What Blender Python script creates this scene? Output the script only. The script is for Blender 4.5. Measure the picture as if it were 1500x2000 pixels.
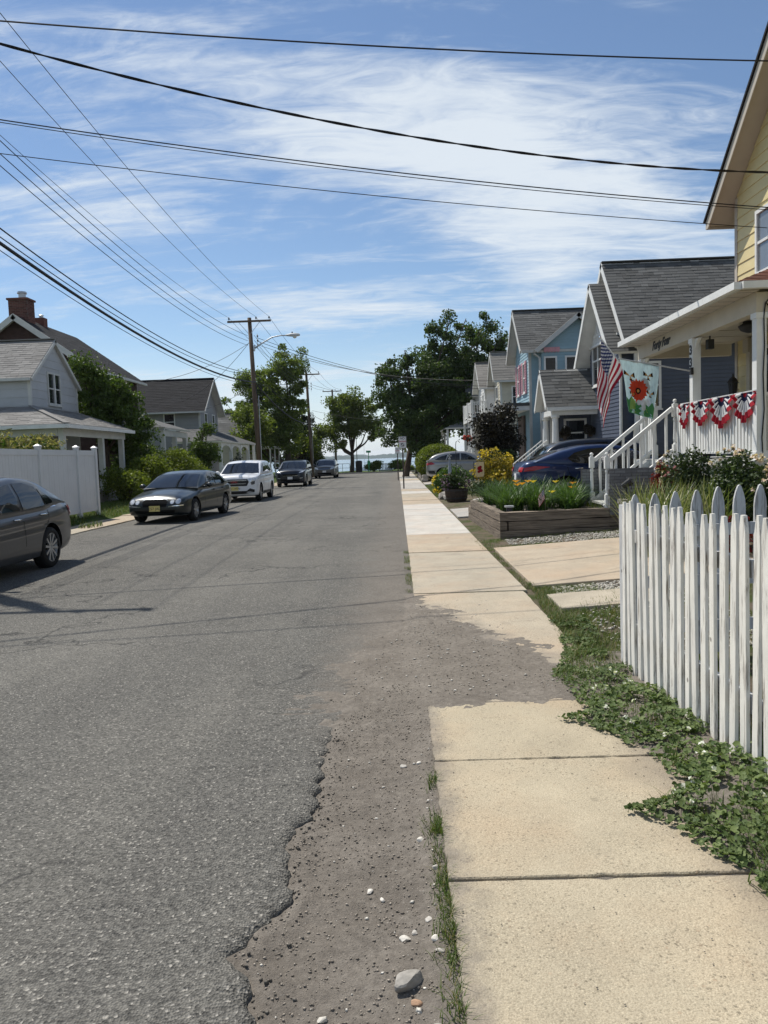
import bpy, bmesh, math, random
import numpy as np
from mathutils import Vector, Matrix
from mathutils.bvhtree import BVHTree
from mathutils.geometry import tessellate_polygon

for _o in list(bpy.data.objects):
    bpy.data.objects.remove(_o)
random.seed(7)
rng = np.random.default_rng(7)
scene = bpy.context.scene
col = scene.collection
R = math.radians

# ------------------------------------------------------------------ camera
# x runs across the street, y along it (towards the water), z up; metres.
cam_d = bpy.data.cameras.new('camera')
cam = bpy.data.objects.new('camera', cam_d)
col.objects.link(cam)
cam_d.sensor_fit = 'VERTICAL'
cam_d.sensor_height = 24.0
cam_d.lens = 18.0
cam_d.clip_start = 0.05
cam_d.clip_end = 20000.0
_p, _y, _r = R(4.043), R(1.132), R(2.0)
_f = Vector((-math.sin(_y) * math.cos(_p), math.cos(_y) * math.cos(_p), -math.sin(_p)))
_rt = Vector((math.cos(_y), math.sin(_y), 0))
_up = _rt.cross(_f)
_r2 = _rt * math.cos(_r) - _up * math.sin(_r)
_u2 = _rt * math.sin(_r) + _up * math.cos(_r)
cam.matrix_world = Matrix(((_r2.x, _u2.x, -_f.x, 0), (_r2.y, _u2.y, -_f.y, 0), (_r2.z, _u2.z, -_f.z, 1.6), (0, 0, 0, 1)))
scene.camera = cam

# ------------------------------------------------------------------ sun, sky, exposure
SUN_DIR = Vector((0.42, -0.40, -1.0)).normalized()
sun_d = bpy.data.lights.new('sun', 'SUN')
sun = bpy.data.objects.new('sun', sun_d)
col.objects.link(sun)
sun_d.energy = 4.8
sun_d.angle = R(0.53)
sun_d.color = (1.0, 0.95, 0.87)
sun.rotation_euler = SUN_DIR.to_track_quat('-Z', 'Y').to_euler()
sun.location = (-20, 30, 60)

world = bpy.data.worlds.new('World')
scene.world = world
world.use_nodes = True
_nt = world.node_tree
for n in list(_nt.nodes):
    _nt.nodes.remove(n)


def wn(t, **kw):
    n = _nt.nodes.new(t)
    for k, v in kw.items():
        setattr(n, k, v)
    return n


def wl(a, b):
    _nt.links.new(a, b)


def wmath(op, a, b=None, clamp=False):
    n = wn('ShaderNodeMath', operation=op, use_clamp=clamp)
    for i, v in enumerate((a, b)):
        if v is None:
            continue
        if isinstance(v, (int, float)):
            n.inputs[i].default_value = v
        else:
            wl(v, n.inputs[i])
    return n.outputs[0]


w_out = wn('ShaderNodeOutputWorld')
w_bg = wn('ShaderNodeBackground')
w_sky = wn('ShaderNodeTexSky', sky_type='NISHITA')
w_sky.sun_disc = False
w_sky.sun_elevation = math.asin(-SUN_DIR.z)
w_sky.sun_rotation = math.atan2(-SUN_DIR.x, -SUN_DIR.y)
w_sky.altitude = 0
w_sky.air_density = 1.0
w_sky.dust_density = 0.1
w_sky.ozone_density = 3.0
w_bg.inputs['Strength'].default_value = 0.105
# thin cirrus: noise on a flat layer high above, stretched along the wind
w_tc = wn('ShaderNodeTexCoord')
w_sep = wn('ShaderNodeSeparateXYZ')
wl(w_tc.outputs['Generated'], w_sep.inputs[0])
_zc = wmath('MAXIMUM', w_sep.outputs['Z'], 0.0)
_den = wmath('ADD', _zc, 0.22)
_cx = wmath('DIVIDE', w_sep.outputs['X'], _den)
_cy = wmath('DIVIDE', w_sep.outputs['Y'], _den)
w_com = wn('ShaderNodeCombineXYZ')
wl(_cx, w_com.inputs[0])
wl(_cy, w_com.inputs[1])


def wnoise(loc, rot, scale, nscale, detail, rough, dist):
    m = wn('ShaderNodeMapping')
    m.inputs['Location'].default_value = loc
    m.inputs['Rotation'].default_value = (0, 0, R(rot))
    m.inputs['Scale'].default_value = scale
    wl(w_com.outputs[0], m.inputs['Vector'])
    n = wn('ShaderNodeTexNoise')
    n.inputs['Scale'].default_value = nscale
    n.inputs['Detail'].default_value = detail
    n.inputs['Roughness'].default_value = rough
    n.inputs['Distortion'].default_value = dist
    wl(m.outputs[0], n.inputs['Vector'])
    return n.outputs['Fac']


def wramp(fac, a, b, lo=0.0, hi=1.0):
    n = wn('ShaderNodeMapRange', interpolation_type='SMOOTHSTEP')
    n.inputs['From Min'].default_value = a
    n.inputs['From Max'].default_value = b
    n.inputs['To Min'].default_value = lo
    n.inputs['To Max'].default_value = hi
    wl(fac, n.inputs['Value'])
    return n.outputs[0]


SKY_A, SKY_B, SKY_C = (8.2, 6.2, 0), (6.9, 8.1, 0), (5.0, 2.0, 0)
c_big = wnoise(SKY_A, 45, (0.8, 1.4, 1), 0.85, 2.5, 0.5, 0.4)
c_str = wnoise(SKY_B, 52, (0.55, 1.9, 1), 1.7, 10.0, 0.60, 1.1)
c_fine = wnoise(SKY_C, 46, (0.9, 3.0, 1), 5.0, 9.0, 0.66, 1.5)
_m = wmath('ADD', wmath('MULTIPLY', c_big, 1.0), wmath('ADD', wmath('MULTIPLY', c_str, 0.76), wmath('MULTIPLY', c_fine, 0.36)))
c_mask = wramp(_m, 0.98, 1.30, 0.0, 0.94)
c_low = wramp(w_sep.outputs['Z'], -0.02, 0.17, 0.80, 0.0)
c_all = wmath('SUBTRACT', 1.0, wmath('MULTIPLY', wmath('SUBTRACT', 1.0, c_mask), wmath('SUBTRACT', 1.0, c_low)), clamp=True)
w_mix = wn('ShaderNodeMix', data_type='RGBA')
wl(c_all, w_mix.inputs['Factor'])
wl(w_sky.outputs[0], w_mix.inputs['A'])
w_mix.inputs['B'].default_value = (6.7, 7.3, 7.9, 1)
wl(w_mix.outputs['Result'], w_bg.inputs['Color'])
wl(w_bg.outputs[0], w_out.inputs[0])

scene.view_settings.view_transform = 'Standard'
scene.view_settings.look = 'None'
scene.view_settings.exposure = 0.14
scene.view_settings.gamma = 1.0
scene.view_settings.use_curve_mapping = False
scene.cycles.max_bounces = 6
scene.cycles.transparent_max_bounces = 6

# ------------------------------------------------------------------ materials


class NT:
    def __init__(s, name):
        s.m = bpy.data.materials.new(name)
        s.m.use_nodes = True
        s.t = s.m.node_tree
        s.b = s.t.nodes['Principled BSDF']
        s.out = s.t.nodes['Material Output']

    def n(s, t, **kw):
        n = s.t.nodes.new(t)
        for k, v in kw.items():
            setattr(n, k, v)
        return n

    def l(s, a, b):
        s.t.links.new(a, b)

    def pos(s):
        return s.n('ShaderNodeNewGeometry').outputs['Position']

    def noise(s, scale, detail=4, rough=0.55, vec=None, stretch=None, dist=0.0):
        n = s.n('ShaderNodeTexNoise')
        n.inputs['Scale'].default_value = scale
        n.inputs['Detail'].default_value = detail
        n.inputs['Roughness'].default_value = rough
        n.inputs['Distortion'].default_value = dist
        v = vec or s.pos()
        if stretch:
            mp = s.n('ShaderNodeMapping')
            mp.inputs['Scale'].default_value = stretch
            s.l(v, mp.inputs['Vector'])
            v = mp.outputs[0]
        s.l(v, n.inputs['Vector'])
        return n.outputs['Fac']

    def voro(s, scale, feature='F1', out='Distance', vec=None):
        n = s.n('ShaderNodeTexVoronoi', feature=feature)
        n.inputs['Scale'].default_value = scale
        s.l(vec or s.pos(), n.inputs['Vector'])
        return n.outputs[out]

    def ramp(s, fac, a, b, lo=0.0, hi=1.0, smooth=False):
        n = s.n('ShaderNodeMapRange')
        if smooth:
            n.interpolation_type = 'SMOOTHSTEP'
        n.inputs['From Min'].default_value = a
        n.inputs['From Max'].default_value = b
        n.inputs['To Min'].default_value = lo
        n.inputs['To Max'].default_value = hi
        s.l(fac, n.inputs['Value'])
        return n.outputs[0]

    def math(s, op, a, b=None, clamp=False):
        n = s.n('ShaderNodeMath', operation=op, use_clamp=clamp)
        for i, v in enumerate((a, b)):
            if v is None:
                continue
            if isinstance(v, (int, float)):
                n.inputs[i].default_value = v
            else:
                s.l(v, n.inputs[i])
        return n.outputs[0]

    def mix(s, fac, a, b, blend='MIX'):
        n = s.n('ShaderNodeMix', data_type='RGBA', blend_type=blend)
        for nm, v in (('Factor', fac), ('A', a), ('B', b)):
            if isinstance(v, (int, float)):
                n.inputs[nm].default_value = v
            elif isinstance(v, tuple):
                n.inputs[nm].default_value = (*v[:3], 1)
            else:
                s.l(v, n.inputs[nm])
        return n.outputs['Result']

    def bump(s, h, strength=0.3, dist=0.01):
        n = s.n('ShaderNodeBump')
        n.inputs['Strength'].default_value = strength
        n.inputs['Distance'].default_value = dist
        s.l(h, n.inputs['Height'])
        s.l(n.outputs[0], s.b.inputs['Normal'])
        return n

    def rand(s):
        g = s.n('ShaderNodeNewGeometry').outputs['Random Per Island']
        o = s.n('ShaderNodeObjectInfo').outputs['Random']
        return s.math('FRACT', s.math('ADD', g, o))

    def col(s, c):
        if isinstance(c, tuple):
            s.b.inputs['Base Color'].default_value = (*c[:3], 1)
        else:
            s.l(c, s.b.inputs['Base Color'])

    def set(s, rough=0.6, spec=0.5, metal=0.0, coat=0.0):
        s.b.inputs['Roughness'].default_value = rough
        s.b.inputs['Specular IOR Level'].default_value = spec
        s.b.inputs['Metallic'].default_value = metal
        if coat:
            s.b.inputs['Coat Weight'].default_value = coat
            s.b.inputs['Coat Roughness'].default_value = 0.03
        return s.m


def mul(c, k):
    return tuple(x * k for x in c)


def simple(name, c, rough=0.6, spec=0.4, metal=0.0, var=0.12, nscale=6.0, rnd=0.0, bump=None, stretch=None, coat=0.0):
    """Plain painted or natural surface: patchy colour noise, optional random tint per piece, fine relief."""
    t = NT(name)
    f = t.noise(nscale, 5, 0.6, stretch=stretch)
    cc = t.mix(t.ramp(f, 0.3, 0.7), mul(c, 1 - var), mul(c, 1 + var))
    if rnd:
        cc = t.mix(t.ramp(t.rand(), 0, 1), t.mix(1.0, cc, (1 - rnd,) * 3, 'MULTIPLY'), t.mix(1.0, cc, (1 + rnd,) * 3, 'MULTIPLY'))
    t.col(cc)
    if bump:
        t.bump(t.noise(bump[0], 5, 0.6, stretch=stretch), bump[1], bump[2])
    return t.set(rough, spec, metal, coat)


def leafmat(name, c1, c2, rough=0.5, trans=0.35, tip=None):
    t = NT(name)
    rv = t.rand()
    f = t.noise(0.9, 3)
    cc = t.mix(rv, c1, c2)
    cc = t.mix(t.ramp(f, 0.35, 0.65), t.mix(1.0, cc, (0.78,) * 3, 'MULTIPLY'), cc)
    if tip:
        cc = t.mix(t.ramp(t.math('FRACT', t.math('MULTIPLY', rv, 7.31)), 0.80, 0.86), cc, tip)
    t.col(cc)
    t.set(rough, 0.35)
    tr = t.n('ShaderNodeBsdfTranslucent')
    t.l(t.mix(1.0, cc, (1.25, 1.35, 0.7), 'MULTIPLY'), tr.inputs['Color'])
    mx = t.n('ShaderNodeMixShader')
    mx.inputs[0].default_value = trans
    t.l(t.b.outputs[0], mx.inputs[1])
    t.l(tr.outputs[0], mx.inputs[2])
    t.l(mx.outputs[0], t.out.inputs[0])
    return t.m


# ------------------------------------------------------------------ mesh and object helpers
WLOC = {}


def tag(o, label=None, cat=None, group=None, kind=None):
    if label:
        o['label'] = label
    if cat:
        o['category'] = cat
    if group:
        o['group'] = group
    if kind:
        o['kind'] = kind
    return o


def thing(name, label, cat, loc=(0, 0, 0), rotz=0.0, group=None):
    o = bpy.data.objects.new(name, None)
    o.empty_display_size = 0.2
    col.objects.link(o)
    o.location = loc
    o.rotation_euler = (0, 0, rotz)
    WLOC[o.name] = Vector(loc)
    return tag(o, label, cat, group)


def link(name, me, parent=None, loc=None):
    o = bpy.data.objects.new(name, me)
    col.objects.link(o)
    if parent is not None:
        o.parent = parent
        WLOC[o.name] = WLOC[parent.name]
    else:
        WLOC[o.name] = Vector((0, 0, 0))
    if loc is not None:
        o.location = loc
    return o


class MB:
    """Collects faces; build() links them as one mesh object (world coordinates; the parent's base is subtracted)."""

    def __init__(s):
        s.v = []
        s.f = []
        s.m = []

    def poly(s, pts, mi=0):
        b = len(s.v)
        s.v += [tuple(p) for p in pts]
        s.f.append(tuple(range(b, b + len(pts))))
        s.m.append(mi)
        return s

    def hexa(s, p, mi=0):
        """p: 8 points, bottom ring 0-3 counter-clockwise from above, top ring 4-7."""
        b = len(s.v)
        s.v += [tuple(q) for q in p]
        for f in ((3, 2, 1, 0), (4, 5, 6, 7), (0, 1, 5, 4), (1, 2, 6, 5), (2, 3, 7, 6), (3, 0, 4, 7)):
            s.f.append(tuple(b + i for i in f))
            s.m.append(mi)
        return s

    def box(s, x0, x1, y0, y1, z0, z1, mi=0):
        x0, x1 = min(x0, x1), max(x0, x1)
        y0, y1 = min(y0, y1), max(y0, y1)
        return s.hexa([(x0, y0, z0), (x1, y0, z0), (x1, y1, z0), (x0, y1, z0), (x0, y0, z1), (x1, y0, z1), (x1, y1, z1), (x0, y1, z1)], mi)

    def bar(s, a, b, w, h, up=(0, 0, 1), mi=0):
        """Rectangular bar from a to b, w across, h along up."""
        a, b = Vector(a), Vector(b)
        d = (b - a).normalized()
        u = Vector(up)
        sd = d.cross(u)
        if sd.length < 1e-6:
            sd = d.cross(Vector((1, 0, 0)))
        sd.normalize()
        u = sd.cross(d).normalized()
        sd = sd * (w / 2)
        u = u * (h / 2)
        return s.hexa([a - sd - u, a + sd - u, b + sd - u, b - sd - u, a - sd + u, a + sd + u, b + sd + u, b - sd + u], mi)

    def prism(s, pts, ext, mi=0, mi_cap=None):
        b = len(s.v)
        n = len(pts)
        e = Vector(ext)
        s.v += [tuple(p) for p in pts] + [tuple(Vector(p) + e) for p in pts]
        s.f.append(tuple(range(b + n - 1, b - 1, -1)))
        s.f.append(tuple(range(b + n, b + 2 * n)))
        s.m += [mi if mi_cap is None else mi_cap] * 2
        for i in range(n):
            j = (i + 1) % n
            s.f.append((b + i, b + j, b + n + j, b + n + i))
            s.m.append(mi)
        return s

    def tube(s, pts, rad, n=8, mi=0, cap=True):
        pts = [Vector(p) for p in pts]
        k = len(pts)
        if isinstance(rad, (int, float)):
            rad = [rad] * k
        b = len(s.v)
        ref = None
        for i, p in enumerate(pts):
            d = (pts[min(i + 1, k - 1)] - pts[max(i - 1, 0)]).normalized()
            if ref is None:
                ref = d.orthogonal().normalized()
            a = (ref - d * ref.dot(d))
            if a.length < 1e-5:
                a = d.orthogonal()
            a.normalize()
            ref = a
            c = d.cross(a)
            for j in range(n):
                t = 2 * math.pi * j / n
                s.v.append(tuple(p + (a * math.cos(t) + c * math.sin(t)) * rad[i]))
        for i in range(k - 1):
            for j in range(n):
                jj = (j + 1) % n
                s.f.append((b + i * n + j, b + i * n + jj, b + (i + 1) * n + jj, b + (i + 1) * n + j))
                s.m.append(mi)
        if cap:
            s.f.append(tuple(b + j for j in range(n - 1, -1, -1)))
            s.f.append(tuple(b + (k - 1) * n + j for j in range(n)))
            s.m += [mi, mi]
        return s

    def lathe(s, prof, c, n=16, axis='z', mi=0, cap=True):
        """prof: (radius, height) pairs about an axis through c."""
        b = len(s.v)
        c = Vector(c)
        for r, h in prof:
            for j in range(n):
                t = 2 * math.pi * j / n
                u, w = r * math.cos(t), r * math.sin(t)
                q = {'z': (u, w, h), 'y': (u, h, w), 'x': (h, u, w)}[axis]
                s.v.append(tuple(c + Vector(q)))
        for i in range(len(prof) - 1):
            for j in range(n):
                jj = (j + 1) % n
                f = (b + i * n + j, b + i * n + jj, b + (i + 1) * n + jj, b + (i + 1) * n + j)
                s.f.append(f if axis != 'y' else f[::-1])
                s.m.append(mi)
        for i, fl in ((0, True), (len(prof) - 1, False)):
            if cap and prof[i][0] > 1e-4:
                f = tuple(b + i * n + j for j in range(n))
                if fl != (axis == 'y'):
                    f = f[::-1]
                s.f.append(f)
                s.m.append(mi)
        return s

    def mesh(s, name, mats, off=None, smooth=False):
        me = bpy.data.meshes.new(name)
        v = np.array(s.v, dtype=float).reshape(-1, 3)
        if off is not None:
            v = v - np.array(off)
        me.from_pydata(v.tolist(), [], s.f)
        if not isinstance(mats, (list, tuple)):
            mats = [mats]
        for m in mats:
            me.materials.append(m)
        if len(mats) > 1:
            me.polygons.foreach_set('material_index', s.m)
        if smooth:
            me.polygons.foreach_set('use_smooth', [True] * len(s.f))
        me.update()
        return me

    def build(s, name, mats, parent=None, smooth=False, local=False):
        off = None if (parent is None or local) else WLOC[parent.name]
        return link(name, s.mesh(name, mats, off, smooth), parent)


def sharp(o, ang=35):
    me = o.data
    bm = bmesh.new()
    bm.from_mesh(me)
    for e in bm.edges:
        if len(e.link_faces) == 2 and e.calc_face_angle(0) > R(ang):
            e.smooth = False
    bm.to_mesh(me)
    bm.free()
    return o


def bigmesh(name, V, F, mats, parent=None, smooth=False, mi=None):
    """Fast mesh from arrays: V (n,3), F (m,k) all faces with k corners."""
    V = np.asarray(V, dtype=np.float32)
    F = np.asarray(F, dtype=np.int32)
    if parent is not None:
        V = V - np.array(WLOC[parent.name], dtype=np.float32)
    me = bpy.data.meshes.new(name)
    me.vertices.add(len(V))
    me.vertices.foreach_set('co', V.ravel())
    k = F.shape[1]
    me.loops.add(F.size)
    me.loops.foreach_set('vertex_index', F.ravel())
    me.polygons.add(len(F))
    me.polygons.foreach_set('loop_start', np.arange(0, F.size, k, dtype=np.int32))
    if not isinstance(mats, (list, tuple)):
        mats = [mats]
    for m in mats:
        me.materials.append(m)
    if mi is not None:
        me.polygons.foreach_set('material_index', np.asarray(mi, dtype=np.int32))
    if smooth:
        me.polygons.foreach_set('use_smooth', np.ones(len(F), dtype=bool))
    me.update(calc_edges=True)
    return link(name, me, parent)


def unit(a):
    return a / np.maximum(np.linalg.norm(a, axis=1, keepdims=True), 1e-9)


def leaves_arrays(P, size, aspect=0.6, up=0.4, out=None, fold=0.25):
    """Two-triangle folded leaves (4 verts each, 2 tris) at points P with sizes 'size' (array)."""
    n = len(P)
    nrm = rng.normal(size=(n, 3))
    nrm[:, 2] += up * 2
    if out is not None:
        nrm += out
    nrm = unit(nrm)
    a = unit(np.cross(nrm, rng.normal(size=(n, 3))))
    b = np.cross(nrm, a)
    L = (size * (0.7 + 0.6 * rng.random(n)))[:, None]
    W = L * aspect
    V = np.empty((n, 4, 3))
    V[:, 0] = P - a * L * 0.5
    V[:, 1] = P + b * W * 0.5 + nrm * L * fold
    V[:, 2] = P + a * L * 0.5
    V[:, 3] = P - b * W * 0.5 + nrm * L * fold
    base = (np.arange(n) * 4)[:, None]
    F = np.concatenate([base + np.array([[0, 1, 2]]), base + np.array([[0, 2, 3]])], axis=1).reshape(-1, 3)
    return V.reshape(-1, 3), F


def leafcloud(name, P, size, mat, parent=None, aspect=0.6, up=0.4, fold=0.25, out=None):
    P = np.asarray(P)
    if not hasattr(size, '__len__'):
        size = np.full(len(P), size)
    V, F = leaves_arrays(P, size, aspect, up, out, fold)
    return bigmesh(name, V, F, mat, parent)


def blob_points(n, c, r, shell=0.5):
    d = unit(rng.normal(size=(n, 3)))
    q = shell + (1 - shell) * rng.random(n)
    return np.array(c) + d * q[:, None] * np.array(r)


def tree(name, label, base, trunk_h, trunk_r, blobs, nclump, nleaf, leaf, mat_leaf, mat_bark, clump_r=0.6, lean=(0, 0), cat='tree', group=None, nlimb=5, aspect=0.65, up=0.3, fork=None):
    """Tapered trunk, limbs that reach out to leaf clumps spread through several lobes (centre, radii)."""
    root = thing(name, label, cat, base, group=group)
    base = Vector(base)
    top = base + Vector((lean[0], lean[1], trunk_h))
    vol = np.array([b[1][0] * b[1][1] * b[1][2] for b in blobs])
    cnt = np.maximum((vol / vol.sum() * nclump).astype(int), 2)
    cl = np.concatenate([blob_points(k, b[0], b[1], 0.35) for k, b in zip(cnt, blobs)])
    wood = MB()
    mid = base.lerp(top, 0.5) + Vector((random.uniform(-1, 1), random.uniform(-1, 1), 0)) * trunk_r * 0.8
    wood.tube([base - Vector((0, 0, 0.1)), base + Vector((0, 0, trunk_h * 0.06)), mid, top], [trunk_r * 1.45, trunk_r * 1.08, trunk_r * 0.9, trunk_r * 0.72], 9)
    # main limbs
    limbs = []
    for b in blobs:
        c = Vector(b[0])
        for k in range(max(1, nlimb // len(blobs))):
            st = base.lerp(top, random.uniform(0.82, 1.0))
            en = c + Vector((random.uniform(-.5, .5) * b[1][0], random.uniform(-.5, .5) * b[1][1], random.uniform(-.1, .55) * b[1][2]))
            m1 = st.lerp(en, 0.45) + Vector((0, 0, -0.08 * (en - st).length)) + Vector((random.uniform(-.3, .3), random.uniform(-.3, .3), 0))
            wood.tube([st, m1, en], [trunk_r * 0.55, trunk_r * 0.34, trunk_r * 0.12], 6)
            limbs += [m1, m1.lerp(en, 0.5), en, st.lerp(m1, 0.6)]
    la = np.array([tuple(p) for p in limbs])
    for p in cl[:: max(1, len(cl) // 70)]:
        d = np.linalg.norm(la - p, axis=1)
        q = Vector(la[int(d.argmin())])
        e = Vector(p)
        wood.tube([q, q.lerp(e, 0.5) + Vector((0, 0, -0.05)), e], [trunk_r * 0.16, trunk_r * 0.10, trunk_r * 0.04], 4, cap=False)
    wood.build('trunk', mat_bark, root, smooth=True)
    k = nleaf // len(cl)
    P = np.repeat(cl, k, axis=0)
    rr = clump_r * (0.55 + 0.9 * rng.random(len(cl)))
    P = P + rng.normal(size=P.shape).clip(-1.7, 1.7) * np.repeat(rr, k)[:, None] * np.array([0.5, 0.5, 0.38])
    leafcloud('crown', P, leaf, mat_leaf, root, aspect, up)
    return root


def ball_bush(name, label, base, radii, n, leaf, mat_leaf, cat='shrub', group=None, mat_stem=None, lobes=9, dens=0.45, flower=None, up=0.3, aspect=0.6, hang=0.0):
    """Shrub: several stems and an uneven leaf mass; flower = (material, count, size)."""
    root = thing(name, label, cat, base, group=group)
    bx, by, bz = base
    rx, ry, rz = radii
    c = (bx, by, bz + rz * 0.95)
    lob = blob_points(lobes, c, (rx * 0.62, ry * 0.62, rz * 0.6), 0.6)
    P = []
    per = n // (lobes + 1)
    for q in list(lob) + [c]:
        s = random.uniform(0.42, 0.62)
        P.append(blob_points(per, q, (rx * s, ry * s, rz * s), dens))
    P = np.concatenate(P)
    P = P[P[:, 2] > bz + 0.01]
    leafcloud('foliage', P, leaf, mat_leaf, root, aspect, up)
    st = MB()
    for q in lob:
        b0 = Vector((bx + random.uniform(-.15, .15) * rx, by + random.uniform(-.15, .15) * ry, bz - 0.03))
        st.tube([b0, b0.lerp(Vector(q), 0.5) + Vector((0, 0, 0.1 * rz)), Vector(q)], [0.022, 0.015, 0.006], 5)
    st.build('stem', mat_stem or M['bark'], root)
    if flower:
        fm, fn, fs = flower
        d = unit(P - np.array(c))
        outer = np.argsort(-np.linalg.norm((P - np.array(c)) / np.array(radii), axis=1))[: fn * 3]
        pick = rng.choice(outer, fn, replace=False)
        Q = P[pick] + d[pick] * leaf * 0.35
        # a flower: three leaves' worth of petals at one point
        QQ = np.repeat(Q, 4, axis=0) + rng.normal(size=(fn * 4, 3)) * fs * 0.15
        leafcloud('flowers', QQ, fs, fm, root, 0.8, 0.4)['kind'] = 'stuff'
    return root


def blades(name, P, length, width, mat, parent=None, lean=0.5, kind=None, seg=3, dirs=None, droop=0.6):
    """Grass or strap leaves: each blade a curved strip of 'seg' quads."""
    P = np.asarray(P, dtype=float)
    n = len(P)
    if not hasattr(length, '__len__'):
        length = length * (0.6 + 0.7 * rng.random(n))
    ang = rng.random(n) * 2 * math.pi if dirs is None else dirs
    d = np.stack([np.cos(ang), np.sin(ang), np.zeros(n)], 1)
    sd = np.stack([-np.sin(ang), np.cos(ang), np.zeros(n)], 1)
    ln = lean * (0.3 + rng.random(n))
    V = np.empty((n, (seg + 1) * 2, 3))
    for i in range(seg + 1):
        t = i / seg
        h = length * (t - droop * 0.5 * np.minimum(ln, 1.2) * t * t)
        o = length * ln * t * (0.4 + 0.6 * t)
        w = width * (1 - t ** 1.6) * 0.5 + width * 0.02
        c = P + d * o[:, None]
        c[:, 2] += h
        V[:, 2 * i] = c - sd * w
        V[:, 2 * i + 1] = c + sd * w
    base = (np.arange(n) * (seg + 1) * 2)[:, None]
    fs = [base + np.array([[2 * i, 2 * i + 1, 2 * i + 3, 2 * i + 2]]) for i in range(seg)]
    F = np.concatenate(fs, axis=1).reshape(-1, 4)
    o = bigmesh(name, V.reshape(-1, 3), F, mat, parent)
    if kind:
        o['kind'] = kind
    return o


def vnoise(x, y, s=1.0, seed=0):
    """Cheap smooth 2-D noise in -1..1 (numpy arrays or floats)."""
    x = np.asarray(x) * s + seed * 17.3
    y = np.asarray(y) * s + seed * 9.1
    return (np.sin(x * 1.7 + 1.3 * np.sin(y * 1.1)) + np.sin(y * 2.3 + 1.7 * np.sin(x * 0.9 + 2)) + 0.6 * np.sin(x * 4.1 + y * 3.3)) / 2.6


def text(name, body, size, mat, parent, loc, rot, extrude=0.003, shear=0.0, align='CENTER', offset=0.0):
    c = bpy.data.curves.new(name, 'FONT')
    c.body = body
    c.size = size
    c.extrude = extrude
    c.shear = shear
    c.offset = offset
    c.align_x = align
    c.align_y = 'CENTER'
    c.materials.append(mat)
    o = bpy.data.objects.new(name, c)
    col.objects.link(o)
    if parent is not None:
        o.parent = parent
        WLOC[o.name] = WLOC[parent.name]
        o.location = Vector(loc) - WLOC[parent.name] if not parent.get('localspace') else Vector(loc)
    else:
        o.location = loc
    o.rotation_euler = rot
    me = bpy.data.meshes.new_from_object(o)          # lettering as plain mesh
    m = bpy.data.objects.new(name, me)
    col.objects.link(m)
    m.parent, m.location, m.rotation_euler = o.parent, o.location, o.rotation_euler
    bpy.data.objects.remove(o)
    WLOC[m.name] = WLOC[parent.name] if parent is not None else Vector((0, 0, 0))
    return m

# ------------------------------------------------------------------ the material set
M = {}


def dirt_color(t):
    f = t.noise(3.0, 6, 0.65)
    g = t.noise(70, 6, 0.8)
    c = t.mix(t.ramp(f, 0.3, 0.7), (0.165, 0.145, 0.121), (0.248, 0.221, 0.187))
    c = t.mix(t.ramp(t.noise(26, 6, 0.75), 0.40, 0.62, 0.5, 0), c, (0.092, 0.080, 0.067))
    return t.mix(t.ramp(g, 0.58, 0.70, 0, 0.8), c, (0.38, 0.34, 0.29))


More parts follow.
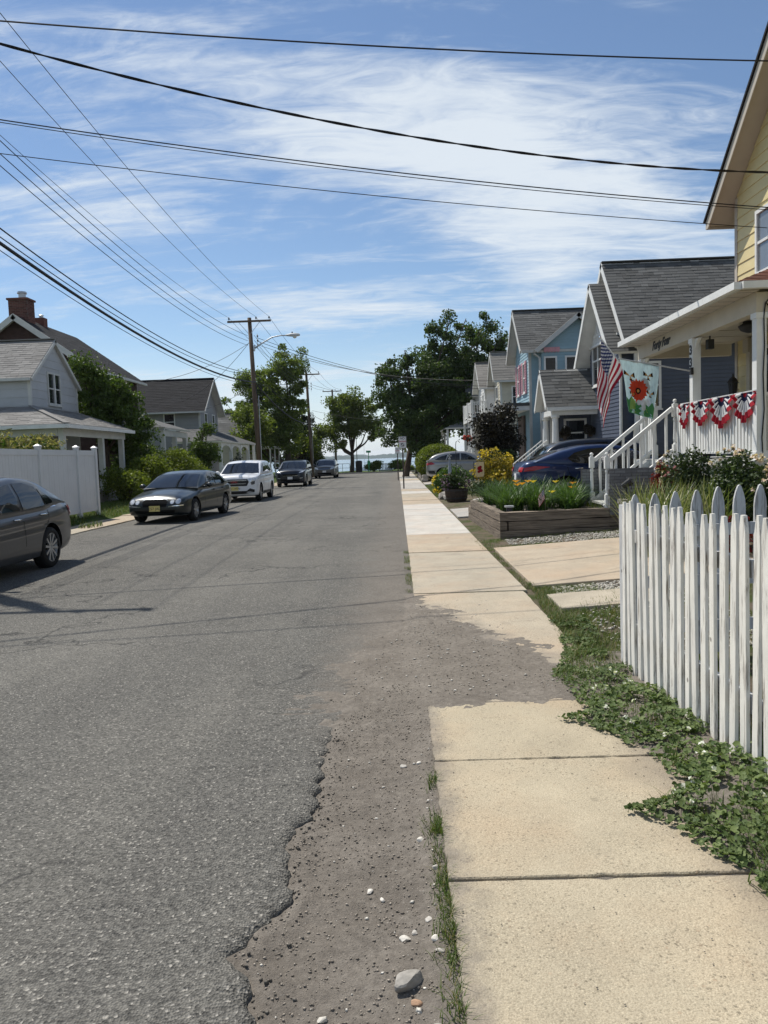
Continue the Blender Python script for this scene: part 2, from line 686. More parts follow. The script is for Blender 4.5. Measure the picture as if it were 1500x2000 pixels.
def m_asphalt():
    t = NT('asphalt')
    pos = t.pos()
    sx = t.n('ShaderNodeSeparateXYZ')
    t.l(pos, sx.inputs[0])
    big = t.noise(0.55, 5, 0.6)
    mid = t.noise(7, 4, 0.6)
    grain = t.voro(105)
    gcol = t.voro(105, out='Color')
    sgc = t.n('ShaderNodeSeparateXYZ')
    t.l(gcol, sgc.inputs[0])
    base = t.mix(t.ramp(big, 0.3, 0.7), (0.108, 0.104, 0.094), (0.172, 0.165, 0.148))
    lane = t.noise(1.1, 5, 0.6, stretch=(1.0, 0.06, 1))
    base = t.mix(t.ramp(lane, 0.42, 0.62, 0, 0.55), base, (0.072, 0.071, 0.067))
    pat = t.noise(0.23, 4, 0.55)
    base = t.mix(t.ramp(pat, 0.50, 0.55, 0, 0.5), base, (0.075, 0.073, 0.068))
    oil = t.voro(0.8)
    base = t.mix(t.ramp(oil, 0.06, 0.13, 0.5, 0), base, (0.035, 0.034, 0.033))
    base = t.mix(t.ramp(mid, 0.35, 0.65, 0, 0.6), base, t.mix(1.0, base, (0.80,) * 3, 'MULTIPLY'))
    stone = t.mix(sgc.outputs[0], (0.050, 0.049, 0.045), (0.270, 0.260, 0.234))
    base = t.mix(0.58, base, t.mix(1.0, stone, t.mix(0.35, (1, 1, 1), t.mix(1.0, base, (8, 8, 8), 'MULTIPLY')), 'MULTIPLY'))
    base = t.mix(t.ramp(sgc.outputs[1], 0.95, 0.97, 0, 0.8), base, (0.36, 0.34, 0.30))
    # wheel tracks are a little smoother and darker; dirt washes in along the right edge
    edge = t.math('ADD', sx.outputs['X'], t.math('ADD', t.math('MULTIPLY', t.math('SUBTRACT', t.noise(1.6, 8, 0.72), 0.5), 0.9), t.math('MULTIPLY', t.math('SUBTRACT', t.noise(22, 4, 0.7), 0.5), 0.5)))
    far = t.ramp(sx.outputs['Y'], 3.9, 5.4, 0, 1, True)
    far = t.math('MULTIPLY', far, t.ramp(sx.outputs['Y'], 7.0, 14.0, 1, 0.5))
    dm = t.math('MULTIPLY', t.ramp(edge, -0.85, -0.15, 0, 0.95, True), far)
    wv = t.n('ShaderNodeVectorMath', operation='ADD')
    nz = t.n('ShaderNodeTexNoise')
    nz.inputs['Scale'].default_value = 2.5
    nz.inputs['Detail'].default_value = 6
    t.l(pos, nz.inputs['Vector'])
    t.l(pos, wv.inputs[0])
    t.l(nz.outputs['Color'], wv.inputs[1])
    crack = t.voro(0.5, 'DISTANCE_TO_EDGE', vec=wv.outputs[0])
    cm = t.math('MULTIPLY', t.ramp(crack, 0.0, 0.016, 0.8, 0), t.ramp(t.noise(0.35, 2), 0.44, 0.54))
    base = t.mix(cm, base, (0.03, 0.03, 0.03))
    c = t.mix(dm, base, dirt_color(t))
    t.col(c)
    h = t.math('ADD', t.math('MULTIPLY', grain, 1.2), t.math('MULTIPLY', t.noise(40, 4, 0.7), 1.0))
    t.bump(h, 0.9, 0.008)
    return t.set(0.9, 0.2)


def m_dirt():
    t = NT('dirt')
    t.col(dirt_color(t))
    h = t.math('ADD', t.noise(38, 10, 0.78), t.math('MULTIPLY', t.voro(130), 0.25))
    t.bump(h, 0.9, 0.012)
    return t.set(0.95, 0.15)


dirt_color_c = (0.20, 0.172, 0.138)


def m_concrete(name, c, agg=0.5, dirty=False, edge=False):
    t = NT(name)
    big = t.noise(1.6, 6, 0.62)
    base = t.mix(t.ramp(big, 0.28, 0.72), mul(c, 0.78), mul(c, 1.12))
    base = t.mix(t.ramp(t.n('ShaderNodeObjectInfo').outputs['Random'], 0, 1, 0, 0.22), base, mul((c[0] * 0.94, c[1] * 0.97, c[2] * 1.04), 0.84))
    g = t.voro(120, out='Color')
    sg = t.n('ShaderNodeSeparateXYZ')
    t.l(g, sg.inputs[0])
    stone = t.mix(sg.outputs[0], mul(c, 0.45), mul(c, 1.30))
    gd = t.voro(120)
    worn = t.math('ADD', 0.25, t.ramp(t.noise(2.3, 6, 0.65), 0.38, 0.62, 0, 0.75))
    base = t.mix(t.math('MULTIPLY', t.math('MULTIPLY', t.ramp(gd, 0.2, 0.5, 1, 0), agg), worn), base, stone)
    base = t.mix(t.ramp(t.noise(0.9, 5, 0.6), 0.45, 0.65, 0, 0.45), base, (c[0] * 1.02, c[1] * 0.88, c[2] * 0.80))
    base = t.mix(t.math('MULTIPLY', t.ramp(sg.outputs[1], 0.93, 0.96, 0, agg * 0.8), worn), base, mul(c, 0.38))
    g2 = t.voro(46)
    g2c = t.n('ShaderNodeSeparateXYZ')
    t.l(t.voro(46, out='Color'), g2c.inputs[0])
    peb = t.math('MULTIPLY', t.ramp(g2, 0.22, 0.34, 1, 0), t.ramp(g2c.outputs[0], 0.86, 0.90))
    base = t.mix(t.math('MULTIPLY', t.math('MULTIPLY', peb, worn), agg * 0.7), base, t.mix(g2c.outputs[1], mul(c, 0.35), mul((c[0] * 0.9, c[1] * 0.75, c[2] * 0.7), 1.0)))
    fine = t.noise(190, 6, 0.8)
    base = t.mix(t.ramp(fine, 0.40, 0.62, 0, 0.95), base, t.mix(1.0, base, (0.60, 0.58, 0.56), 'MULTIPLY'))
    base = t.mix(1.0, base, (1.16, 1.16, 1.16), 'MULTIPLY')
    st = t.noise(2.7, 3, 0.5, stretch=(1, 0.8, 1), dist=0.6)
    base = t.mix(t.ramp(st, 0.60, 0.72, 0, 0.38), base, mul((c[0], c[1] * 0.98, c[2] * 1.05), 0.48))
    base = t.mix(t.ramp(t.noise(4.5, 6, 0.75), 0.56, 0.74, 0, 0.35), base, mul((c[0] * 0.62, c[1] * 0.60, c[2] * 0.62), 1))
    wet = t.voro(3.4)
    base = t.mix(t.ramp(wet, 0.05, 0.09, 0.35, 0), base, mul(c, 0.35))
    wv = t.n('ShaderNodeVectorMath', operation='ADD')
    nz = t.n('ShaderNodeTexNoise')
    nz.inputs['Scale'].default_value = 3.0
    nz.inputs['Detail'].default_value = 6
    t.l(t.pos(), nz.inputs['Vector'])
    t.l(t.pos(), wv.inputs[0])
    t.l(nz.outputs['Color'], wv.inputs[1])
    crk = t.voro(0.62, 'DISTANCE_TO_EDGE', vec=wv.outputs[0])
    base = t.mix(t.math('MULTIPLY', t.ramp(crk, 0.0, 0.0035, 0.8, 0), t.ramp(t.noise(0.8, 2), 0.50, 0.56)), base, mul(c, 0.25))
    if edge:
        sx = t.n('ShaderNodeSeparateXYZ')
        t.l(t.pos(), sx.inputs[0])
        ed = t.math('ADD', sx.outputs['X'], t.math('MULTIPLY', t.math('SUBTRACT', t.noise(6, 8, 0.75), 0.5), 0.34))
        base = t.mix(t.ramp(ed, 0.12, 0.27, 0.75, 0, True), base, dirt_color(t))
        base = t.mix(t.ramp(ed, 1.0, 1.35, 0, 0.7, True), base, mul(dirt_color_c, 1.0))
    hgt = t.math('ADD', t.math('MULTIPLY', gd, -0.6 * agg), t.math('MULTIPLY', t.noise(120, 4, 0.7), 0.6))
    if dirty:
        # soil washed over the slab from the gutter: covers the near and left part
        sx = t.n('ShaderNodeSeparateXYZ')
        t.l(t.pos(), sx.inputs[0])
        wob = t.math('MULTIPLY', t.math('SUBTRACT', t.noise(2.2, 7, 0.7), 0.5), 1.5)
        d = t.math('ADD', t.math('ADD', t.math('MULTIPLY', t.math('SUBTRACT', sx.outputs['Y'], 5.4), 0.36), t.math('SUBTRACT', sx.outputs['X'], 1.2)), t.math('MULTIPLY', wob, 0.6))
        # y-offset so that the near rim of the slab comes clear again
        e = t.math('ADD', t.math('SUBTRACT', sx.outputs['Y'], 5.0), t.math('MULTIPLY', wob, 0.25))
        msk = t.math('MULTIPLY', t.ramp(d, -0.22, 0.22, 1, 0, True), t.ramp(e, -0.25, 0.05, 0, 1, True))
        base = t.mix(msk, base, dirt_color(t))
    t.col(base)
    t.bump(hgt, 0.55, 0.006)
    return t.set(0.9, 0.25)


def m_grassland(name, g1, g2, soil, amt=0.55):
    t = NT(name)
    f = t.noise(1.5, 6, 0.65)
    fine = t.noise(45, 4, 0.7)
    c = t.mix(t.ramp(fine, 0.3, 0.7), g1, g2)
    c = t.mix(t.ramp(f, amt - 0.06, amt + 0.08), c, t.mix(t.ramp(fine, 0.3, 0.7), mul(soil, 0.8), mul(soil, 1.25)))
    t.col(c)
    t.bump(t.noise(30, 6, 0.75), 0.9, 0.04)
    return t.set(0.95, 0.1)


def m_oldpaint(name, c, wood, lo=0.53, hi=0.62):
    """White paint worn through to grey wood along the grain."""
    t = NT(name)
    g = t.noise(9, 7, 0.7, stretch=(4, 4, 0.35))
    w = t.noise(40, 4, 0.6, stretch=(3, 3, 0.12))
    wear = t.math('MULTIPLY', t.ramp(g, lo, hi), t.ramp(w, 0.35, 0.6))
    wc = t.mix(w, mul(wood, 0.6), mul(wood, 1.3))
    base = t.mix(t.ramp(t.noise(5, 4), 0.3, 0.7), mul(c, 0.86), mul(c, 1.04))
    base = t.mix(t.ramp(t.rand(), 0, 1, 0, 0.14), base, mul(c, 0.72))
    c2 = t.mix(wear, base, wc)
    # a knot here and there
    kn = t.voro(3.1)
    c2 = t.mix(t.ramp(kn, 0.035, 0.05, 0.7, 0), c2, mul(wood, 0.55))
    t.col(c2)
    t.bump(t.math('SUBTRACT', t.math('MULTIPLY', w, 0.5), wear), 0.5, 0.004)
    return t.set(0.7, 0.3)


def m_timber(name, c):
    t = NT(name)
    w = t.noise(7, 8, 0.7, stretch=(0.25, 0.25, 6.0), dist=0.8)
    f = t.noise(60, 3, 0.6, stretch=(0.2, 0.2, 3.0))
    cc = t.mix(t.ramp(w, 0.36, 0.64), mul(c, 0.35), mul(c, 1.4))
    cc = t.mix(t.ramp(t.rand(), 0, 1, 0, 0.35), cc, mul(c, 0.65))
    t.col(cc)
    t.bump(t.math('ADD', w, f), 0.6, 0.01)
    return t.set(0.85, 0.2)


def m_shingle(name, c, rnd=0.32):
    t = NT(name)
    rv = t.rand()
    f = t.noise(1.2, 4)
    g = t.noise(220, 2, 0.7)
    cc = t.mix(rv, mul(c, 1 - rnd), mul(c, 1 + rnd))
    cc = t.mix(t.ramp(f, 0.35, 0.65, 0, 0.5), cc, mul(c, 0.85))
    cc = t.mix(t.ramp(g, 0.35, 0.65, 0, 0.5), cc, t.mix(1.0, cc, (0.6,) * 3, 'MULTIPLY'))
    t.col(cc)
    t.bump(g, 0.4, 0.004)
    return t.set(0.92, 0.2)


def m_glass(name, c=(0.02, 0.025, 0.03), rough=0.03, see=0.0, spec=0.9):
    t = NT(name)
    w = t.noise(1.1, 2)
    t.col(t.mix(t.ramp(w, 0.3, 0.7), mul(c, 0.7), mul(c, 1.3)))
    t.bump(t.noise(0.9, 1), 0.03, 0.05)
    t.set(rough, spec)
    if see:
        tr = t.n('ShaderNodeBsdfTransparent')
        tr.inputs[0].default_value = (0.62, 0.70, 0.68, 1)
        mx = t.n('ShaderNodeMixShader')
        mx.inputs[0].default_value = see
        t.l(t.b.outputs[0], mx.inputs[1])
        t.l(tr.outputs[0], mx.inputs[2])
        t.l(mx.outputs[0], t.out.inputs[0])
    return t.m


def m_paint(name, c, metal=0.0):
    t = NT(name)
    fl = t.noise(900, 1, 0.5)
    dust = t.noise(2.5, 4)
    cc = t.mix(t.ramp(fl, 0.3, 0.7), mul(c, 0.85), mul(c, 1.15))
    cc = t.mix(t.ramp(dust, 0.4, 0.75, 0, 0.03), cc, (0.20, 0.19, 0.17))
    t.col(cc)
    return t.set(0.30, 0.3, metal, 0.6)


def m_water():
    t = NT('bay_water')
    t.col((0.10, 0.16, 0.22))
    t.bump(t.noise(0.35, 6, 0.6, stretch=(0.5, 1.4, 1)), 0.5, 0.3)
    return t.set(0.18, 0.5)


def m_stripe_flag():
    """Thirteen stripes and a starred canton from the cloth's own UV (u along the fly, v up the hoist)."""
    t = NT('flag_cloth')
    uv = t.n('ShaderNodeUVMap')
    sp = t.n('ShaderNodeSeparateXYZ')
    t.l(uv.outputs[0], sp.inputs[0])
    u, v = sp.outputs[0], sp.outputs[1]
    st = t.math('MODULO', t.math('FLOOR', t.math('MULTIPLY', v, 13)), 2.0)
    stripes = t.mix(st, (0.33, 0.018, 0.04), (0.74, 0.72, 0.70))
    cant = t.math('MULTIPLY', t.math('LESS_THAN', u, 0.40), t.math('GREATER_THAN', v, 6.0 / 13))
    # staggered rows of stars
    cu = t.math('MULTIPLY', u, 6 / 0.40)
    cv = t.math('MULTIPLY', t.math('SUBTRACT', v, 6.0 / 13), 5 / (7.0 / 13))
    du = t.math('SUBTRACT', t.math('FRACT', cu), 0.5)
    dv = t.math('SUBTRACT', t.math('FRACT', cv), 0.5)
    du2 = t.math('SUBTRACT', t.math('FRACT', t.math('ADD', cu, 0.5)), 0.5)
    dv2 = t.math('SUBTRACT', t.math('FRACT', t.math('ADD', cv, 0.5)), 0.5)

    def star(a, b):
        r = t.math('SQRT', t.math('ADD', t.math('MULTIPLY', a, a), t.math('MULTIPLY', b, b)))
        th = t.math('ARCTAN2', a, b)
        w = t.math('ADD', 0.19, t.math('MULTIPLY', t.math('COSINE', t.math('MULTIPLY', th, 5.0)), 0.085))
        return t.math('LESS_THAN', r, w)
    s = t.math('MAXIMUM', star(du, dv), star(du2, dv2))
    canton = t.mix(s, (0.018, 0.028, 0.10), (0.74, 0.74, 0.74))
    c = t.mix(cant, stripes, canton)
    t.col(c)
    t.set(0.8, 0.2)
    t.bump(t.noise(400, 2), 0.2, 0.001)
    tr = t.n('ShaderNodeBsdfTranslucent')
    t.l(c, tr.inputs[0])
    mx = t.n('ShaderNodeMixShader')
    mx.inputs[0].default_value = 0.22
    t.l(t.b.outputs[0], mx.inputs[1])
    t.l(tr.outputs[0], mx.inputs[2])
    t.l(mx.outputs[0], t.out.inputs[0])
    return t.m


def m_cloth(name, c, trans=0.35):
    t = NT(name)
    f = t.noise(30, 4, stretch=(1, 1, 0.3))
    cc = t.mix(t.ramp(f, 0.3, 0.7), mul(c, 0.85), mul(c, 1.1))
    t.col(cc)
    t.set(0.85, 0.15)
    tr = t.n('ShaderNodeBsdfTranslucent')
    t.l(cc, tr.inputs[0])
    mx = t.n('ShaderNodeMixShader')
    mx.inputs[0].default_value = trans
    t.l(t.b.outputs[0], mx.inputs[1])
    t.l(tr.outputs[0], mx.inputs[2])
    t.l(mx.outputs[0], t.out.inputs[0])
    return t.m


def m_brick(name, c, rnd=0.3):
    return simple(name, c, 0.85, 0.2, var=0.15, nscale=30, rnd=rnd, bump=(90, 0.5, 0.006))


M['asphalt'] = m_asphalt()
M['dirt'] = m_dirt()
M['conc_near'] = m_concrete('aggregate_concrete', (0.43, 0.373, 0.268), 0.95, edge=True)
M['conc_dirty'] = m_concrete('dirt_covered_concrete', (0.43, 0.375, 0.285), 0.8, dirty=True)
M['conc_tan'] = m_concrete('tan_concrete', (0.43, 0.365, 0.275), 0.35)
M['conc_mid'] = m_concrete('speckled_concrete', (0.41, 0.365, 0.285), 0.7)
M['conc_white'] = m_concrete('pale_new_concrete', (0.52, 0.50, 0.45), 0.15)
M['conc_grey'] = m_concrete('grey_concrete', (0.40, 0.385, 0.35), 0.3)
M['lawn'] = m_grassland('lawn_ground', (0.035, 0.06, 0.012), (0.085, 0.12, 0.03), (0.12, 0.10, 0.075), 0.62)
M['yard'] = m_grassland('yard_ground', (0.045, 0.06, 0.02), (0.08, 0.10, 0.035), (0.14, 0.115, 0.085), 0.46)
M['grass'] = leafmat('grass_blade', (0.055, 0.10, 0.012), (0.12, 0.17, 0.03), 0.6, 0.3, tip=(0.22, 0.19, 0.08))
M['drygrass'] = leafmat('dry_grass_blade', (0.16, 0.18, 0.05), (0.40, 0.34, 0.16), 0.6, 0.4)
M['weed'] = leafmat('mallow_leaf', (0.050, 0.090, 0.022), (0.165, 0.215, 0.07), 0.65, 0.25)
M['lily'] = leafmat('daylily_leaf', (0.045, 0.095, 0.02), (0.10, 0.17, 0.04), 0.45, 0.3)
M['iris'] = leafmat('variegated_leaf', (0.10, 0.15, 0.04), (0.24, 0.26, 0.10), 0.45, 0.3, tip=(0.42, 0.40, 0.22))
M['maple'] = leafmat('maple_leaf', (0.036, 0.066, 0.018), (0.098, 0.145, 0.040), 0.5, 0.35)
M['locust'] = leafmat('locust_leaf', (0.085, 0.125, 0.022), (0.20, 0.25, 0.055), 0.5, 0.45)
M['oak'] = leafmat('oak_leaf', (0.075, 0.115, 0.018), (0.18, 0.23, 0.042), 0.5, 0.45)
M['sycamore'] = leafmat('sycamore_leaf', (0.080, 0.115, 0.018), (0.19, 0.23, 0.045), 0.5, 0.45)
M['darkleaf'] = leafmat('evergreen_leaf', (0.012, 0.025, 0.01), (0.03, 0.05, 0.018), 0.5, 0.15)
M['hedge'] = leafmat('hedge_leaf', (0.080, 0.115, 0.012), (0.19, 0.225, 0.032), 0.55, 0.4)
M['climber'] = leafmat('climber_leaf', (0.045, 0.080, 0.012), (0.115, 0.17, 0.03), 0.55, 0.3)
M['plum'] = leafmat('plum_leaf', (0.018, 0.014, 0.012), (0.045, 0.04, 0.022), 0.5, 0.15)
M['rose'] = leafmat('rose_leaf', (0.028, 0.052, 0.016), (0.075, 0.11, 0.035), 0.5, 0.2)
M['rosepetal'] = leafmat('rose_petal', (0.62, 0.46, 0.38), (0.75, 0.66, 0.55), 0.6, 0.3)
M['yellowleaf'] = leafmat('golden_leaf', (0.10, 0.12, 0.02), (0.62, 0.44, 0.05), 0.5, 0.3)
M['yellowpetal'] = leafmat('yellow_petal', (0.75, 0.52, 0.03), (0.80, 0.66, 0.12), 0.6, 0.3)
M['orangepetal'] = leafmat('orange_petal', (0.75, 0.25, 0.02), (0.80, 0.45, 0.06), 0.6, 0.3)
M['purplepetal'] = leafmat('purple_petal', (0.10, 0.05, 0.12), (0.28, 0.20, 0.28), 0.6, 0.3)
M['redleaf'] = leafmat('barberry_leaf', (0.15, 0.012, 0.012), (0.30, 0.04, 0.03), 0.5, 0.25)
M['redpetal'] = leafmat('red_petal', (0.55, 0.04, 0.04), (0.65, 0.14, 0.12), 0.6, 0.3)
M['whitepetal'] = leafmat('white_petal', (0.70, 0.70, 0.62), (0.80, 0.80, 0.75), 0.6, 0.3)
M['bark'] = simple('bark', (0.085, 0.065, 0.05), 0.95, 0.1, var=0.4, nscale=14, bump=(25, 0.9, 0.03), stretch=(1, 1, 0.25))
M['barkpale'] = simple('pale_bark', (0.16, 0.14, 0.115), 0.95, 0.1, var=0.4, nscale=8, bump=(25, 0.8, 0.03), stretch=(1, 1, 0.3))
M['pole'] = simple('weathered_pole_wood', (0.13, 0.095, 0.07), 0.9, 0.15, var=0.35, nscale=18, bump=(30, 0.7, 0.01), stretch=(1, 1, 0.06))
M['wire'] = simple('wire_sheath', (0.012, 0.012, 0.013), 0.6, 0.3)
M['insul'] = simple('brown_insulator', (0.03, 0.02, 0.018), 0.3, 0.5)
M['galv'] = simple('galvanised_steel', (0.45, 0.47, 0.48), 0.45, 0.5, 0.6, var=0.1)
M['lampgrey'] = simple('lamp_head_grey', (0.50, 0.51, 0.50), 0.5, 0.4)
M['lens'] = simple('lamp_lens', (0.6, 0.6, 0.55), 0.2, 0.5)
M['darkmetal'] = simple('dark_metal', (0.025, 0.025, 0.027), 0.5, 0.4)
M['black'] = simple('black_plastic', (0.012, 0.012, 0.013), 0.45, 0.4)
M['blackbag'] = simple('black_cover', (0.010, 0.010, 0.011), 0.22, 0.5, bump=(9, 0.9, 0.06))
M['chrome'] = simple('chrome', (0.72, 0.73, 0.74), 0.12, 0.5, 1.0, var=0.03)
M['alloy'] = simple('alloy_wheel', (0.42, 0.43, 0.44), 0.32, 0.5, 0.75, var=0.06)
M['rubber'] = simple('tyre_rubber', (0.014, 0.014, 0.014), 0.8, 0.3, var=0.2)
M['under'] = simple('underbody', (0.008, 0.008, 0.008), 0.9, 0.1)
M['headlamp'] = simple('headlamp_glass', (0.62, 0.64, 0.66), 0.08, 0.7, 0.35, var=0.3, nscale=14)
M['smokelamp'] = simple('dark_headlamp', (0.10, 0.105, 0.11), 0.08, 0.7, 0.3, var=0.5, nscale=14)
M['redlamp'] = simple('red_lamp', (0.38, 0.012, 0.015), 0.12, 0.6, var=0.25, nscale=12)
M['plate'] = simple('plate_yellow', (0.62, 0.52, 0.19), 0.45, 0.4, var=0.05)
M['seat'] = simple('beige_seat', (0.22, 0.19, 0.15), 0.8, 0.2)
M['carglass'] = m_glass('car_glass', (0.016, 0.020, 0.022), 0.02, 0.28, 0.7)
M['darkglass'] = m_glass('tinted_car_glass', (0.010, 0.012, 0.014), 0.02, 0.0, 0.6)
M['winglass'] = m_glass('window_glass', (0.020, 0.024, 0.028), 0.04)
M['curtain'] = m_glass('curtained_glass', (0.16, 0.18, 0.20), 0.06)
M['white'] = simple('white_paint', (0.70, 0.70, 0.67), 0.55, 0.35, var=0.08, nscale=4, bump=(60, 0.1, 0.002))
M['white2'] = simple('dull_white_paint', (0.52, 0.52, 0.49), 0.6, 0.3, var=0.1, nscale=3)
M['cream'] = simple('cream_paint', (0.50, 0.45, 0.36), 0.6, 0.3, var=0.08, nscale=3)
M['soffit'] = simple('beige_soffit', (0.47, 0.42, 0.35), 0.6, 0.3, var=0.06, nscale=3)
M['vinyl'] = simple('white_vinyl', (0.62, 0.63, 0.63), 0.4, 0.4, var=0.05, nscale=2)
M['picket'] = m_oldpaint('worn_white_paint', (0.82, 0.79, 0.71), (0.20, 0.16, 0.125))
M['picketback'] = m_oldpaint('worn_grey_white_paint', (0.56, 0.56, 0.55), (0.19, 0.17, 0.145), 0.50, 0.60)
M['timber'] = m_timber('weathered_timber', (0.22, 0.18, 0.14))
M['barrel'] = m_timber('barrel_wood', (0.06, 0.045, 0.035))
M['yellow'] = simple('yellow_siding', (0.66, 0.555, 0.29), 0.6, 0.35, var=0.06, nscale=2, rnd=0.04)
M['navy'] = simple('navy_siding', (0.075, 0.090, 0.125), 0.6, 0.35, var=0.07, nscale=2, rnd=0.06)
M['blue'] = simple('light_blue_siding', (0.27, 0.40, 0.46), 0.6, 0.35, var=0.06, nscale=2, rnd=0.05)
M['grey'] = simple('grey_siding', (0.42, 0.43, 0.44), 0.6, 0.3, var=0.07, nscale=2, rnd=0.05)
M['grey2'] = simple('mid_grey_siding', (0.27, 0.27, 0.27), 0.6, 0.3, var=0.07, nscale=2, rnd=0.05)
M['creamside'] = simple('cream_siding', (0.52, 0.48, 0.38), 0.6, 0.3, var=0.07, nscale=2, rnd=0.05)
M['whiteside'] = simple('white_siding', (0.66, 0.66, 0.64), 0.6, 0.3, var=0.05, nscale=2, rnd=0.04)
M['brown'] = simple('brown_shingle_wall', (0.050, 0.031, 0.027), 0.9, 0.2, var=0.25, nscale=5, rnd=0.2)
M['brownside'] = simple('brown_wall', (0.13, 0.10, 0.085), 0.85, 0.2, var=0.2, nscale=4)
M['pink'] = simple('pink_paint', (0.58, 0.30, 0.34), 0.6, 0.3)
M['sh_grey'] = m_shingle('grey_shingle', (0.130, 0.130, 0.125))
M['sh_light'] = m_shingle('light_grey_shingle', (0.26, 0.25, 0.235), 0.2)
M['sh_dark'] = m_shingle('dark_shingle', (0.022, 0.022, 0.024), 0.25)
M['sh_red'] = m_shingle('red_brown_shingle', (0.16, 0.070, 0.050), 0.3)
M['sh_tan'] = m_shingle('tan_grey_shingle', (0.24, 0.225, 0.20), 0.22)
M['brick_red'] = m_brick('red_brick', (0.125, 0.055, 0.042))
M['brick_grey'] = m_brick('grey_painted_brick', (0.17, 0.175, 0.185), 0.18)
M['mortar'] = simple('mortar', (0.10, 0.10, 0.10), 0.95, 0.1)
M['mortar_pale'] = simple('pale_mortar', (0.16, 0.13, 0.115), 0.95, 0.1)
M['stone'] = simple('field_stone', (0.30, 0.28, 0.25), 0.9, 0.2, var=0.3, nscale=9, rnd=0.3, bump=(20, 0.7, 0.02))
M['pebble'] = simple('pale_pebble', (0.46, 0.43, 0.38), 0.85, 0.25, var=0.2, nscale=30, rnd=0.35, bump=(80, 0.6, 0.004))
M['shell'] = simple('white_shell', (0.66, 0.62, 0.54), 0.7, 0.3, var=0.15, nscale=40, rnd=0.2)
M['tanpebble'] = simple('tan_pebble', (0.42, 0.26, 0.16), 0.7, 0.3, var=0.12, nscale=40)
M['redmetal'] = simple('rusty_red_iron', (0.14, 0.045, 0.04), 0.75, 0.3, var=0.3, nscale=14)
M['signwhite'] = simple('sign_white', (0.74, 0.74, 0.74), 0.45, 0.4, var=0.03)
M['signred'] = simple('sign_red', (0.45, 0.03, 0.04), 0.5, 0.4)
M['signblack'] = simple('sign_black', (0.02, 0.02, 0.02), 0.5, 0.4)
M['signgreen'] = simple('sign_green', (0.02, 0.22, 0.10), 0.5, 0.4)
M['signpost'] = simple('sign_post_steel', (0.075, 0.06, 0.055), 0.7, 0.3, var=0.3, nscale=12)
M['water'] = m_water()
M['shore'] = simple('far_wooded_shore', (0.05, 0.07, 0.05), 0.95, 0.1, var=0.3, nscale=0.02)
M['flag'] = m_stripe_flag()
M['c_red'] = m_cloth('red_cloth', (0.36, 0.02, 0.035))
M['c_white'] = m_cloth('white_cloth', (0.72, 0.72, 0.72))
M['c_navy'] = m_cloth('navy_cloth', (0.02, 0.026, 0.075))
M['c_sky'] = m_cloth('pale_aqua_cloth', (0.50, 0.66, 0.67))
M['c_green'] = m_cloth('leaf_green_cloth', (0.08, 0.26, 0.09))
M['c_lime'] = m_cloth('lime_cloth', (0.30, 0.46, 0.12))
M['c_flower'] = m_cloth('coral_red_cloth', (0.62, 0.07, 0.03))
M['c_orange'] = m_cloth('amber_cloth', (0.70, 0.36, 0.10))
M['c_cream'] = m_cloth('cream_cloth', (0.70, 0.60, 0.40))
M['c_grey'] = m_cloth('pale_grey_cloth', (0.45, 0.45, 0.45))
M['c_dark'] = m_cloth('dark_brown_cloth', (0.035, 0.02, 0.015))
M['asphalt_crumb'] = simple('asphalt_crumb', (0.13, 0.118, 0.10), 0.95, 0.1, var=0.3, nscale=60, rnd=0.35)
M['lampgrey2'] = simple('sign_grey', (0.20, 0.20, 0.21), 0.5, 0.4)
M['grit'] = simple('brown_grit', (0.30, 0.262, 0.215), 0.95, 0.1, var=0.25, nscale=60, rnd=0.4)

# ------------------------------------------------------------------ the setting: ground, road, pavements, water


def structure(o):
    o['kind'] = 'structure'
    return o


def grid_sheet(name, xs, ys, zf, mat, parent=None, smooth=True):
    X, Y = np.meshgrid(np.array(xs, float), np.array(ys, float))
    Z = zf(X, Y)
    V = np.stack([X.ravel(), Y.ravel(), Z.ravel()], 1)
    nx, ny = len(xs), len(ys)
    i, j = np.meshgrid(np.arange(nx - 1), np.arange(ny - 1))
    a = (j * nx + i).ravel()
    F = np.stack([a, a + 1, a + nx + 1, a + nx], 1)
    return bigmesh(name, V, F, mat, parent, smooth)


def arange(a, b, s):
    return list(np.arange(a, b, s)) + [b]


structure(grid_sheet('ground', arange(-400, 400, 20), arange(-120, 104, 8), lambda X, Y: -0.12 + 0 * X - np.clip((Y - 96) / 8, 0, 1) * 3.2, M['yard']))
structure(grid_sheet('bay_water', [-9000, -2000, -300, 0, 300, 2000, 9000], [103, 200, 600, 2000, 5000, 12000], lambda X, Y: -1.7 + 0 * X, M['water']))
# the far shore: a low wooded rise across the bay
_xs = arange(-3000, 3000, 12)
_sh = MB()
for a, b in zip(_xs[:-1], _xs[1:]):
    h0 = 22 + 9 * float(vnoise(a, 0, 0.004)) + 5 * float(vnoise(a, 3, 0.03)) + 2.2 * float(vnoise(a, 9, 0.21))
    h1 = 22 + 9 * float(vnoise(b, 0, 0.004)) + 5 * float(vnoise(b, 3, 0.03)) + 2.2 * float(vnoise(b, 9, 0.21))
    _sh.poly([(a, 4200, -2), (b, 4200, -2), (b, 4240, h1 * 0.72), (a, 4240, h0 * 0.72)])
    _sh.poly([(a, 4240, h0 * 0.72), (b, 4240, h1 * 0.72), (b, 4600, h1), (a, 4600, h0)])
structure(_sh.build('far_shore', M['shore']))

# road: asphalt sheet whose right edge has crumbled away close to the camera


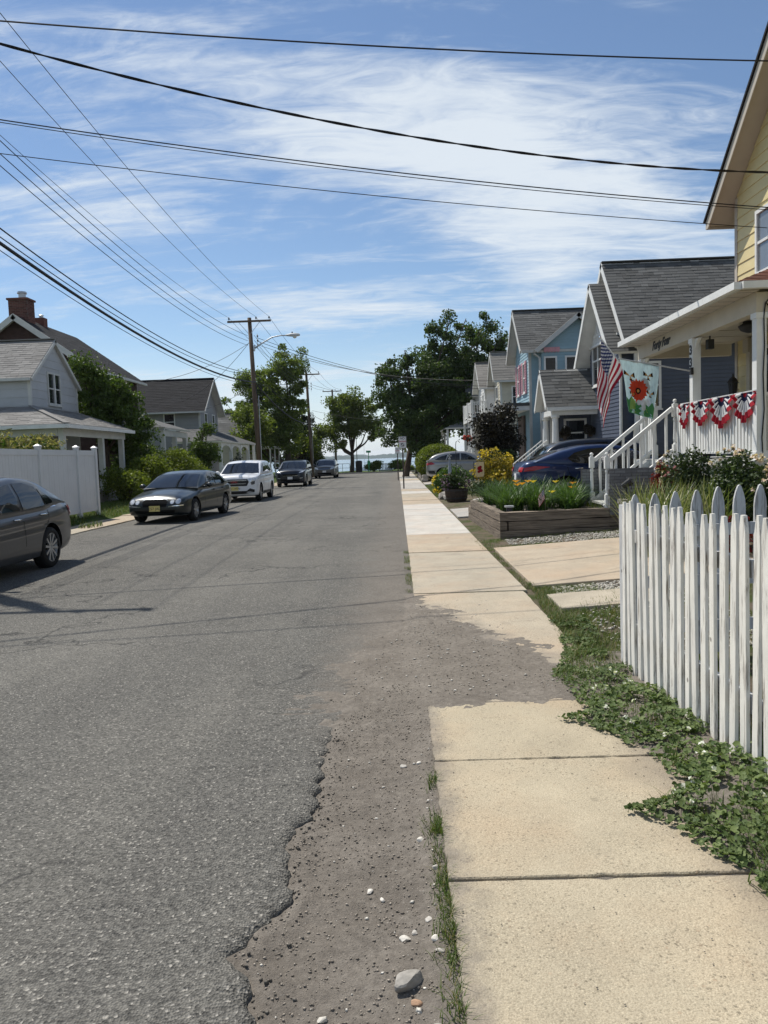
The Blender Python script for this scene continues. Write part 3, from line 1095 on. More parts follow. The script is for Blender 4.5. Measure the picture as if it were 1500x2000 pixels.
def road_edge(y):
    w = 0.026 * float(vnoise(y, 2.0, 3.1)) + 0.014 * float(vnoise(y, 5.0, 9.0)) + 0.010 * float(vnoise(y, 5.0, 23.0)) + 0.004 * float(vnoise(y, 5.0, 61.0))
    key = [(-9, -0.6), (1.6, -0.52), (2.1, -0.47), (2.30, -0.50), (2.40, -0.62), (2.52, -0.56), (2.75, -0.46), (3.1, -0.50), (3.5, -0.45), (4.0, -0.46), (4.6, -0.40), (5.0, -0.22), (5.5, 0.05), (5.9, 0.15), (90, 0.15)]
    for (y0, a), (y1, b) in zip(key[:-1], key[1:]):
        if y0 <= y <= y1:
            return a + (b - a) * (y - y0) / (y1 - y0) + (w if y < 5.6 else w * 0.2)
    return 0.15


ys = arange(-8, 1.5, 0.5) + arange(1.515, 6.5, 0.015) + arange(6.9, 14, 0.5) + arange(15, 82, 1.0)
offs = [None, -0.30, -0.14, -0.07, -0.03, -0.008, 0.0]
zo = [0, 0, 0.0, -0.003, -0.010, -0.022, -0.070]
V = []
for y in ys:
    e = road_edge(y)
    far = y > 5.4
    for x in (-7.95, -5.5, -3.2, -1.6):
        V.append((x, y, 0.012 * float(vnoise(x, y, 0.5)) if y < 60 else 0))
    for k in range(1, 7):
        lump = (0.007 * float(vnoise(e + offs[k], y, 9.0)) + 0.005 * float(vnoise(e + offs[k] * 3, y, 43.0))) * (0.3 if far else 1.0)
        jag = (0.018 * float(vnoise(k * 3.7, y, 17.0)) + 0.004 * float(vnoise(k * 5.1, y, 60.0))) if k >= 2 and not far else 0.0
        V.append((e + offs[k] + jag, y, (zo[k] * max(0.0, min(1.0, (5.0 - y) / 0.8)) if y > 4.2 else zo[k]) + lump * (1 if k < 6 else 0)))
nx = 10
a = np.array([j * nx + i for j in range(len(ys) - 1) for i in range(nx - 1)])
road = bigmesh('road', V, np.stack([a, a + 1, a + nx + 1, a + nx], 1), M['asphalt'], smooth=True)
structure(road)


def gutter_z(X, Y):
    z = -0.034 + 0.010 * vnoise(X, Y, 3.5) + 0.008 * vnoise(X, Y, 11.0, 3) + 0.004 * vnoise(X, Y, 37.0, 5)
    z = z + 0.045 * np.clip((Y - 3.9) / 1.4, 0, 1)
    z = z + (0.030 + 0.008 * vnoise(X, Y, 9.0)) * np.clip((X - 0.03) / 0.10, 0, 1)
    z = z + 0.012 * np.exp(-((X - np.vectorize(road_edge)(np.minimum(Y, 4.6)) - 0.05) / 0.05) ** 2) * (Y < 4.6)
    left = np.where(Y < 4.55, np.vectorize(road_edge)(np.minimum(Y, 4.55)) - 0.09, np.interp(Y, [4.55, 5.0, 5.5, 5.9], [-0.52, -0.36, -0.12, 0.13]))
    left = left + np.where(Y > 4.4, 0.05 * vnoise(X, Y, 6.0), 0)
    z = z + 0.012 * np.clip((Y - 4.3) / 0.5, 0, 1)
    z = np.minimum(z, 0.016)
    return z - 0.075 * np.clip((left - X) / 0.05, 0, 1) - 0.06 * np.clip((Y - 5.7) / 0.2, 0, 1)


structure(grid_sheet('dirt_gutter', arange(-1.1, 0.16, 0.02), arange(0.9, 6.2, 0.02), gutter_z, M['dirt']))

# right-hand yards rise gently away from the pavement


def yard_z(X, Y):
    return -0.012 + 0.052 * np.clip(X - 1.6, 0, 5) + 0.012 * vnoise(X, Y, 1.3) * np.clip((X - 1.3) * 2, 0, 1)


structure(grid_sheet('right_yard', arange(0.9, 3.0, 0.08) + arange(3.4, 40, 2.0), arange(-6, 30, 0.2) + arange(31, 95, 1.5), yard_z, M['yard']))


def lyard_z(X, Y):
    return 0.005 + 0.26 * np.clip((-8.9 - X) / 0.9, 0, 1) + 0.015 * vnoise(X, Y, 1.1)


structure(grid_sheet('left_yard', arange(-60, -16, 4) + arange(-15, -8.8, 0.2), arange(-6, 70, 0.5) + arange(71, 95, 3), lyard_z, M['lawn']))


def slab(parent, x0, x1, y0, y1, top, mat, rag=0.006, zf=None, depth=0.14):
    """One pavement slab: slightly ragged, chipped rim and a worn, not quite flat top."""
    n = 26
    pts = []
    for i in range(n):
        pts.append((x0 + (x1 - x0) * i / n, y0))
    for i in range(n):
        pts.append((x1, y0 + (y1 - y0) * i / n))
    for i in range(n):
        pts.append((x1 - (x1 - x0) * i / n, y1))
    for i in range(n):
        pts.append((x0, y1 - (y1 - y0) * i / n))
    cx, cy = (x0 + x1) / 2, (y0 + y1) / 2
    rings = []
    tilt = random.uniform(-0.004, 0.004)
    for sc, dz in ((0.0, -depth), (0.0, -0.006), (0.004, -0.001), (0.05, 0.0)):
        ring = []
        for k, (px, py) in enumerate(pts):
            ch = rag * (float(vnoise(px * 7, py * 7, 1.9, 2)) + 0.7 * float(vnoise(px, py, 31, 4)))
            dx = (1 if px < cx else -1) * (sc + abs(ch)) if abs(px - cx) > (x1 - x0) * 0.499 else 0
            dy = (1 if py < cy else -1) * (sc + abs(ch)) if abs(py - cy) > (y1 - y0) * 0.499 else 0
            q = (px + dx, py + dy)
            ring.append((*q, top + dz + (zf(q[0], q[1]) if zf else 0) + tilt * (py - cy)))
        rings.append(ring)
    mb = MB()
    N = len(pts)
    for r in rings:
        mb.v += r
    for i in range(len(rings) - 1):
        for j in range(N):
            jj = (j + 1) % N
            mb.f.append((i * N + j, i * N + jj, (i + 1) * N + jj, (i + 1) * N + j))
            mb.m.append(0)
    mb.f.append(tuple((len(rings) - 1) * N + j for j in range(N)))
    mb.m.append(0)
    return mb.build('slab', mat, parent)


walk = structure(thing('sidewalk', None, None))
MB().box(0.145, 1.40, -3, 81, -0.02, 0.010).build('joint_filling', M['dirt'], walk)
cuts = [(-3.0, -0.2, 'conc_near'), (-0.19, 1.60, 'conc_near'), (1.606, 2.764, 'conc_near'), (2.770, 3.890, 'conc_near'), (3.894, 4.82, 'conc_near'), (4.824, 8.75, 'conc_dirty'), (8.77, 12.58, 'conc_mid'),
        (12.60, 14.10, 'conc_tan'), (14.11, 15.50, 'conc_tan'), (15.52, 18.0, 'conc_white'), (18.02, 20.5, 'conc_white'), (20.52, 22.9, 'conc_white'), (22.92, 25.4, 'conc_white'),
        (25.42, 27.8, 'conc_tan'), (27.82, 30.2, 'conc_tan'), (30.22, 33.0, 'conc_mid')]
y = 33.02
while y < 79:
    cuts.append((y, y + 2.38, random.choice(['conc_grey', 'conc_tan', 'conc_white', 'conc_grey'])))
    y += 2.40
for y0, y1, mm in cuts:
    slab(walk, 0.135, 1.44 if y0 > 5 else 1.40, y0, y1, 0.022 + random.uniform(-0.003, 0.003), M[mm], 0.011 if y0 < 8 else 0.004)

drive = structure(thing('driveway', None, None))
ry = lambda x, y: float(0.052 * np.clip(x - 1.6, 0, 5))
slab(drive, 1.56, 4.6, 9.05, 12.85, 0.03, M['conc_tan'], 0.006, ry)
slab(drive, 1.60, 2.75, 7.66, 8.46, 0.03, M['conc_mid'], 0.008, ry)
slab(drive, 1.50, 2.95, 19.6, 22.6, 0.03, M['conc_grey'], 0.004, ry)
slab(drive, 2.96, 8.6, 18.0, 24.6, 0.03, M['conc_grey'], 0.004, ry)
slab(drive, 1.50, 7.2, 43.0, 46.4, 0.03, M['conc_grey'], 0.004, ry)

lwalk = structure(thing('left_pavement', None, None))
for k in range(26):
    y0 = 3.0 + k * 2.4
    slab(lwalk, -9.15 + random.uniform(-.05, .05), -7.9, y0, y0 + 2.38, 0.03 + random.uniform(-0.01, 0.01), M[random.choice(['conc_tan', 'conc_grey', 'conc_mid'])], 0.02)

# the end of the street: kerb, a strip of pavement, grass bank
end = structure(thing('end_kerb', None, None))
for k in range(10):
    MB().box(-12 + k * 1.5, -12 + k * 1.5 + 1.485, 82.0, 82.16, -0.05, 0.13).build('kerb_stone', M['conc_grey'], end)
structure(grid_sheet('end_path', arange(-12.5, 4, 1.5), [82.16, 84, 85.5], lambda X, Y: 0.06 + 0 * X, M['conc_grey']))
structure(grid_sheet('bank', arange(-60, 40, 2), arange(85.5, 102, 1.5), lambda X, Y: 0.05 - 0.4 * np.clip((Y - 97) / 4, 0, 1) + 0.1 * vnoise(X, Y, 0.6), M['lawn']))


# ------------------------------------------------------------------ stones, shells, grass and weeds on the ground
def pebble_arrays(P, size, flat=0.55):
    """Little faceted stones (10 verts, 16 tris each)."""
    n = len(P)
    ang = np.linspace(0, 2 * math.pi, 5)[:4]
    V = np.empty((n, 10, 3))
    rot = rng.random(n) * 6.28
    ax = size * (0.7 + 0.6 * rng.random(n))
    ay = size * (0.5 + 0.5 * rng.random(n))
    az = size * flat * (0.6 + 0.6 * rng.random(n))
    for r, (zz, sc) in enumerate(((0.30, 1.0), (0.80, 0.68))):
        for k in range(4):
            a = ang[k] + r * 0.6
            j = 0.8 + 0.4 * rng.random(n)
            x, y_ = np.cos(a) * ax * sc * j, np.sin(a) * ay * sc * j
            V[:, r * 4 + k, 0] = x * np.cos(rot) - y_ * np.sin(rot)
            V[:, r * 4 + k, 1] = x * np.sin(rot) + y_ * np.cos(rot)
            V[:, r * 4 + k, 2] = zz * az * 2
    V[:, 8] = 0
    V[:, 8, 2] = -az * 0.4
    V[:, 9] = 0
    V[:, 9, 2] = az * 2
    V += np.asarray(P)[:, None, :]
    f = []
    for k in range(4):
        kk = (k + 1) % 4
        f += [(8, kk, k), (k, kk, 4 + kk), (k, 4 + kk, 4 + k), (9, 4 + k, 4 + kk)]
    F = (np.arange(n) * 10)[:, None, None] + np.array(f)[None]
    return V.reshape(-1, 3), F.reshape(-1, 3)


def scatter(n, x0, x1, y0, y1, zf, ok=None):
    X = x0 + (x1 - x0) * rng.random(n)
    Y = y0 + (y1 - y0) * rng.random(n)
    P = np.stack([X, Y, zf(X, Y)], 1)
    return P if ok is None else P[ok(X, Y)]


edge_arr = np.vectorize(road_edge)


def gz(X, Y):
    return np.where(Y < 5.3, gutter_z(X, Y), 0.002)


P = scatter(15000, -0.75, 0.14, 1.5, 5.3, gz, lambda X, Y: X > edge_arr(Y) + 0.01)
V, F = pebble_arrays(P, 0.0014 + 0.0060 * rng.random(len(P)) ** 4, 0.40)
tag(bigmesh('gutter_gravel', V, F, M['grit']), 'fine grit and gravel lying in the dirt gutter', 'gravel', kind='stuff')
P = scatter(900, -0.7, 0.95, 1.6, 8.6, gz, lambda X, Y: (X > edge_arr(np.minimum(Y, 5.2)) + 0.02) & ((X < 0.12) | (Y > 5.0)) & (rng.random(len(X)) < np.clip(1.3 - Y / 9, 0.2, 1)))
P[:, 2] = np.where((P[:, 0] > 0.12), 0.024, P[:, 2])
V, F = pebble_arrays(P, 0.003 + 0.010 * rng.random(len(P)) ** 2.5, 0.28)
tag(bigmesh('shell_chips', V, F, M['shell']), 'small white shell chips strewn over the dirt gutter', 'shell chips', kind='stuff')


def rock(name, label, c, r, mat, seed, group=None, cat='stone', rot=0.0):
    bm = bmesh.new()
    bmesh.ops.create_icosphere(bm, subdivisions=3, radius=1.0)
    rs = np.random.default_rng(seed)
    pl = unit(rs.normal(size=(11, 3)))
    off = 0.52 + 0.22 * rs.random(11)
    for v in bm.verts:
        p = np.array(v.co)
        for q, d in zip(pl, off):
            t = p @ q - d
            if t > 0:
                p = p - q * t * 0.93
        p = p * (1 + 0.03 * float(vnoise(p[0] * 5 + seed, p[1] * 5 + p[2] * 3, 1.5)))
        v.co = p
    me = bpy.data.meshes.new(name)
    ca, sa = math.cos(rot), math.sin(rot)
    for v in bm.verts:
        x, y_, z = v.co.x * r[0], v.co.y * r[1], v.co.z * r[2]
        v.co = (x * ca - y_ * sa, x * sa + y_ * ca, z)
    bm.to_mesh(me)
    bm.free()
    me.materials.append(mat)
    o = link(name, me)
    o.location = c
    return tag(o, label, cat, group)


rock('rock', 'biggest angular grey white rock lying in the dirt gutter', (-0.02, 2.26, -0.016), (0.056, 0.034, 0.040), M['pebble'], 4, 'stones in the gutter', rot=0.5)
rock('pebble', 'smooth tan oval pebble just below the biggest gutter rock', (0.0, 2.185, -0.030), (0.022, 0.015, 0.012), M['tanpebble'], 5, 'stones in the gutter')
for k, (x, y, s, lab) in enumerate([
        (-0.275, 2.13, 0.020, 'cream pebble of the touching pair low in the gutter, upper one'), (-0.268, 2.085, 0.019, 'cream pebble of the touching pair low in the gutter, lower one'),
        (0.060, 2.07, 0.026, 'ragged white stone at the slab edge near the bottom'), (-0.03, 2.50, 0.022, 'grey stone of the pair halfway up the lower gutter'),
        (-0.16, 2.80, 0.019, 'white stone in the middle of the gutter beside the broken asphalt bay'), (0.055, 2.60, 0.019, 'upright pale stone near the slab edge beside a grass tuft'),
        (0.045, 3.16, 0.022, 'chalky white stone just left of the upper grass tuft'), (0.095, 2.92, 0.022, 'pale grey stone wedged below the slab edge'),
        (-0.02, 3.93, 0.024, 'round buff stone far up the gutter near the slab corner'), (0.06, 3.94, 0.015, 'small white stone right of the round buff stone'),
        (0.005, 2.545, 0.016, 'small grey stone touching the paired grey stone'), (0.085, 2.40, 0.018, 'white stone in the grass at the slab edge'),
        (0.075, 2.47, 0.017, 'flat white chip left of the slab edge grass'), (-0.11, 2.75, 0.014, 'thin white shell piece right of the middle white stone')]):
    rock('pebble', lab, (x, y, float(gutter_z(np.array(x), np.array(y))) + s * 0.12), (s, s * 0.72, s * 0.6), M['pebble' if k % 3 else 'shell'], 20 + k, 'stones in the gutter', rot=k * 1.1)

# clam-shell strips beside the driveway
P = np.concatenate([scatter(1500, 1.75, 3.6, 8.50, 9.02, lambda X, Y: yard_z(X, Y) + 0.008), scatter(1900, 1.9, 4.6, 12.9, 14.1, lambda X, Y: yard_z(X, Y) + 0.008, lambda X, Y: Y > 13.35 - 0.2 * (X - 1.6)),
                    scatter(900, 1.75, 3.2, 5.8, 8.4, lambda X, Y: yard_z(X, Y) + 0.006)])
V, F = pebble_arrays(P, 0.010 + 0.016 * rng.random(len(P)), 0.35)
tag(bigmesh('shell_gravel', V, F, M['shell']), 'white crushed shell gravel in strips beside the driveway', 'gravel', kind='stuff')


# mallow weeds along the fence foot: lobed, cupped leaves on short stalks
def weed_left(y):
    k = [(1.2, 1.20), (2.6, 1.22), (2.75, 1.24), (2.9, 1.12), (3.1, 1.10), (3.25, 0.93), (3.36, 1.12), (3.45, 1.22), (3.7, 1.26), (3.95, 1.22), (4.1, 1.12), (4.3, 1.05), (4.43, 0.88), (4.5, 1.0), (4.6, 1.08), (5.0, 1.06), (5.3, 1.0), (5.6, 1.15), (6.1, 1.28), (6.8, 1.34), (7.5, 1.38), (9.0, 1.50)]
    return np.interp(y, [a for a, b in k], [b for a, b in k])


def weed_h(X, Y):
    d = np.clip((X - weed_left(Y)) / 0.35, 0, 1)
    return d * (np.interp(Y, [2.4, 3.2, 4.0, 5.0, 7.0], [0.17, 0.12, 0.085, 0.06, 0.03]) + 0.03 * vnoise(X, Y, 6.0))


def lobed_leaves(P, size, nrm):
    """Five-lobed cupped leaf: 11-vertex fan (10 tris)."""
    n = len(P)
    a = unit(np.cross(nrm, rng.normal(size=(n, 3))))
    b = np.cross(nrm, a)
    k = 11
    V = np.empty((n, k + 1, 3))
    V[:, k] = P - nrm * (size * 0.16)[:, None]
    for i in range(k):
        t = 2 * math.pi * i / k
        rr = size * (0.50 if i % 2 == 0 else 0.43) * (0.9 + 0.2 * rng.random(n))
        if i == 0:
            rr = size * 0.12
        V[:, i] = P + (a * math.cos(t) + b * math.sin(t)) * rr[:, None] + nrm * (size * 0.06 * ((i % 2) - 0.5))[:, None]
    base = (np.arange(n) * (k + 1))[:, None, None]
    F = base + np.array([(k, i, (i + 1) % k) for i in range(k)])[None]
    return V.reshape(-1, 3), F.reshape(-1, 3)


n = 17000
Y = 1.6 + 6.0 * rng.random(n) ** 1.35
X = weed_left(Y) + 0.62 * rng.random(n) ** 0.85 * np.where(Y > 5.4, 0.55, 1)
clump = vnoise(X, Y, 5.0, 4) + 0.7 * vnoise(X, Y, 14.0, 1)
keep = (clump > -0.60 + 0.60 * rng.random(n) + 0.35 * np.clip((Y - 4.8) / 1.5, 0, 1)) & (Y < 7.2)
X, Y = X[keep], Y[keep]
Z = 0.040 + np.maximum(weed_h(X, Y), 0.012) * (0.25 + 0.75 * rng.random(len(X)) ** 0.5)
nr = unit(rng.normal(size=(len(X), 3)) * 0.42 + np.array([-0.12, -0.18, 1.0]))
V, F = lobed_leaves(np.stack([X, Y, Z], 1), (0.013 + 0.036 * rng.random(len(X)) ** 2.0) * np.where(Y > 4.8, 0.8, 1), nr)
tag(bigmesh('mallow_weeds', V, F, M['weed']), 'mass of round leaved green weeds along the foot of the picket fence', 'weeds', kind='stuff')
st = np.stack([X, Y, np.full(len(X), 0.0)], 1)[::3]
blades('weed_stalks', st + np.array([0, 0, 0.005]), np.maximum(Z[::3], 0.02) * 1.05, 0.0035, M['weed'], lean=0.25, kind='stuff', seg=2)
bpy.data.objects['weed_stalks']['label'] = 'thin stalks under the round leaved weeds'
bpy.data.objects['weed_stalks']['category'] = 'weeds'


def tufts(name, label, P, length, width, mat, lean=0.6, cat='grass'):
    o = blades(name, P, length, width, mat, lean=lean, kind='stuff')
    return tag(o, label, cat)


c = []
for x, y, r, k in [(0.115, 3.2, 0.05, 190), (0.125, 2.76, 0.06, 200), (0.12, 2.4, 0.06, 170), (0.12, 2.12, 0.05, 90), (0.12, 3.66, 0.035, 70), (0.11, 3.0, 0.03, 40), (0.12, 2.58, 0.04, 80), (0.10, 9.5, 0.05, 0), (0.12, 1.85, 0.05, 90)]:
    q = rng.normal(size=(k, 3)) * np.array([r * 0.42, r * 1.25, 0])
    c.append(q + np.array([x, y, -0.03]))
q = rng.random((900, 3)) * np.array([0.10, 4.2, 0]) + np.array([0.05, 8.8, 0.0])
c.append(q[vnoise(q[:, 0], q[:, 1], 3.0) > 0.0])
c = np.concatenate(c)
c[:, 0] = np.minimum(c[:, 0], 0.137)
c[:, 2] = np.where(c[:, 1] < 5, gutter_z(c[:, 0], c[:, 1]) - 0.003, c[:, 2])
tufts('edge_grass', 'short grass tufts growing along the slab edge in the gutter', c, 0.050, 0.0035, M['grass'], 0.9)
# low grass right of the pavement between slab and driveway
P = scatter(22000, 1.20, 2.75, 5.2, 9.3, lambda X, Y: np.maximum(yard_z(X, Y), np.where(Y < 5.9, 0.03, 0.0)), lambda X, Y: (X > weed_left(Y) + 0.02) & (X < weed_left(Y) + 0.42 + 0.35 * (vnoise(X, Y, 2.0) > 0.1)) & ~((X > 1.6) & (Y > 7.66) & (Y < 8.46)) & ~((X > 1.6) & (Y > 9.03)))
tufts('verge_grass', 'patchy low green grass beside the pavement near the driveway', P, 0.055, 0.0045, M['grass'], 1.0)
P = scatter(5200, 1.35, 4.2, 12.5, 14.25, lambda X, Y: yard_z(X, Y) + 0.01, lambda X, Y: (((X < 1.72 + 0.15 * vnoise(Y, X, 3)) & (Y > 12.55)) | ((Y < 13.35 - 0.1 * X + 0.1 * vnoise(X, Y, 4)) & (Y > 12.86) & (X < 2.6)) | ((Y > 14.0))) & (rng.random(len(X)) < 0.75))
tufts('planter_foot_grass', 'dark green grass strip at the foot of the timber bed', P, 0.055, 0.005, M['grass'], 0.9)
# seams of grass in the pavement joints
c = []
for y0, dens in ((8.76, 260), (12.59, 60)):
    q = np.stack([0.14 + 1.28 * rng.random(dens), y0 + 0.012 * rng.normal(size=dens), np.full(dens, 0.005)], 1)
    c.append(q)
q = np.stack([1.50 + 0.035 * rng.normal(size=1500), 8.9 + 4.2 * rng.random(1500), np.full(1500, 0.0)], 1)
c.append(q[vnoise(q[:, 1], q[:, 1], 2.3) > -0.5])
tufts('joint_grass', 'thin line of grass in the joint between pavement and driveway', np.concatenate(c), 0.028, 0.004, M['grass'], 0.9)
# left verge lawn between the fence, the bushes and the pavement
P = scatter(26000, -12.5, -8.9, 17.0, 34.0, lyard_z, lambda X, Y: (X < -9.05 + 0.2 * vnoise(X, Y, 1.2)))
tufts('left_lawn_grass', 'ragged lawn on the bank behind the left pavement', P, 0.13, 0.012, M['grass'], 0.8)
P = scatter(420, -8.6, -8.0, 19.0, 21.2, lambda X, Y: 0.03 + 0 * X, lambda X, Y: np.hypot((X + 8.25) / 0.25, (Y - 20.3) / 0.6) < 1)
tufts('pavement_weed', 'green weed clump sprouting on the left pavement edge', P, 0.16, 0.012, M['grass'], 0.8, 'weeds')
# yard grass behind the picket fence and about the right-hand gardens
P = scatter(9000, 1.75, 4.5, 2.4, 8.6, yard_z, lambda X, Y: vnoise(X, Y, 1.7) > -0.2)
tufts('yard_grass', 'thin rough grass in the yard behind the picket fence', P, 0.09, 0.006, M['grass'], 0.9)
P = scatter(9000, 1.46, 3.2, 30.0, 42.0, yard_z)
tufts('garden_grass', 'green grass verge before the flower garden', P, 0.10, 0.014, M['grass'], 0.8)
# a rank clump of finer weeds at the near end of the fence, and stray yellow flowers among the mallow
P = rng.normal(size=(900, 3)) * np.array([0.09, 0.13, 0]) + np.array([1.50, 2.72, 0.0])
tufts('fence_weed_clump', 'feathery dark green weed clump at the near end of the picket fence', P, 0.20, 0.006, M['weed'], 0.9, 'weeds')
Q = []
for k in range(26):
    yq = random.uniform(2.7, 5.4)
    xq = float(weed_left(yq)) + random.uniform(0.12, 0.4)
    Q.append((xq, yq, 0.05 + max(0.0, float(weed_h(np.array(xq), np.array(yq))))))
tag(leafcloud('weed_flowers', np.repeat(np.array(Q), 5, axis=0) + rng.normal(size=(130, 3)) * 0.006, 0.020, M['whitepetal'], None, 0.8, 0.5), 'tiny pale flowers scattered through the fence weeds', 'flowers', kind='stuff')
# bare soil under the weeds, and crumbs broken off the asphalt edge
_ys = arange(1.2, 5.9, 0.04)
_V, _n = [], 9
for yv in _ys:
    x0 = float(weed_left(yv)) + 0.07 + 0.05 * float(vnoise(yv, 1.0, 7.0)) + 0.02 * float(vnoise(yv, 1.0, 31.0))
    for i in range(_n):
        xx = x0 + (1.78 - x0) * i / (_n - 1)
        _V.append((xx, yv, 0.017 if i == 0 else 0.034 + 0.012 * float(vnoise(xx, yv, 8.0)) + 0.02 * i / _n))
a = np.array([j * _n + i for j in range(len(_ys) - 1) for i in range(_n - 1)])
structure(bigmesh('verge_soil', _V, np.stack([a, a + 1, a + _n + 1, a + _n], 1), M['dirt'], smooth=True))
yv = 1.5 + 3.2 * rng.random(700)
xv = edge_arr(yv) + 0.005 + 0.16 * rng.random(700) ** 2.2
P = np.stack([xv, yv, gutter_z(xv, yv) + 0.001], 1)
V, F = pebble_arrays(P, 0.0015 + 0.009 * rng.random(len(P)) ** 4, 0.4)
tag(bigmesh('asphalt_crumbs', V, F, M['asphalt_crumb']), 'dark crumbs broken from the ragged asphalt edge', 'rubble', kind='stuff')
P = scatter(2400, 0.16, 1.30, 1.6, 4.8, lambda X, Y: 0.0225 + 0 * X, lambda X, Y: (X < weed_left(Y)) & ((X < 0.16 + 0.12 * rng.random(len(X)) ** 2) | (X > weed_left(Y) - 0.12) | (rng.random(len(X)) < 0.12)))
V, F = pebble_arrays(P, 0.0012 + 0.0035 * rng.random(len(P)) ** 3, 0.4)
tag(bigmesh('pavement_grit', V, F, M['grit']), 'fine grit scattered over the near pavement slabs', 'grit', kind='stuff')
P = scatter(4600, 1.05, 1.6, 2.6, 7.3, lambda X, Y: 0.03 + 0 * X, lambda X, Y: (X > weed_left(Y) + 0.03) & (vnoise(X, Y, 4.0, 2) > 0.0))
tufts('verge_blades', 'grass blades and dry straw mixed through the fence weeds', P, 0.085, 0.0045, M['grass'], 0.9)
# soil washed out of the gutter over the lost stretch of pavement


def wash_z(X, Y):
    m = np.minimum(np.minimum(1.18 - 0.36 * (Y - 5.4) - X, X - (-0.50 + 0.22 * np.clip(Y - 5.0, 0, 3.6))), np.minimum((Y - 4.86) * 1.5, (8.5 - Y) * 0.8))
    m = m * 2.0 + 0.30 * vnoise(X, Y, 3.0, 2) + 0.22 * vnoise(X, Y, 9.0, 6) + 0.16 * vnoise(X, Y, 27.0, 1) + 0.14 * vnoise(X, Y, 71.0, 4)
    s = 0.004 + 0.022 * np.clip((X - 0.02) / 0.12, 0, 1)
    return s + np.clip(0.016 * m, -0.02, 0.010) + 0.003 * vnoise(X, Y, 19.0, 3)


structure(grid_sheet('washed_soil', arange(-0.8, 1.36, 0.02), arange(4.7, 8.8, 0.025), wash_z, M['dirt']))
for nm, cnt, sz, pw, mt, lab in (('wash_gravel', 5200, 0.0075, 4, 'grit', 'fine brown grit on the soil washed over the pavement'), ('wash_shells', 520, 0.014, 2.2, 'shell', 'white shell chips on the soil washed over the pavement')):
    P = scatter(cnt, -0.5, 1.15, 4.9, 8.5, lambda X, Y: wash_z(X, Y) + 0.001, lambda X, Y: wash_z(X, Y) > 0.006 + 0.022 * np.clip((X - 0.02) / 0.12, 0, 1))
    V, F = pebble_arrays(P, 0.002 + sz * rng.random(len(P)) ** pw, 0.32)
    tag(bigmesh(nm, V, F, M[mt]), lab, 'gravel', kind='stuff')

# ------------------------------------------------------------------ building helpers


def siding(parent, o, u, n, span, z0, z1, h, mat, openings=(), t=0.020):
    """Clapboards one by one: each course a wedge, cut where windows and doors are."""
    o, u, n = Vector(o), Vector(u), Vector(n)
    up = Vector((0, 0, 1))
    z = z0
    flip = u.cross(up).dot(n) < 0

    def P(a, zz, d):
        return o + u * a + up * (zz - o.z) + n * d
    while z < z1 - 0.01:
        zb = min(z + h, z1)
        a0, b0 = span(z)
        a1, b1 = span(zb)
        if b0 - a0 < 0.04:
            break
        segs = [(a0, b0, a1, b1)]
        mid = (z + zb) / 2
        for (p, q, zl, zh) in openings:
            if zl < mid < zh:
                new = []
                for (s0, e0, s1, e1) in segs:
                    if q <= s0 or p >= e0:
                        new.append((s0, e0, s1, e1))
                        continue
                    if p - s0 > 0.03:
                        new.append((s0, p, s1, p))
                    if e0 - q > 0.03:
                        new.append((q, e0, q, e1))
                segs = new
        for (s0, e0, s1, e1) in segs:
            if e1 <= s1:
                e1 = s1 = (s1 + e1) / 2
            pts = [P(s0, z, 0.0), P(e0, z, 0.0), P(e0, z, t), P(s0, z, t), P(s1, zb, 0.0), P(e1, zb, 0.0), P(e1, zb, t * 0.25), P(s1, zb, t * 0.25)]
            mb = MB()
            if not flip:
                pts = [pts[i] for i in (3, 2, 1, 0, 7, 6, 5, 4)]
            mb.hexa(pts)
            mb.build('board', mat, parent)
        z += h


TAB = {}


def shingles(parent, e0, e1, r1, r0, mat, tw=0.30, ex=0.145, parts=0, name='shingles', part_ok=None):
    """Courses of shingle tabs on the slope eave e0-e1, ridge r0-r1. The first 'parts' tabs are objects, the rest one mesh."""
    e0, e1, r0, r1 = Vector(e0), Vector(e1), Vector(r0), Vector(r1)
    n = (e1 - e0).cross(r0 - e0).normalized()
    if n.z < 0:
        n = -n
    rise = (r0 - e0).length
    k = max(2, int(rise / ex))
    tabs = []
    for i in range(k):
        f0, f1 = i / k, min(1.0, (i + 1.25) / k)
        a, b = e0.lerp(r0, f0), e1.lerp(r1, f0)
        a2, b2 = e0.lerp(r0, f1), e1.lerp(r1, f1)
        Lx = (b - a).length
        if Lx < 0.1:
            continue
        m = max(1, int(Lx / tw))
        cuts_ = [0.0] + sorted(min(1, max(0, (j + (0.5 if i % 2 else 0) + random.uniform(-.22, .22)) / m)) for j in range(1, m)) + [1.0]
        for c0, c1 in zip(cuts_[:-1], cuts_[1:]):
            if c1 - c0 < 0.01:
                continue
            g = 0.004 / Lx
            th = 0.010 + 0.009 * random.random()
            dz = random.uniform(-0.10, 0.06) / k
            p = [a.lerp(b, c0 + g), a.lerp(b, c1 - g), a2.lerp(b2, c1 - g), a2.lerp(b2, c0 + g)]
            drop = (e0 - r0).normalized() * max(0, -dz * rise)
            p[0] = p[0] + drop
            p[1] = p[1] + drop
            tabs.append(([p[0] + n * 0.001, p[1] + n * 0.001, p[2] + n * 0.001, p[3] + n * 0.001], [p[0] + n * th, p[1] + n * th, p[2] + n * 0.004, p[3] + n * 0.004]))
    rest = MB()
    made = 0
    for bot, topq in tabs:
        c = (topq[0] + topq[2]) / 2
        if made < parts and (part_ok is None or part_ok(c)):
            MB().hexa(bot + topq).build('shingle', mat, parent)
            made += 1
        else:
            rest.hexa(bot + topq)
    if rest.f:
        o = rest.build(name, mat, parent)
        o['kind'] = 'stuff'


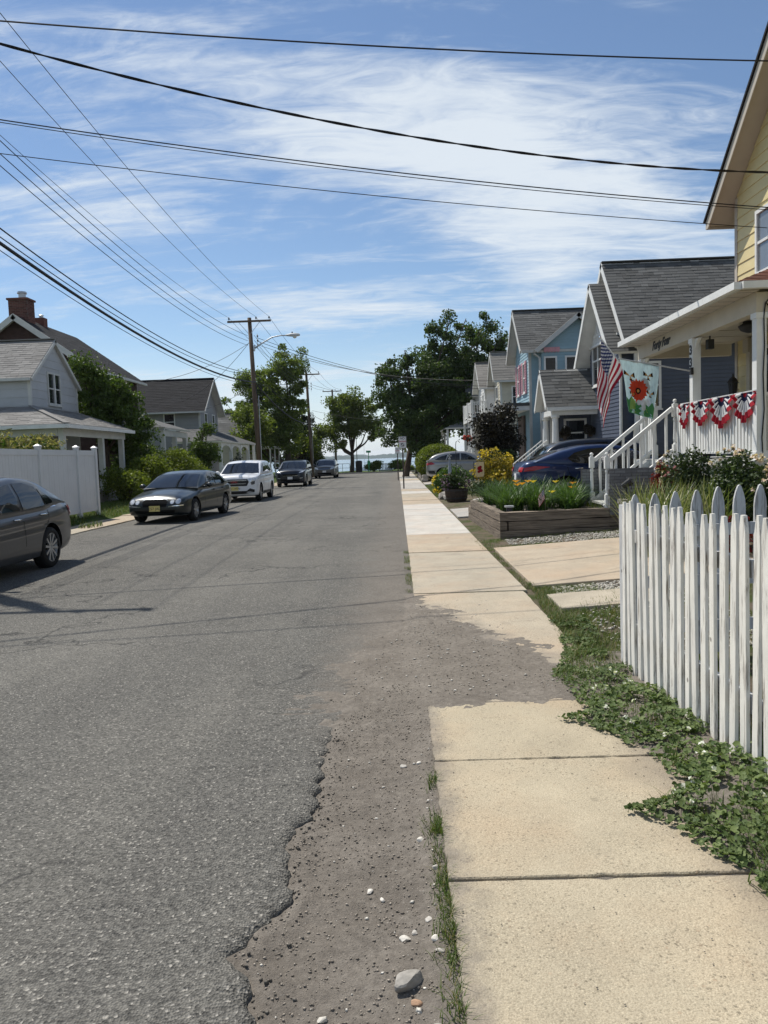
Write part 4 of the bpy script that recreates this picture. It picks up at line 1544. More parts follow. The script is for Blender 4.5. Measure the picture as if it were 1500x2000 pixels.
def slope(parent, e0, e1, r1, r0, th, top, trim, name='roof_slope'):
    """A roof slab: shingle-coloured top, painted edges and underside."""
    e0, e1, r0, r1 = map(Vector, (e0, e1, r0, r1))
    n = (e1 - e0).cross(r0 - e0).normalized()
    if n.z < 0:
        n = -n
        e0, e1, r0, r1 = e1, e0, r1, r0
    mb = MB()
    d = -n * th
    b = [e0 + d, e1 + d, r1 + d, r0 + d]
    t = [e0, e1, r1, r0]
    mb.poly(t, 0)
    mb.poly(b[::-1], 1)
    for i in range(4):
        j = (i + 1) % 4
        mb.poly([b[i], b[j], t[j], t[i]], 1)
    return mb.build(name, [top, trim], parent)


def window(parent, o, u, n, a0, a1, z0, z1, frame, pane, mull=True, sill=True, fw=0.07, dep=0.05, cross=0):
    """Window part: surround proud of the wall, two sashes; panes and sill are sub-parts."""
    o, u, n = Vector(o), Vector(u), Vector(n)
    up = Vector((0, 0, 1))

    def P(a, z, d):
        return o + u * a + up * (z - o.z) + n * d

    def rect(mb, p, q, zl, zh, d0, d1):
        pts = [P(p, zl, d0), P(q, zl, d0), P(q, zl, d1), P(p, zl, d1), P(p, zh, d0), P(q, zh, d0), P(q, zh, d1), P(p, zh, d1)]
        if u.cross(up).dot(n) > 0:
            pts = [pts[i] for i in (3, 2, 1, 0, 7, 6, 5, 4)]
        mb.hexa(pts)
    f = MB()
    rect(f, a0, a0 + fw, z0, z1, 0.0, dep)
    rect(f, a1 - fw, a1, z0, z1, 0.0, dep)
    rect(f, a0 + fw, a1 - fw, z1 - fw, z1, 0.0, dep)
    rect(f, a0 + fw, a1 - fw, z0, z0 + fw, 0.0, dep)
    if mull:
        zm = (z0 + z1) / 2
        rect(f, a0 + fw, a1 - fw, zm - 0.025, zm + 0.025, 0.0, dep - 0.012)
    for k in range(cross):
        am = a0 + (a1 - a0) * (k + 1) / (cross + 1)
        rect(f, am - 0.025, am + 0.025, z0 + fw, z1 - fw, 0.0, dep - 0.006)
    w = f.build('window', frame, parent)
    g = MB()
    rect(g, a0 + fw * 0.8, a1 - fw * 0.8, z0 + fw * 0.8, z1 - fw * 0.8, 0.0, 0.012)
    g.build('pane', pane, w)
    if sill:
        s = MB()
        rect(s, a0 - 0.03, a1 + 0.03, z0 - 0.045, z0 - 0.002, 0.0, dep + 0.03)
        s.build('sill', frame, w)
    return w


def gable_house(name, label, x0, depth, s, y0, y1, zg, ze, za, ovf, ovs, wallm, roofm, trim, board=0.15, wf=(), ws=(), frame=None, pane=None, loc=None, shingle_parts=0, sh=(0.30, 0.145), rake_w=0.16, roof_back=0.3, sides=True, boards_from=None, part_ok=None):
    """House with its gable to the street. s=+1: stands right of the street (front faces -x); s=-1: left."""
    root = thing(name, label, 'house', loc or (x0 + s * depth / 2, (y0 + y1) / 2, zg))
    x1 = x0 + s * depth
    ym = (y0 + y1) / 2
    sl = (za - ze) / (ym - y0)
    zi = lambda y: za - 0.13 - abs(y - ym) * sl
    w = MB()
    pts = [(x0, y0, zg), (x0, y1, zg), (x0, y1, zi(y1)), (x0, ym, zi(ym)), (x0, y0, zi(y0))]
    if s > 0:
        w.prism(pts, (depth, 0, 0))
    else:
        w.prism(pts, (-depth, 0, 0))
    w.build('wall', wallm, root)
    ez = ze - sl * ovs
    xf, xb = x0 - s * ovf, x1 + s * roof_back
    for sgn, ye in ((-1, y0 - ovs), (1, y1 + ovs)):
        e0, e1 = (xf, ye, ez), (xb, ye, ez)
        r0, r1 = (xf, ym, za), (xb, ym, za)
        slope(root, e0, e1, r1, r0, 0.09, roofm, trim)
        if sgn < 0 or abs(x0) < 20:
            if sgn < 0:
                shingles(root, e0, e1, r1, r0, roofm, sh[0], sh[1], shingle_parts, part_ok=part_ok)
        # rake board on the street end and gutter along the eave
        d = Vector((0, ym - ye, za - ez)).normalized()
        nn = Vector((0, -d.z, d.y)) if d.y > 0 else Vector((0, d.z, -d.y))
        if nn.z < 0:
            nn = -nn
        a = Vector((xf - s * 0.012, ye, ez)) - nn * 0.075
        b = Vector((xf - s * 0.012, ym, za)) - nn * 0.075
        MB().bar(a, b, 0.022, rake_w, up=nn).build('rake_board', trim, root)
        MB().bar((xf + s * 0.02, ye + sgn * 0.05, ez - 0.045), (xb - s * 0.02, ye + sgn * 0.05, ez - 0.045), 0.10, 0.10).build('gutter', trim, root)
    MB().bar((xf, ym, za + 0.02), (xb, ym, za + 0.02), 0.22, 0.035).build('ridge_cap', roofm, root)
    nf = Vector((-s, 0, 0))
    frame = frame or trim
    pane = pane or M['winglass']
    # street front
    of = Vector((x0, 0, zg))
    spanf = lambda z: (y0, y1) if z <= zi(y0) else (ym - (zi(ym) - z) / sl, ym + (zi(ym) - z) / sl)
    zb = zg if boards_from is None else boards_from
    siding(root, of, (0, 1, 0), nf, spanf, zb, zi(ym), board, wallm, [(a - 0.0, b + 0.0, c, d) for (a, b, c, d) in wf])
    for (a, b, c, d) in wf:
        window(root, of, (0, 1, 0), nf, a, b, c, d, frame, pane)
    if sides:
        os_ = Vector((0, y0, zg))
        lo, hi = min(x0, x1), max(x0, x1)
        siding(root, os_, (1, 0, 0), (0, -1, 0), lambda z: (lo, hi), zb, zi(y0), board, wallm, ws)
        for (a, b, c, d) in ws:
            window(root, os_, (1, 0, 0), (0, -1, 0), a, b, c, d, frame, pane)
    for yy in (y0, y1):
        MB().box(x0 - s * 0.028, x0 + s * 0.08, yy - 0.028 if yy == y0 else yy - 0.08, yy + 0.08 if yy == y0 else yy + 0.028, zg, zi(y0)).build('corner_board', trim, root)
    return root


def railing(parent, a, b, zb, zt, mat, step=0.11, bw=0.035, slope_z=0.0, rail=0.06, balname='baluster'):
    """Railing between a and b (x, y); slope_z lifts the far end."""
    a, b = Vector((*a, 0)), Vector((*b, 0))
    L = (b - a).length
    up = Vector((0, 0, 1))
    MB().bar(a + up * zt, b + up * (zt + slope_z), rail, rail * 0.8).build('top_rail', mat, parent)
    MB().bar(a + up * zb, b + up * (zb + slope_z), rail * 0.8, rail * 0.7).build('bottom_rail', mat, parent)
    n = max(2, int(L / step))
    for i in range(n):
        f = (i + 0.5) / n
        p = a.lerp(b, f)
        dz = slope_z * f
        MB().box(p.x - bw / 2, p.x + bw / 2, p.y - bw / 2, p.y + bw / 2, zb + dz, zt + dz - rail * 0.3).build(balname, mat, parent)


def newel(parent, x, y, z0, z1, mat, w=0.09):
    """Turned newel post with a ball finial."""
    h = z1 - z0
    m = MB()
    m.box(x - w / 2, x + w / 2, y - w / 2, y + w / 2, z0, z0 + h * 0.25)
    m.lathe([(w * 0.45, z0 + h * 0.25), (w * 0.30, z0 + h * 0.28), (w * 0.42, z0 + h * 0.34), (w * 0.34, z0 + h * 0.5), (w * 0.30, z0 + h * 0.62), (w * 0.42, z0 + h * 0.66), (w * 0.3, z0 + h * 0.69), (w * 0.45, z0 + h * 0.71)], (x, y, 0), 10)
    m.box(x - w / 2, x + w / 2, y - w / 2, y + w / 2, z0 + h * 0.71, z1 - w * 1.0)
    n = m.build('newel', mat, parent)
    b = MB().lathe([(0.001, z1 - w * 0.02), (w * 0.28, z1 - w * 0.10), (w * 0.42, z1 - w * 0.35), (w * 0.40, z1 - w * 0.55), (w * 0.22, z1 - w * 0.80), (w * 0.40, z1 - w * 0.90), (w * 0.45, z1 - w * 1.0)][::-1], (x, y, 0), 12)
    b.build('finial', mat, n, smooth=True)
    return n


def brickwork(parent, o, u, n, a0, a1, z0, z1, mat, mortar, bl=0.205, bh=0.057, joint=0.010, dep=0.09, back=True):
    """Running-bond bricks, each its own object, over a recessed mortar core."""
    o, u, n = Vector(o), Vector(u), Vector(n)
    up = Vector((0, 0, 1))
    right = u.cross(up).dot(n) > 0

    def blk(mb, p, q, zl, zh, d0, d1):
        P = lambda a, z, d: o + u * a + up * (z - o.z) + n * d
        pts = [P(p, zl, d0), P(q, zl, d0), P(q, zl, d1), P(p, zl, d1), P(p, zh, d0), P(q, zh, d0), P(q, zh, d1), P(p, zh, d1)]
        if right:
            pts = [pts[i] for i in (3, 2, 1, 0, 7, 6, 5, 4)]
        return mb.hexa(pts)
    blk(MB(), a0, a1, z0, z1, -dep, -0.006).build('mortar', mortar, parent)
    z = z0
    row = 0
    while z < z1 - 0.02:
        zt = min(z + bh, z1)
        a = a0 - (bl / 2 if row % 2 else 0)
        while a < a1 - 0.02:
            p, q = max(a, a0), min(a + bl - joint, a1)
            if q - p > 0.03:
                j = random.uniform(-0.002, 0.003)
                blk(MB(), p, q, z, zt - joint * 0.8, -dep * 0.6, 0.0 + j).build('brick', mat, parent)
            a += bl
        z += bh + joint * 0.2
        row += 1

# ------------------------------------------------------------------ right-hand houses
W = M['white']

# --- yellow house with the front porch (nearest)
YH = gable_house('yellow_house', 'pale yellow clapboard house with steep gable and open front porch, nearest on the right', 7.0, 7.0, 1, 7.1, 16.0, 0.2, 6.665, 10.63, 0.40, 0.5, M['yellow'], M['sh_dark'], M['soffit'],
                 board=0.225, wf=[(14.02, 15.10, 4.80, 6.02), (14.25, 15.2, 1.42, 3.45)], frame=W, pane=M['curtain'], sh=(1.2, 0.6), rake_w=0.20, sides=False, boards_from=1.40)
for _ye, _sg in ((16.5, 1), (6.6, -1)):
    _a, _b = Vector((6.575, _ye, 6.22)), Vector((6.575, 11.55, 10.63))
    _d = (_b - _a).normalized()
    _nn = Vector((0, -_d.z, _d.y))
    _nn = _nn if _nn.z > 0 else -_nn
    MB().bar(_a + _nn * 0.032, _b + _nn * 0.032, 0.07, 0.05, up=_nn).build('shingle_edge', M['sh_dark'], YH)
# porch floor, skirt, posts, beams
MB().box(5.04, 7.0, 10.95, 16.45, 1.28, 1.38).build('porch_floor', M['white2'], YH)
MB().box(5.10, 5.14, 11.0, 16.4, 0.98, 1.275).build('porch_fascia', M['white2'], YH)
MB().box(5.10, 7.0, 11.0, 11.04, 0.1, 1.275).build('porch_skirt', M['white2'], YH)
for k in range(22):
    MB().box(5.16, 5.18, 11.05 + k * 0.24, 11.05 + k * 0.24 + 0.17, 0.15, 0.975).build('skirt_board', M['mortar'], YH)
for y in (11.16, 13.52, 16.28):
    p = MB().box(5.13, 5.27, y - 0.07, y + 0.07, 1.38, 3.46).build('post', W, YH)
    MB().box(5.115, 5.285, y - 0.085, y + 0.085, 1.381, 1.50).build('post_base', W, p)
    MB().box(5.115, 5.285, y - 0.085, y + 0.085, 3.38, 3.459).build('post_cap', W, p)
    if y > 12:
        b = MB()
        for k in range(5):
            t0, t1 = k / 5 * math.pi / 2, (k + 1) / 5 * math.pi / 2
            b.poly([(5.17, y - 0.072, 3.45), (5.17, y - 0.072 - 0.20 * (1 - math.cos(t0)), 3.45 - 0.24 * (1 - math.sin(t0))), (5.17, y - 0.072 - 0.20 * (1 - math.cos(t1)), 3.45 - 0.24 * (1 - math.sin(t1)))])
            b.poly([(5.23, y - 0.072, 3.45), (5.23, y - 0.072 - 0.20 * (1 - math.cos(t0)), 3.45 - 0.24 * (1 - math.sin(t0))), (5.23, y - 0.072 - 0.20 * (1 - math.cos(t1)), 3.45 - 0.24 * (1 - math.sin(t1)))])
            b.poly([(5.17, y - 0.072 - 0.20 * (1 - math.cos(t0)), 3.45 - 0.24 * (1 - math.sin(t0))), (5.23, y - 0.072 - 0.20 * (1 - math.cos(t0)), 3.45 - 0.24 * (1 - math.sin(t0))),
                    (5.23, y - 0.072 - 0.20 * (1 - math.cos(t1)), 3.45 - 0.24 * (1 - math.sin(t1))), (5.17, y - 0.072 - 0.20 * (1 - math.cos(t1)), 3.45 - 0.24 * (1 - math.sin(t1)))])
        b.build('bracket', W, YH)
beam = MB().box(5.12, 5.28, 11.08, 16.40, 3.462, 3.74).build('porch_beam', M['cream'], YH)
MB().box(5.283, 6.99, 11.09, 11.23, 3.463, 3.735).build('porch_beam', M['cream'], YH)
MB().box(5.283, 6.99, 16.22, 16.36, 3.463, 3.735).build('porch_beam', M['cream'], YH)
ceil = MB().box(5.284, 6.99, 11.235, 16.215, 3.70, 3.73).build('porch_ceiling', M['cream'], YH)
for k in range(6):
    MB().box(5.3, 6.97, 11.9 + k * 0.8, 11.92 + k * 0.8, 3.690, 3.699).build('ceiling_strip', M['soffit'], ceil)
MB().box(4.84, 5.117, 10.98, 16.44, 3.742, 3.765).build('porch_soffit', M['soffit'], YH)
for k in range(17):
    MB().box(4.86, 5.115, 11.1 + k * 0.32, 11.108 + k * 0.32, 3.7395, 3.7418).build('soffit_groove', M['mortar'], YH)
slope(YH, (4.82, 10.93, 3.86), (4.82, 16.47, 3.86), (6.995, 16.47, 4.74), (6.995, 13.1, 4.74), 0.06, M['sh_red'], W, 'porch_roof')
shingles(YH, (4.82, 10.93, 3.865), (4.82, 16.47, 3.865), (6.98, 16.47, 4.745), (6.98, 13.1, 4.745), M['sh_red'])
_pr = MB()
_pr.poly([(4.82, 10.93, 3.86), (6.995, 10.93, 3.86), (6.995, 13.1, 4.74)])
_pr.poly([(4.82, 10.93, 3.80), (6.995, 13.1, 4.68), (6.995, 10.93, 3.80)])
_pr.build('porch_roof', M['sh_red'], YH)
shingles(YH, (4.82, 10.93, 3.865), (6.98, 10.93, 3.865), (6.98, 13.05, 4.742), (6.90, 13.05, 4.742), M['sh_red'])
g = MB()
g.bar((4.775, 10.88, 3.80), (4.775, 16.5, 3.80), 0.10, 0.10)
g.build('gutter', W, YH)
MB().bar((4.83, 10.875, 3.80), (7.0, 10.875, 3.80), 0.10, 0.098).build('gutter', W, YH)
MB().box(4.80, 4.83, 10.93, 16.47, 3.74, 3.80).build('fascia', M['white2'], YH)
# lettering on the beam, house number on the post
text('lettering', 'Forty Four', 0.22, M['signblack'], YH, (5.114, 15.0, 3.60), (R(90), 0, R(-90)), 0.004, 0.45, offset=0.009)
text('house_number', '3', 0.22, M['signblack'], YH, (5.124, 13.52, 3.26), (R(90), 0, R(-90)), 0.004, 0.0, offset=0.006)
text('house_number', '3', 0.22, M['signblack'], YH, (5.124, 13.52, 3.05), (R(90), 0, R(-90)), 0.004, 0.0, offset=0.006)
# porch railing, boards set close
railing(YH, (5.2, 11.24), (5.2, 13.44), 1.50, 2.32, W, 0.105, 0.062)
railing(YH, (5.2, 13.60), (5.2, 14.36), 1.50, 2.32, W, 0.105, 0.062)
railing(YH, (5.2, 15.62), (5.2, 16.20), 1.50, 2.32, W, 0.105, 0.062)
railing(YH, (5.28, 11.16), (6.95, 11.16), 1.50, 2.32, W, 0.105, 0.062)
newel(YH, 5.17, 14.42, 1.381, 2.50, W)
newel(YH, 5.17, 15.54, 1.381, 2.50, W)
# front door, dark, with white surround
d = MB().box(6.93, 6.975, 14.33, 15.12, 1.45, 3.38).build('door', M['darkmetal'], YH)
MB().box(6.90, 6.928, 14.45, 15.0, 2.25, 3.25).build('door_glass', M['winglass'], d)
MB().lathe([(0.001, 0), (0.028, 0.01), (0.028, 0.04), (0.001, 0.05)], (6.88, 14.40, 2.2), 10, 'x').build('door_knob', M['chrome'], d)
cd = MB()
cd.box(6.90, 6.98, 15.21, 15.36, 1.4, 3.66)
cd.box(6.86, 6.98, 15.20, 15.42, 3.40, 3.66)
cd.build('door_surround', M['cream'], YH)

steps = thing('front_steps', 'grey painted steps with white turned railings climbing to the yellow porch', 'steps', (4.5, 15.0, 0.45))
n = 5
for k in range(n):
    x = 3.86 + k * 0.245
    z = 0.45 + (k + 1) * 0.155
    t = MB().box(x, x + 0.27, 14.48, 15.48, z - 0.04, z).build('tread', M['white2'], steps)
    MB().box(x + 0.02, x + 0.038, 14.50, 15.46, z - 0.155, z - 0.041).build('riser', M['mortar'], steps)
for y in (14.42, 15.54):
    newel(steps, 3.90, y, 0.50, 1.56, W)
    a, b = (3.95, y), (5.12, y)
    railing(steps, a, b, 0.62, 1.40, W, 0.20, 0.042, 0.93, 0.085)
    MB().bar((3.86, y, 0.50), (5.1, y, 1.30), 0.035, 0.16).build('stringer', W, steps)

bw = thing('brick_wall', 'low grey painted brick wall beside the white railed steps', 'brick wall', (4.3, 14.25, 0.4))
brickwork(bw, (0, 14.26, 0.4), (1, 0, 0), (0, -1, 0), 3.90, 4.72, 0.40, 1.25, M['brick_grey'], M['mortar'])
brickwork(bw, (3.90, 0, 0.4), (0, 1, 0), (-1, 0, 0), 14.262, 14.36, 0.40, 1.25, M['brick_grey'], M['mortar'], dep=0.05)
bw2 = thing('brick_pier', 'grey brick pier at the far side of the white railed steps', 'brick wall', (4.0, 15.7, 0.4))
brickwork(bw2, (0, 15.62, 0.4), (1, 0, 0), (0, -1, 0), 3.72, 4.40, 0.40, 1.22, M['brick_grey'], M['mortar'])

# --- navy house
NVY = gable_house('navy_house', 'dark navy clapboard house with tall double gable and small columned porch', 7.0, 7.0, 1, 22.65, 26.81, 0.25, 5.04, 7.45, 0.40, 0.35, M['navy'], M['sh_grey'], W,
                  board=0.115, ws=[(7.12, 7.72, 2.75, 4.12)], wf=[], sh=(0.30, 0.135), shingle_parts=300, part_ok=lambda c: c.x < 10.9)
sl1 = (6.82 - 4.42) / (24.71 - 22.55)
_w = MB()
_w.prism([(6.66, 22.95, 0.25), (6.66, 26.47, 0.25), (6.66, 26.47, 4.75), (6.66, 24.71, 6.70), (6.66, 22.95, 4.75)], (0.335, 0, 0))
_w.build('bay_wall', M['navy'], NVY)
siding(NVY, (6.66, 0, 0.25), (0, 1, 0), (-1, 0, 0), lambda z: (22.95, 26.47), 1.3, 5.02, 0.115, M['navy'], [(24.75, 26.1, 3.7, 5.35)])
window(NVY, (6.66, 0, 0.25), (0, 1, 0), (-1, 0, 0), 24.75, 26.1, 3.7, 5.35, W, M['winglass'], cross=1)
siding(NVY, (0, 22.95, 0.25), (1, 0, 0), (0, -1, 0), lambda z: (6.66, 7.0), 0.3, 4.7, 0.115, M['navy'])
wb = MB()
wb.prism([(6.655, 23.2, 5.03), (6.655, 26.22, 5.03), (6.655, 24.71, 6.69)], (-0.02, 0, 0))
wb.build('gable_panel', M['whiteside'], NVY)
for k in range(9):
    y = 23.45 + k * 0.30
    h = 6.68 - abs(y - 24.71) * 1.11
    if h > 5.15:
        MB().box(6.605, 6.634, y - 0.02, y + 0.02, 5.04, h).build('batten', W, NVY)
MB().box(6.57, 6.656, 23.0, 26.42, 4.96, 5.03).build('gable_trim', W, NVY)
for e, r in (((22.55, 4.42), (24.71, 6.82)), ((26.92, 4.42), (24.71, 6.82))):
    slope(NVY, (6.2, e[0], e[1]), (7.02, e[0], e[1]), (7.02, r[0], r[1]), (6.2, r[0], r[1]), 0.09, M['sh_grey'], W, 'bay_roof')
    a, b = Vector((6.19, e[0], e[1])), Vector((6.19, r[0], r[1]))
    dd = (b - a).normalized()
    nn = Vector((0, -dd.z, dd.y))
    nn = nn if nn.z > 0 else -nn
    MB().bar(a - nn * 0.08, b - nn * 0.08, 0.022, 0.17, up=nn).build('rake_board', W, NVY)
shingles(NVY, (6.2, 22.55, 4.42), (7.0, 22.55, 4.42), (7.0, 24.71, 6.82), (6.2, 24.71, 6.82), M['sh_grey'], 0.30, 0.135)
# navy porch
slope(NVY, (4.95, 25.52, 3.07), (7.0, 25.52, 3.07), (7.0, 26.6, 4.39), (4.95, 26.6, 4.39), 0.08, M['sh_grey'], W, 'porch_roof')
slope(NVY, (4.95, 27.69, 3.07), (7.0, 27.69, 3.07), (7.0, 26.6, 4.39), (4.95, 26.6, 4.39), 0.08, M['sh_grey'], W, 'porch_roof')
shingles(NVY, (4.95, 25.52, 3.075), (7.0, 25.52, 3.075), (7.0, 26.6, 4.395), (4.95, 26.6, 4.395), M['sh_grey'], 0.30, 0.135)
for ye in (25.52, 27.69):
    a, b = Vector((4.94, ye, 3.07)), Vector((4.94, 26.6, 4.39))
    dd = (b - a).normalized()
    nn = Vector((0, -dd.z, dd.y))
    nn = nn if nn.z > 0 else -nn
    MB().bar(a - nn * 0.07, b - nn * 0.07, 0.022, 0.15, up=nn).build('rake_board', W, NVY)
MB().prism([(5.2, 25.7, 3.02), (5.2, 27.5, 3.02), (5.2, 26.6, 4.2)], (0.04, 0, 0)).build('porch_gable', M['soffit'], NVY)
MB().bar((4.97, 25.50, 3.0), (6.98, 25.50, 3.0), 0.10, 0.12).build('gutter', W, NVY)
MB().box(5.15, 6.98, 25.62, 25.76, 2.80, 2.98).build('porch_beam', W, NVY)
MB().box(5.15, 5.35, 25.77, 27.50, 2.80, 2.98).build('porch_beam', W, NVY)
MB().box(5.05, 7.0, 25.5, 27.7, 1.05, 1.17).build('porch_floor', M['white2'], NVY)
for x, y in ((5.27, 25.70), (5.27, 27.35)):
    MB().lathe([(0.15, 1.17), (0.15, 1.24), (0.115, 1.26), (0.115, 2.0), (0.095, 2.70), (0.14, 2.73), (0.14, 2.80)], (x, y, 0), 16).build('column', W, NVY, smooth=False)
MB().box(5.40, 7.0, 27.55, 27.68, 1.17, 2.98).build('porch_back_wall', M['navy'], NVY)
window(NVY, (0, 27.55, 1.1), (1, 0, 0), (0, -1, 0), 5.95, 6.75, 1.75, 2.75, W, M['winglass'])
window(NVY, (0, 27.55, 1.1), (1, 0, 0), (0, -1, 0), 5.45, 5.75, 1.4, 2.8, W, M['winglass'], mull=True)
MB().tube([(6.72, 22.86, 4.60), (6.60, 22.84, 4.40), (6.64, 22.90, 4.2), (6.62, 22.90, 0.6)], 0.045, 8).build('downspout', W, NVY)
sr = thing('metal_handrail', 'thin white metal stair railing leading down from the navy porch', 'handrail', (4.6, 26.5, 0.2))
for y in (26.0, 27.0):
    MB().tube([(5.05, y, 2.0), (4.05, y, 1.22), (4.05, y, 0.2)], 0.022, 6).build('rail', W, sr)
    MB().tube([(5.05, y, 1.35), (4.08, y, 0.62)], 0.015, 6).build('lower_rail', W, sr)
    for k in range(8):
        f = (k + 0.5) / 8
        MB().tube([(5.05 - f, y, 1.36 - 0.74 * f), (5.05 - f, y, 2.0 - 0.78 * f)], 0.011, 5).build('baluster', W, sr)
for k in range(5):
    MB().box(4.08 + k * 0.2, 4.08 + k * 0.2 + 0.22, 25.95, 27.05, 0.15, 0.36 + k * 0.17).build('tread', M['conc_grey'], sr)

# --- light blue house with pink shutters
BLU = gable_house('light_blue_house', 'light blue clapboard house with pink shutters and grey shingle roof', 5.6, 8.5, 1, 32.31, 35.83, 0.25, 6.095, 7.76, 0.40, 0.35, M['blue'], M['sh_grey'], M['white2'],
                  board=0.125, wf=[(33.15, 33.75, 4.15, 5.45), (34.75, 35.3, 4.15, 5.45)], ws=[], sh=(0.32, 0.15), frame=W, sides=True)
for a, b in ((33.15, 33.75), (34.75, 35.3)):
    for y0, y1 in ((a - 0.29, a - 0.02), (b + 0.02, b + 0.29)):
        s_ = MB().box(5.53, 5.575, y0, y1, 4.12, 5.48).build('shutter', M['pink'], BLU)
        for k in range(12):
            MB().bar((5.522, y0 + 0.03, 4.20 + k * 0.105), (5.522, y1 - 0.03, 4.20 + k * 0.105), 0.02, 0.03).build('louvre', M['pink'], s_)
# cross gable wing towards the camera
wg = MB()
wg.prism([(6.05, 31.9, 0.25), (6.05, 31.9, 5.85), (7.5, 31.9, 7.0), (8.95, 31.9, 5.85), (8.95, 31.9, 0.25)], (0, 0.42, 0))
wg.build('wing_wall', M['blue'], BLU)
siding(BLU, (0, 31.9, 0.25), (1, 0, 0), (0, -1, 0), lambda z: (6.05, 8.95) if z < 5.85 else (7.5 - (7.0 - z) / 0.793, 7.5 + (7.0 - z) / 0.793), 0.3, 6.98, 0.125, M['blue'], [(6.12, 6.66, 4.1, 5.5), (6.98, 7.5, 4.1, 5.5)])
for a, b in ((6.12, 6.66), (6.98, 7.5)):
    window(BLU, (0, 31.9, 0.25), (1, 0, 0), (0, -1, 0), a, b, 4.1, 5.5, W, M['winglass'])
for xe in (5.7, 9.3):
    slope(BLU, (xe, 31.55, 5.75), (xe, 34.05, 5.75), (7.5, 34.05, 7.18), (7.5, 31.55, 7.18), 0.09, M['sh_grey'], M['white2'], 'wing_roof')
    a, b = Vector((xe, 31.54, 5.75)), Vector((7.5, 31.54, 7.18))
    dd = (b - a).normalized()
    nn = Vector((-dd.z, 0, dd.x))
    nn = nn if nn.z > 0 else -nn
    MB().bar(a - nn * 0.085, b - nn * 0.085, 0.022, 0.17, up=nn).build('rake_board', M['white2'], BLU)
pk = MB()
for k in range(5):
    pk.prism([(6.12 + k * 0.13, 31.86, 5.86), (6.12 + k * 0.13, 31.86, 5.70), (6.185 + k * 0.13, 31.86, 5.64), (6.25 + k * 0.13, 31.86, 5.70), (6.25 + k * 0.13, 31.86, 5.86)], (0, -0.03, 0))
pk.build('scalloped_trim', M['pink'], BLU)
MB().tube([(5.72, 31.85, 5.62), (5.95, 31.86, 5.45), (5.98, 31.86, 0.5)], 0.045, 8).build('downspout', M['white2'], BLU)
MB().box(4.55, 5.56, 32.2, 36.4, 3.55, 3.68).build('porch_roof', M['sh_grey'], BLU)
MB().box(4.58, 5.56, 32.23, 36.37, 3.36, 3.548).build('porch_beam', W, BLU)
for y in (32.35, 34.3, 36.2):
    MB().box(4.62, 4.74, y - 0.06, y + 0.06, 1.1, 3.36).build('porch_post', W, BLU)
MB().box(4.55, 5.55, 32.2, 36.4, 0.95, 1.1).build('porch_floor', M['white2'], BLU)
railing(BLU, (4.68, 32.45), (4.68, 36.1), 1.2, 1.9, W, 0.14, 0.03)
MB().box(5.48, 5.57, 33.4, 34.9, 1.1, 3.2).build('porch_door', M['brownside'], BLU)

# --- two cream and white houses beyond
HA = gable_house('cream_house', 'narrow cream house with tan grey roof beyond the blue house', 5.8, 8.0, 1, 42.75, 45.23, 0.25, 5.87, 7.3, 0.40, 0.25, M['creamside'], M['sh_tan'], M['white2'],
                 board=0.16, wf=[(43.6, 44.4, 4.0, 5.4)], ws=[(6.4, 7.1, 4.1, 5.3)], sh=(0.42, 0.2), frame=W)
HB = gable_house('white_house', 'white house with tan grey roof and a railed upper balcony', 5.6, 8.0, 1, 48.3, 51.9, 0.25, 5.95, 7.48, 0.40, 0.3, M['whiteside'], M['sh_tan'], M['white2'],
                 board=0.18, wf=[(49.0, 49.6, 4.1, 5.4), (50.6, 51.2, 4.1, 5.4)], ws=[(6.2, 6.9, 4.2, 5.3)], sh=(0.45, 0.22), frame=W)
MB().box(4.5, 5.58, 46.4, 51.8, 3.62, 3.80).build('balcony_floor', W, HB)
for x, y in ((4.58, 46.5), (4.58, 49.0), (4.58, 51.7), (5.5, 46.5)):
    MB().box(x - 0.08, x + 0.08, y - 0.08, y + 0.08, 3.80, 4.86).build('balcony_post', W, HB)
    MB().box(x - 0.07, x + 0.07, y - 0.07, y + 0.07, 0.2, 3.618).build('porch_post', W, HB)
railing(HB, (4.58, 46.6), (4.58, 51.6), 3.95, 4.74, W, 0.16, 0.05)
railing(HB, (4.66, 46.5), (5.42, 46.5), 3.95, 4.74, W, 0.13, 0.04)
for k in range(16):
    MB().box(4.66, 4.70, 46.6 + k * 0.15, 46.6 + k * 0.15 + 0.12, 0.4, 3.60).build('porch_board', W, HB)
MB().box(4.72, 5.5, 46.46, 46.50, 1.0, 3.60).build('porch_screen', M['creamside'], HB)
for s_ in (0, 1):
    y = 44.9 + s_ * 1.1 + 0.6
    railing(HB, (3.55, y), (4.5, y), 0.45, 1.15, W, 0.14, 0.05, 0.95, 0.09)
    MB().box(3.46, 3.56, y - 0.05, y + 0.05, 0.2, 1.35).build('stair_post', W, HB)
for k in range(5):
    MB().box(3.5 + k * 0.2, 3.72 + k * 0.2, 45.5, 46.55, 0.15, 0.35 + k * 0.17).build('stair_tread', M['conc_grey'], HB)
text('house_number', '100', 0.22, M['signblack'], HB, (4.94, 46.448, 1.9), (R(90), 0, 0), 0.004)

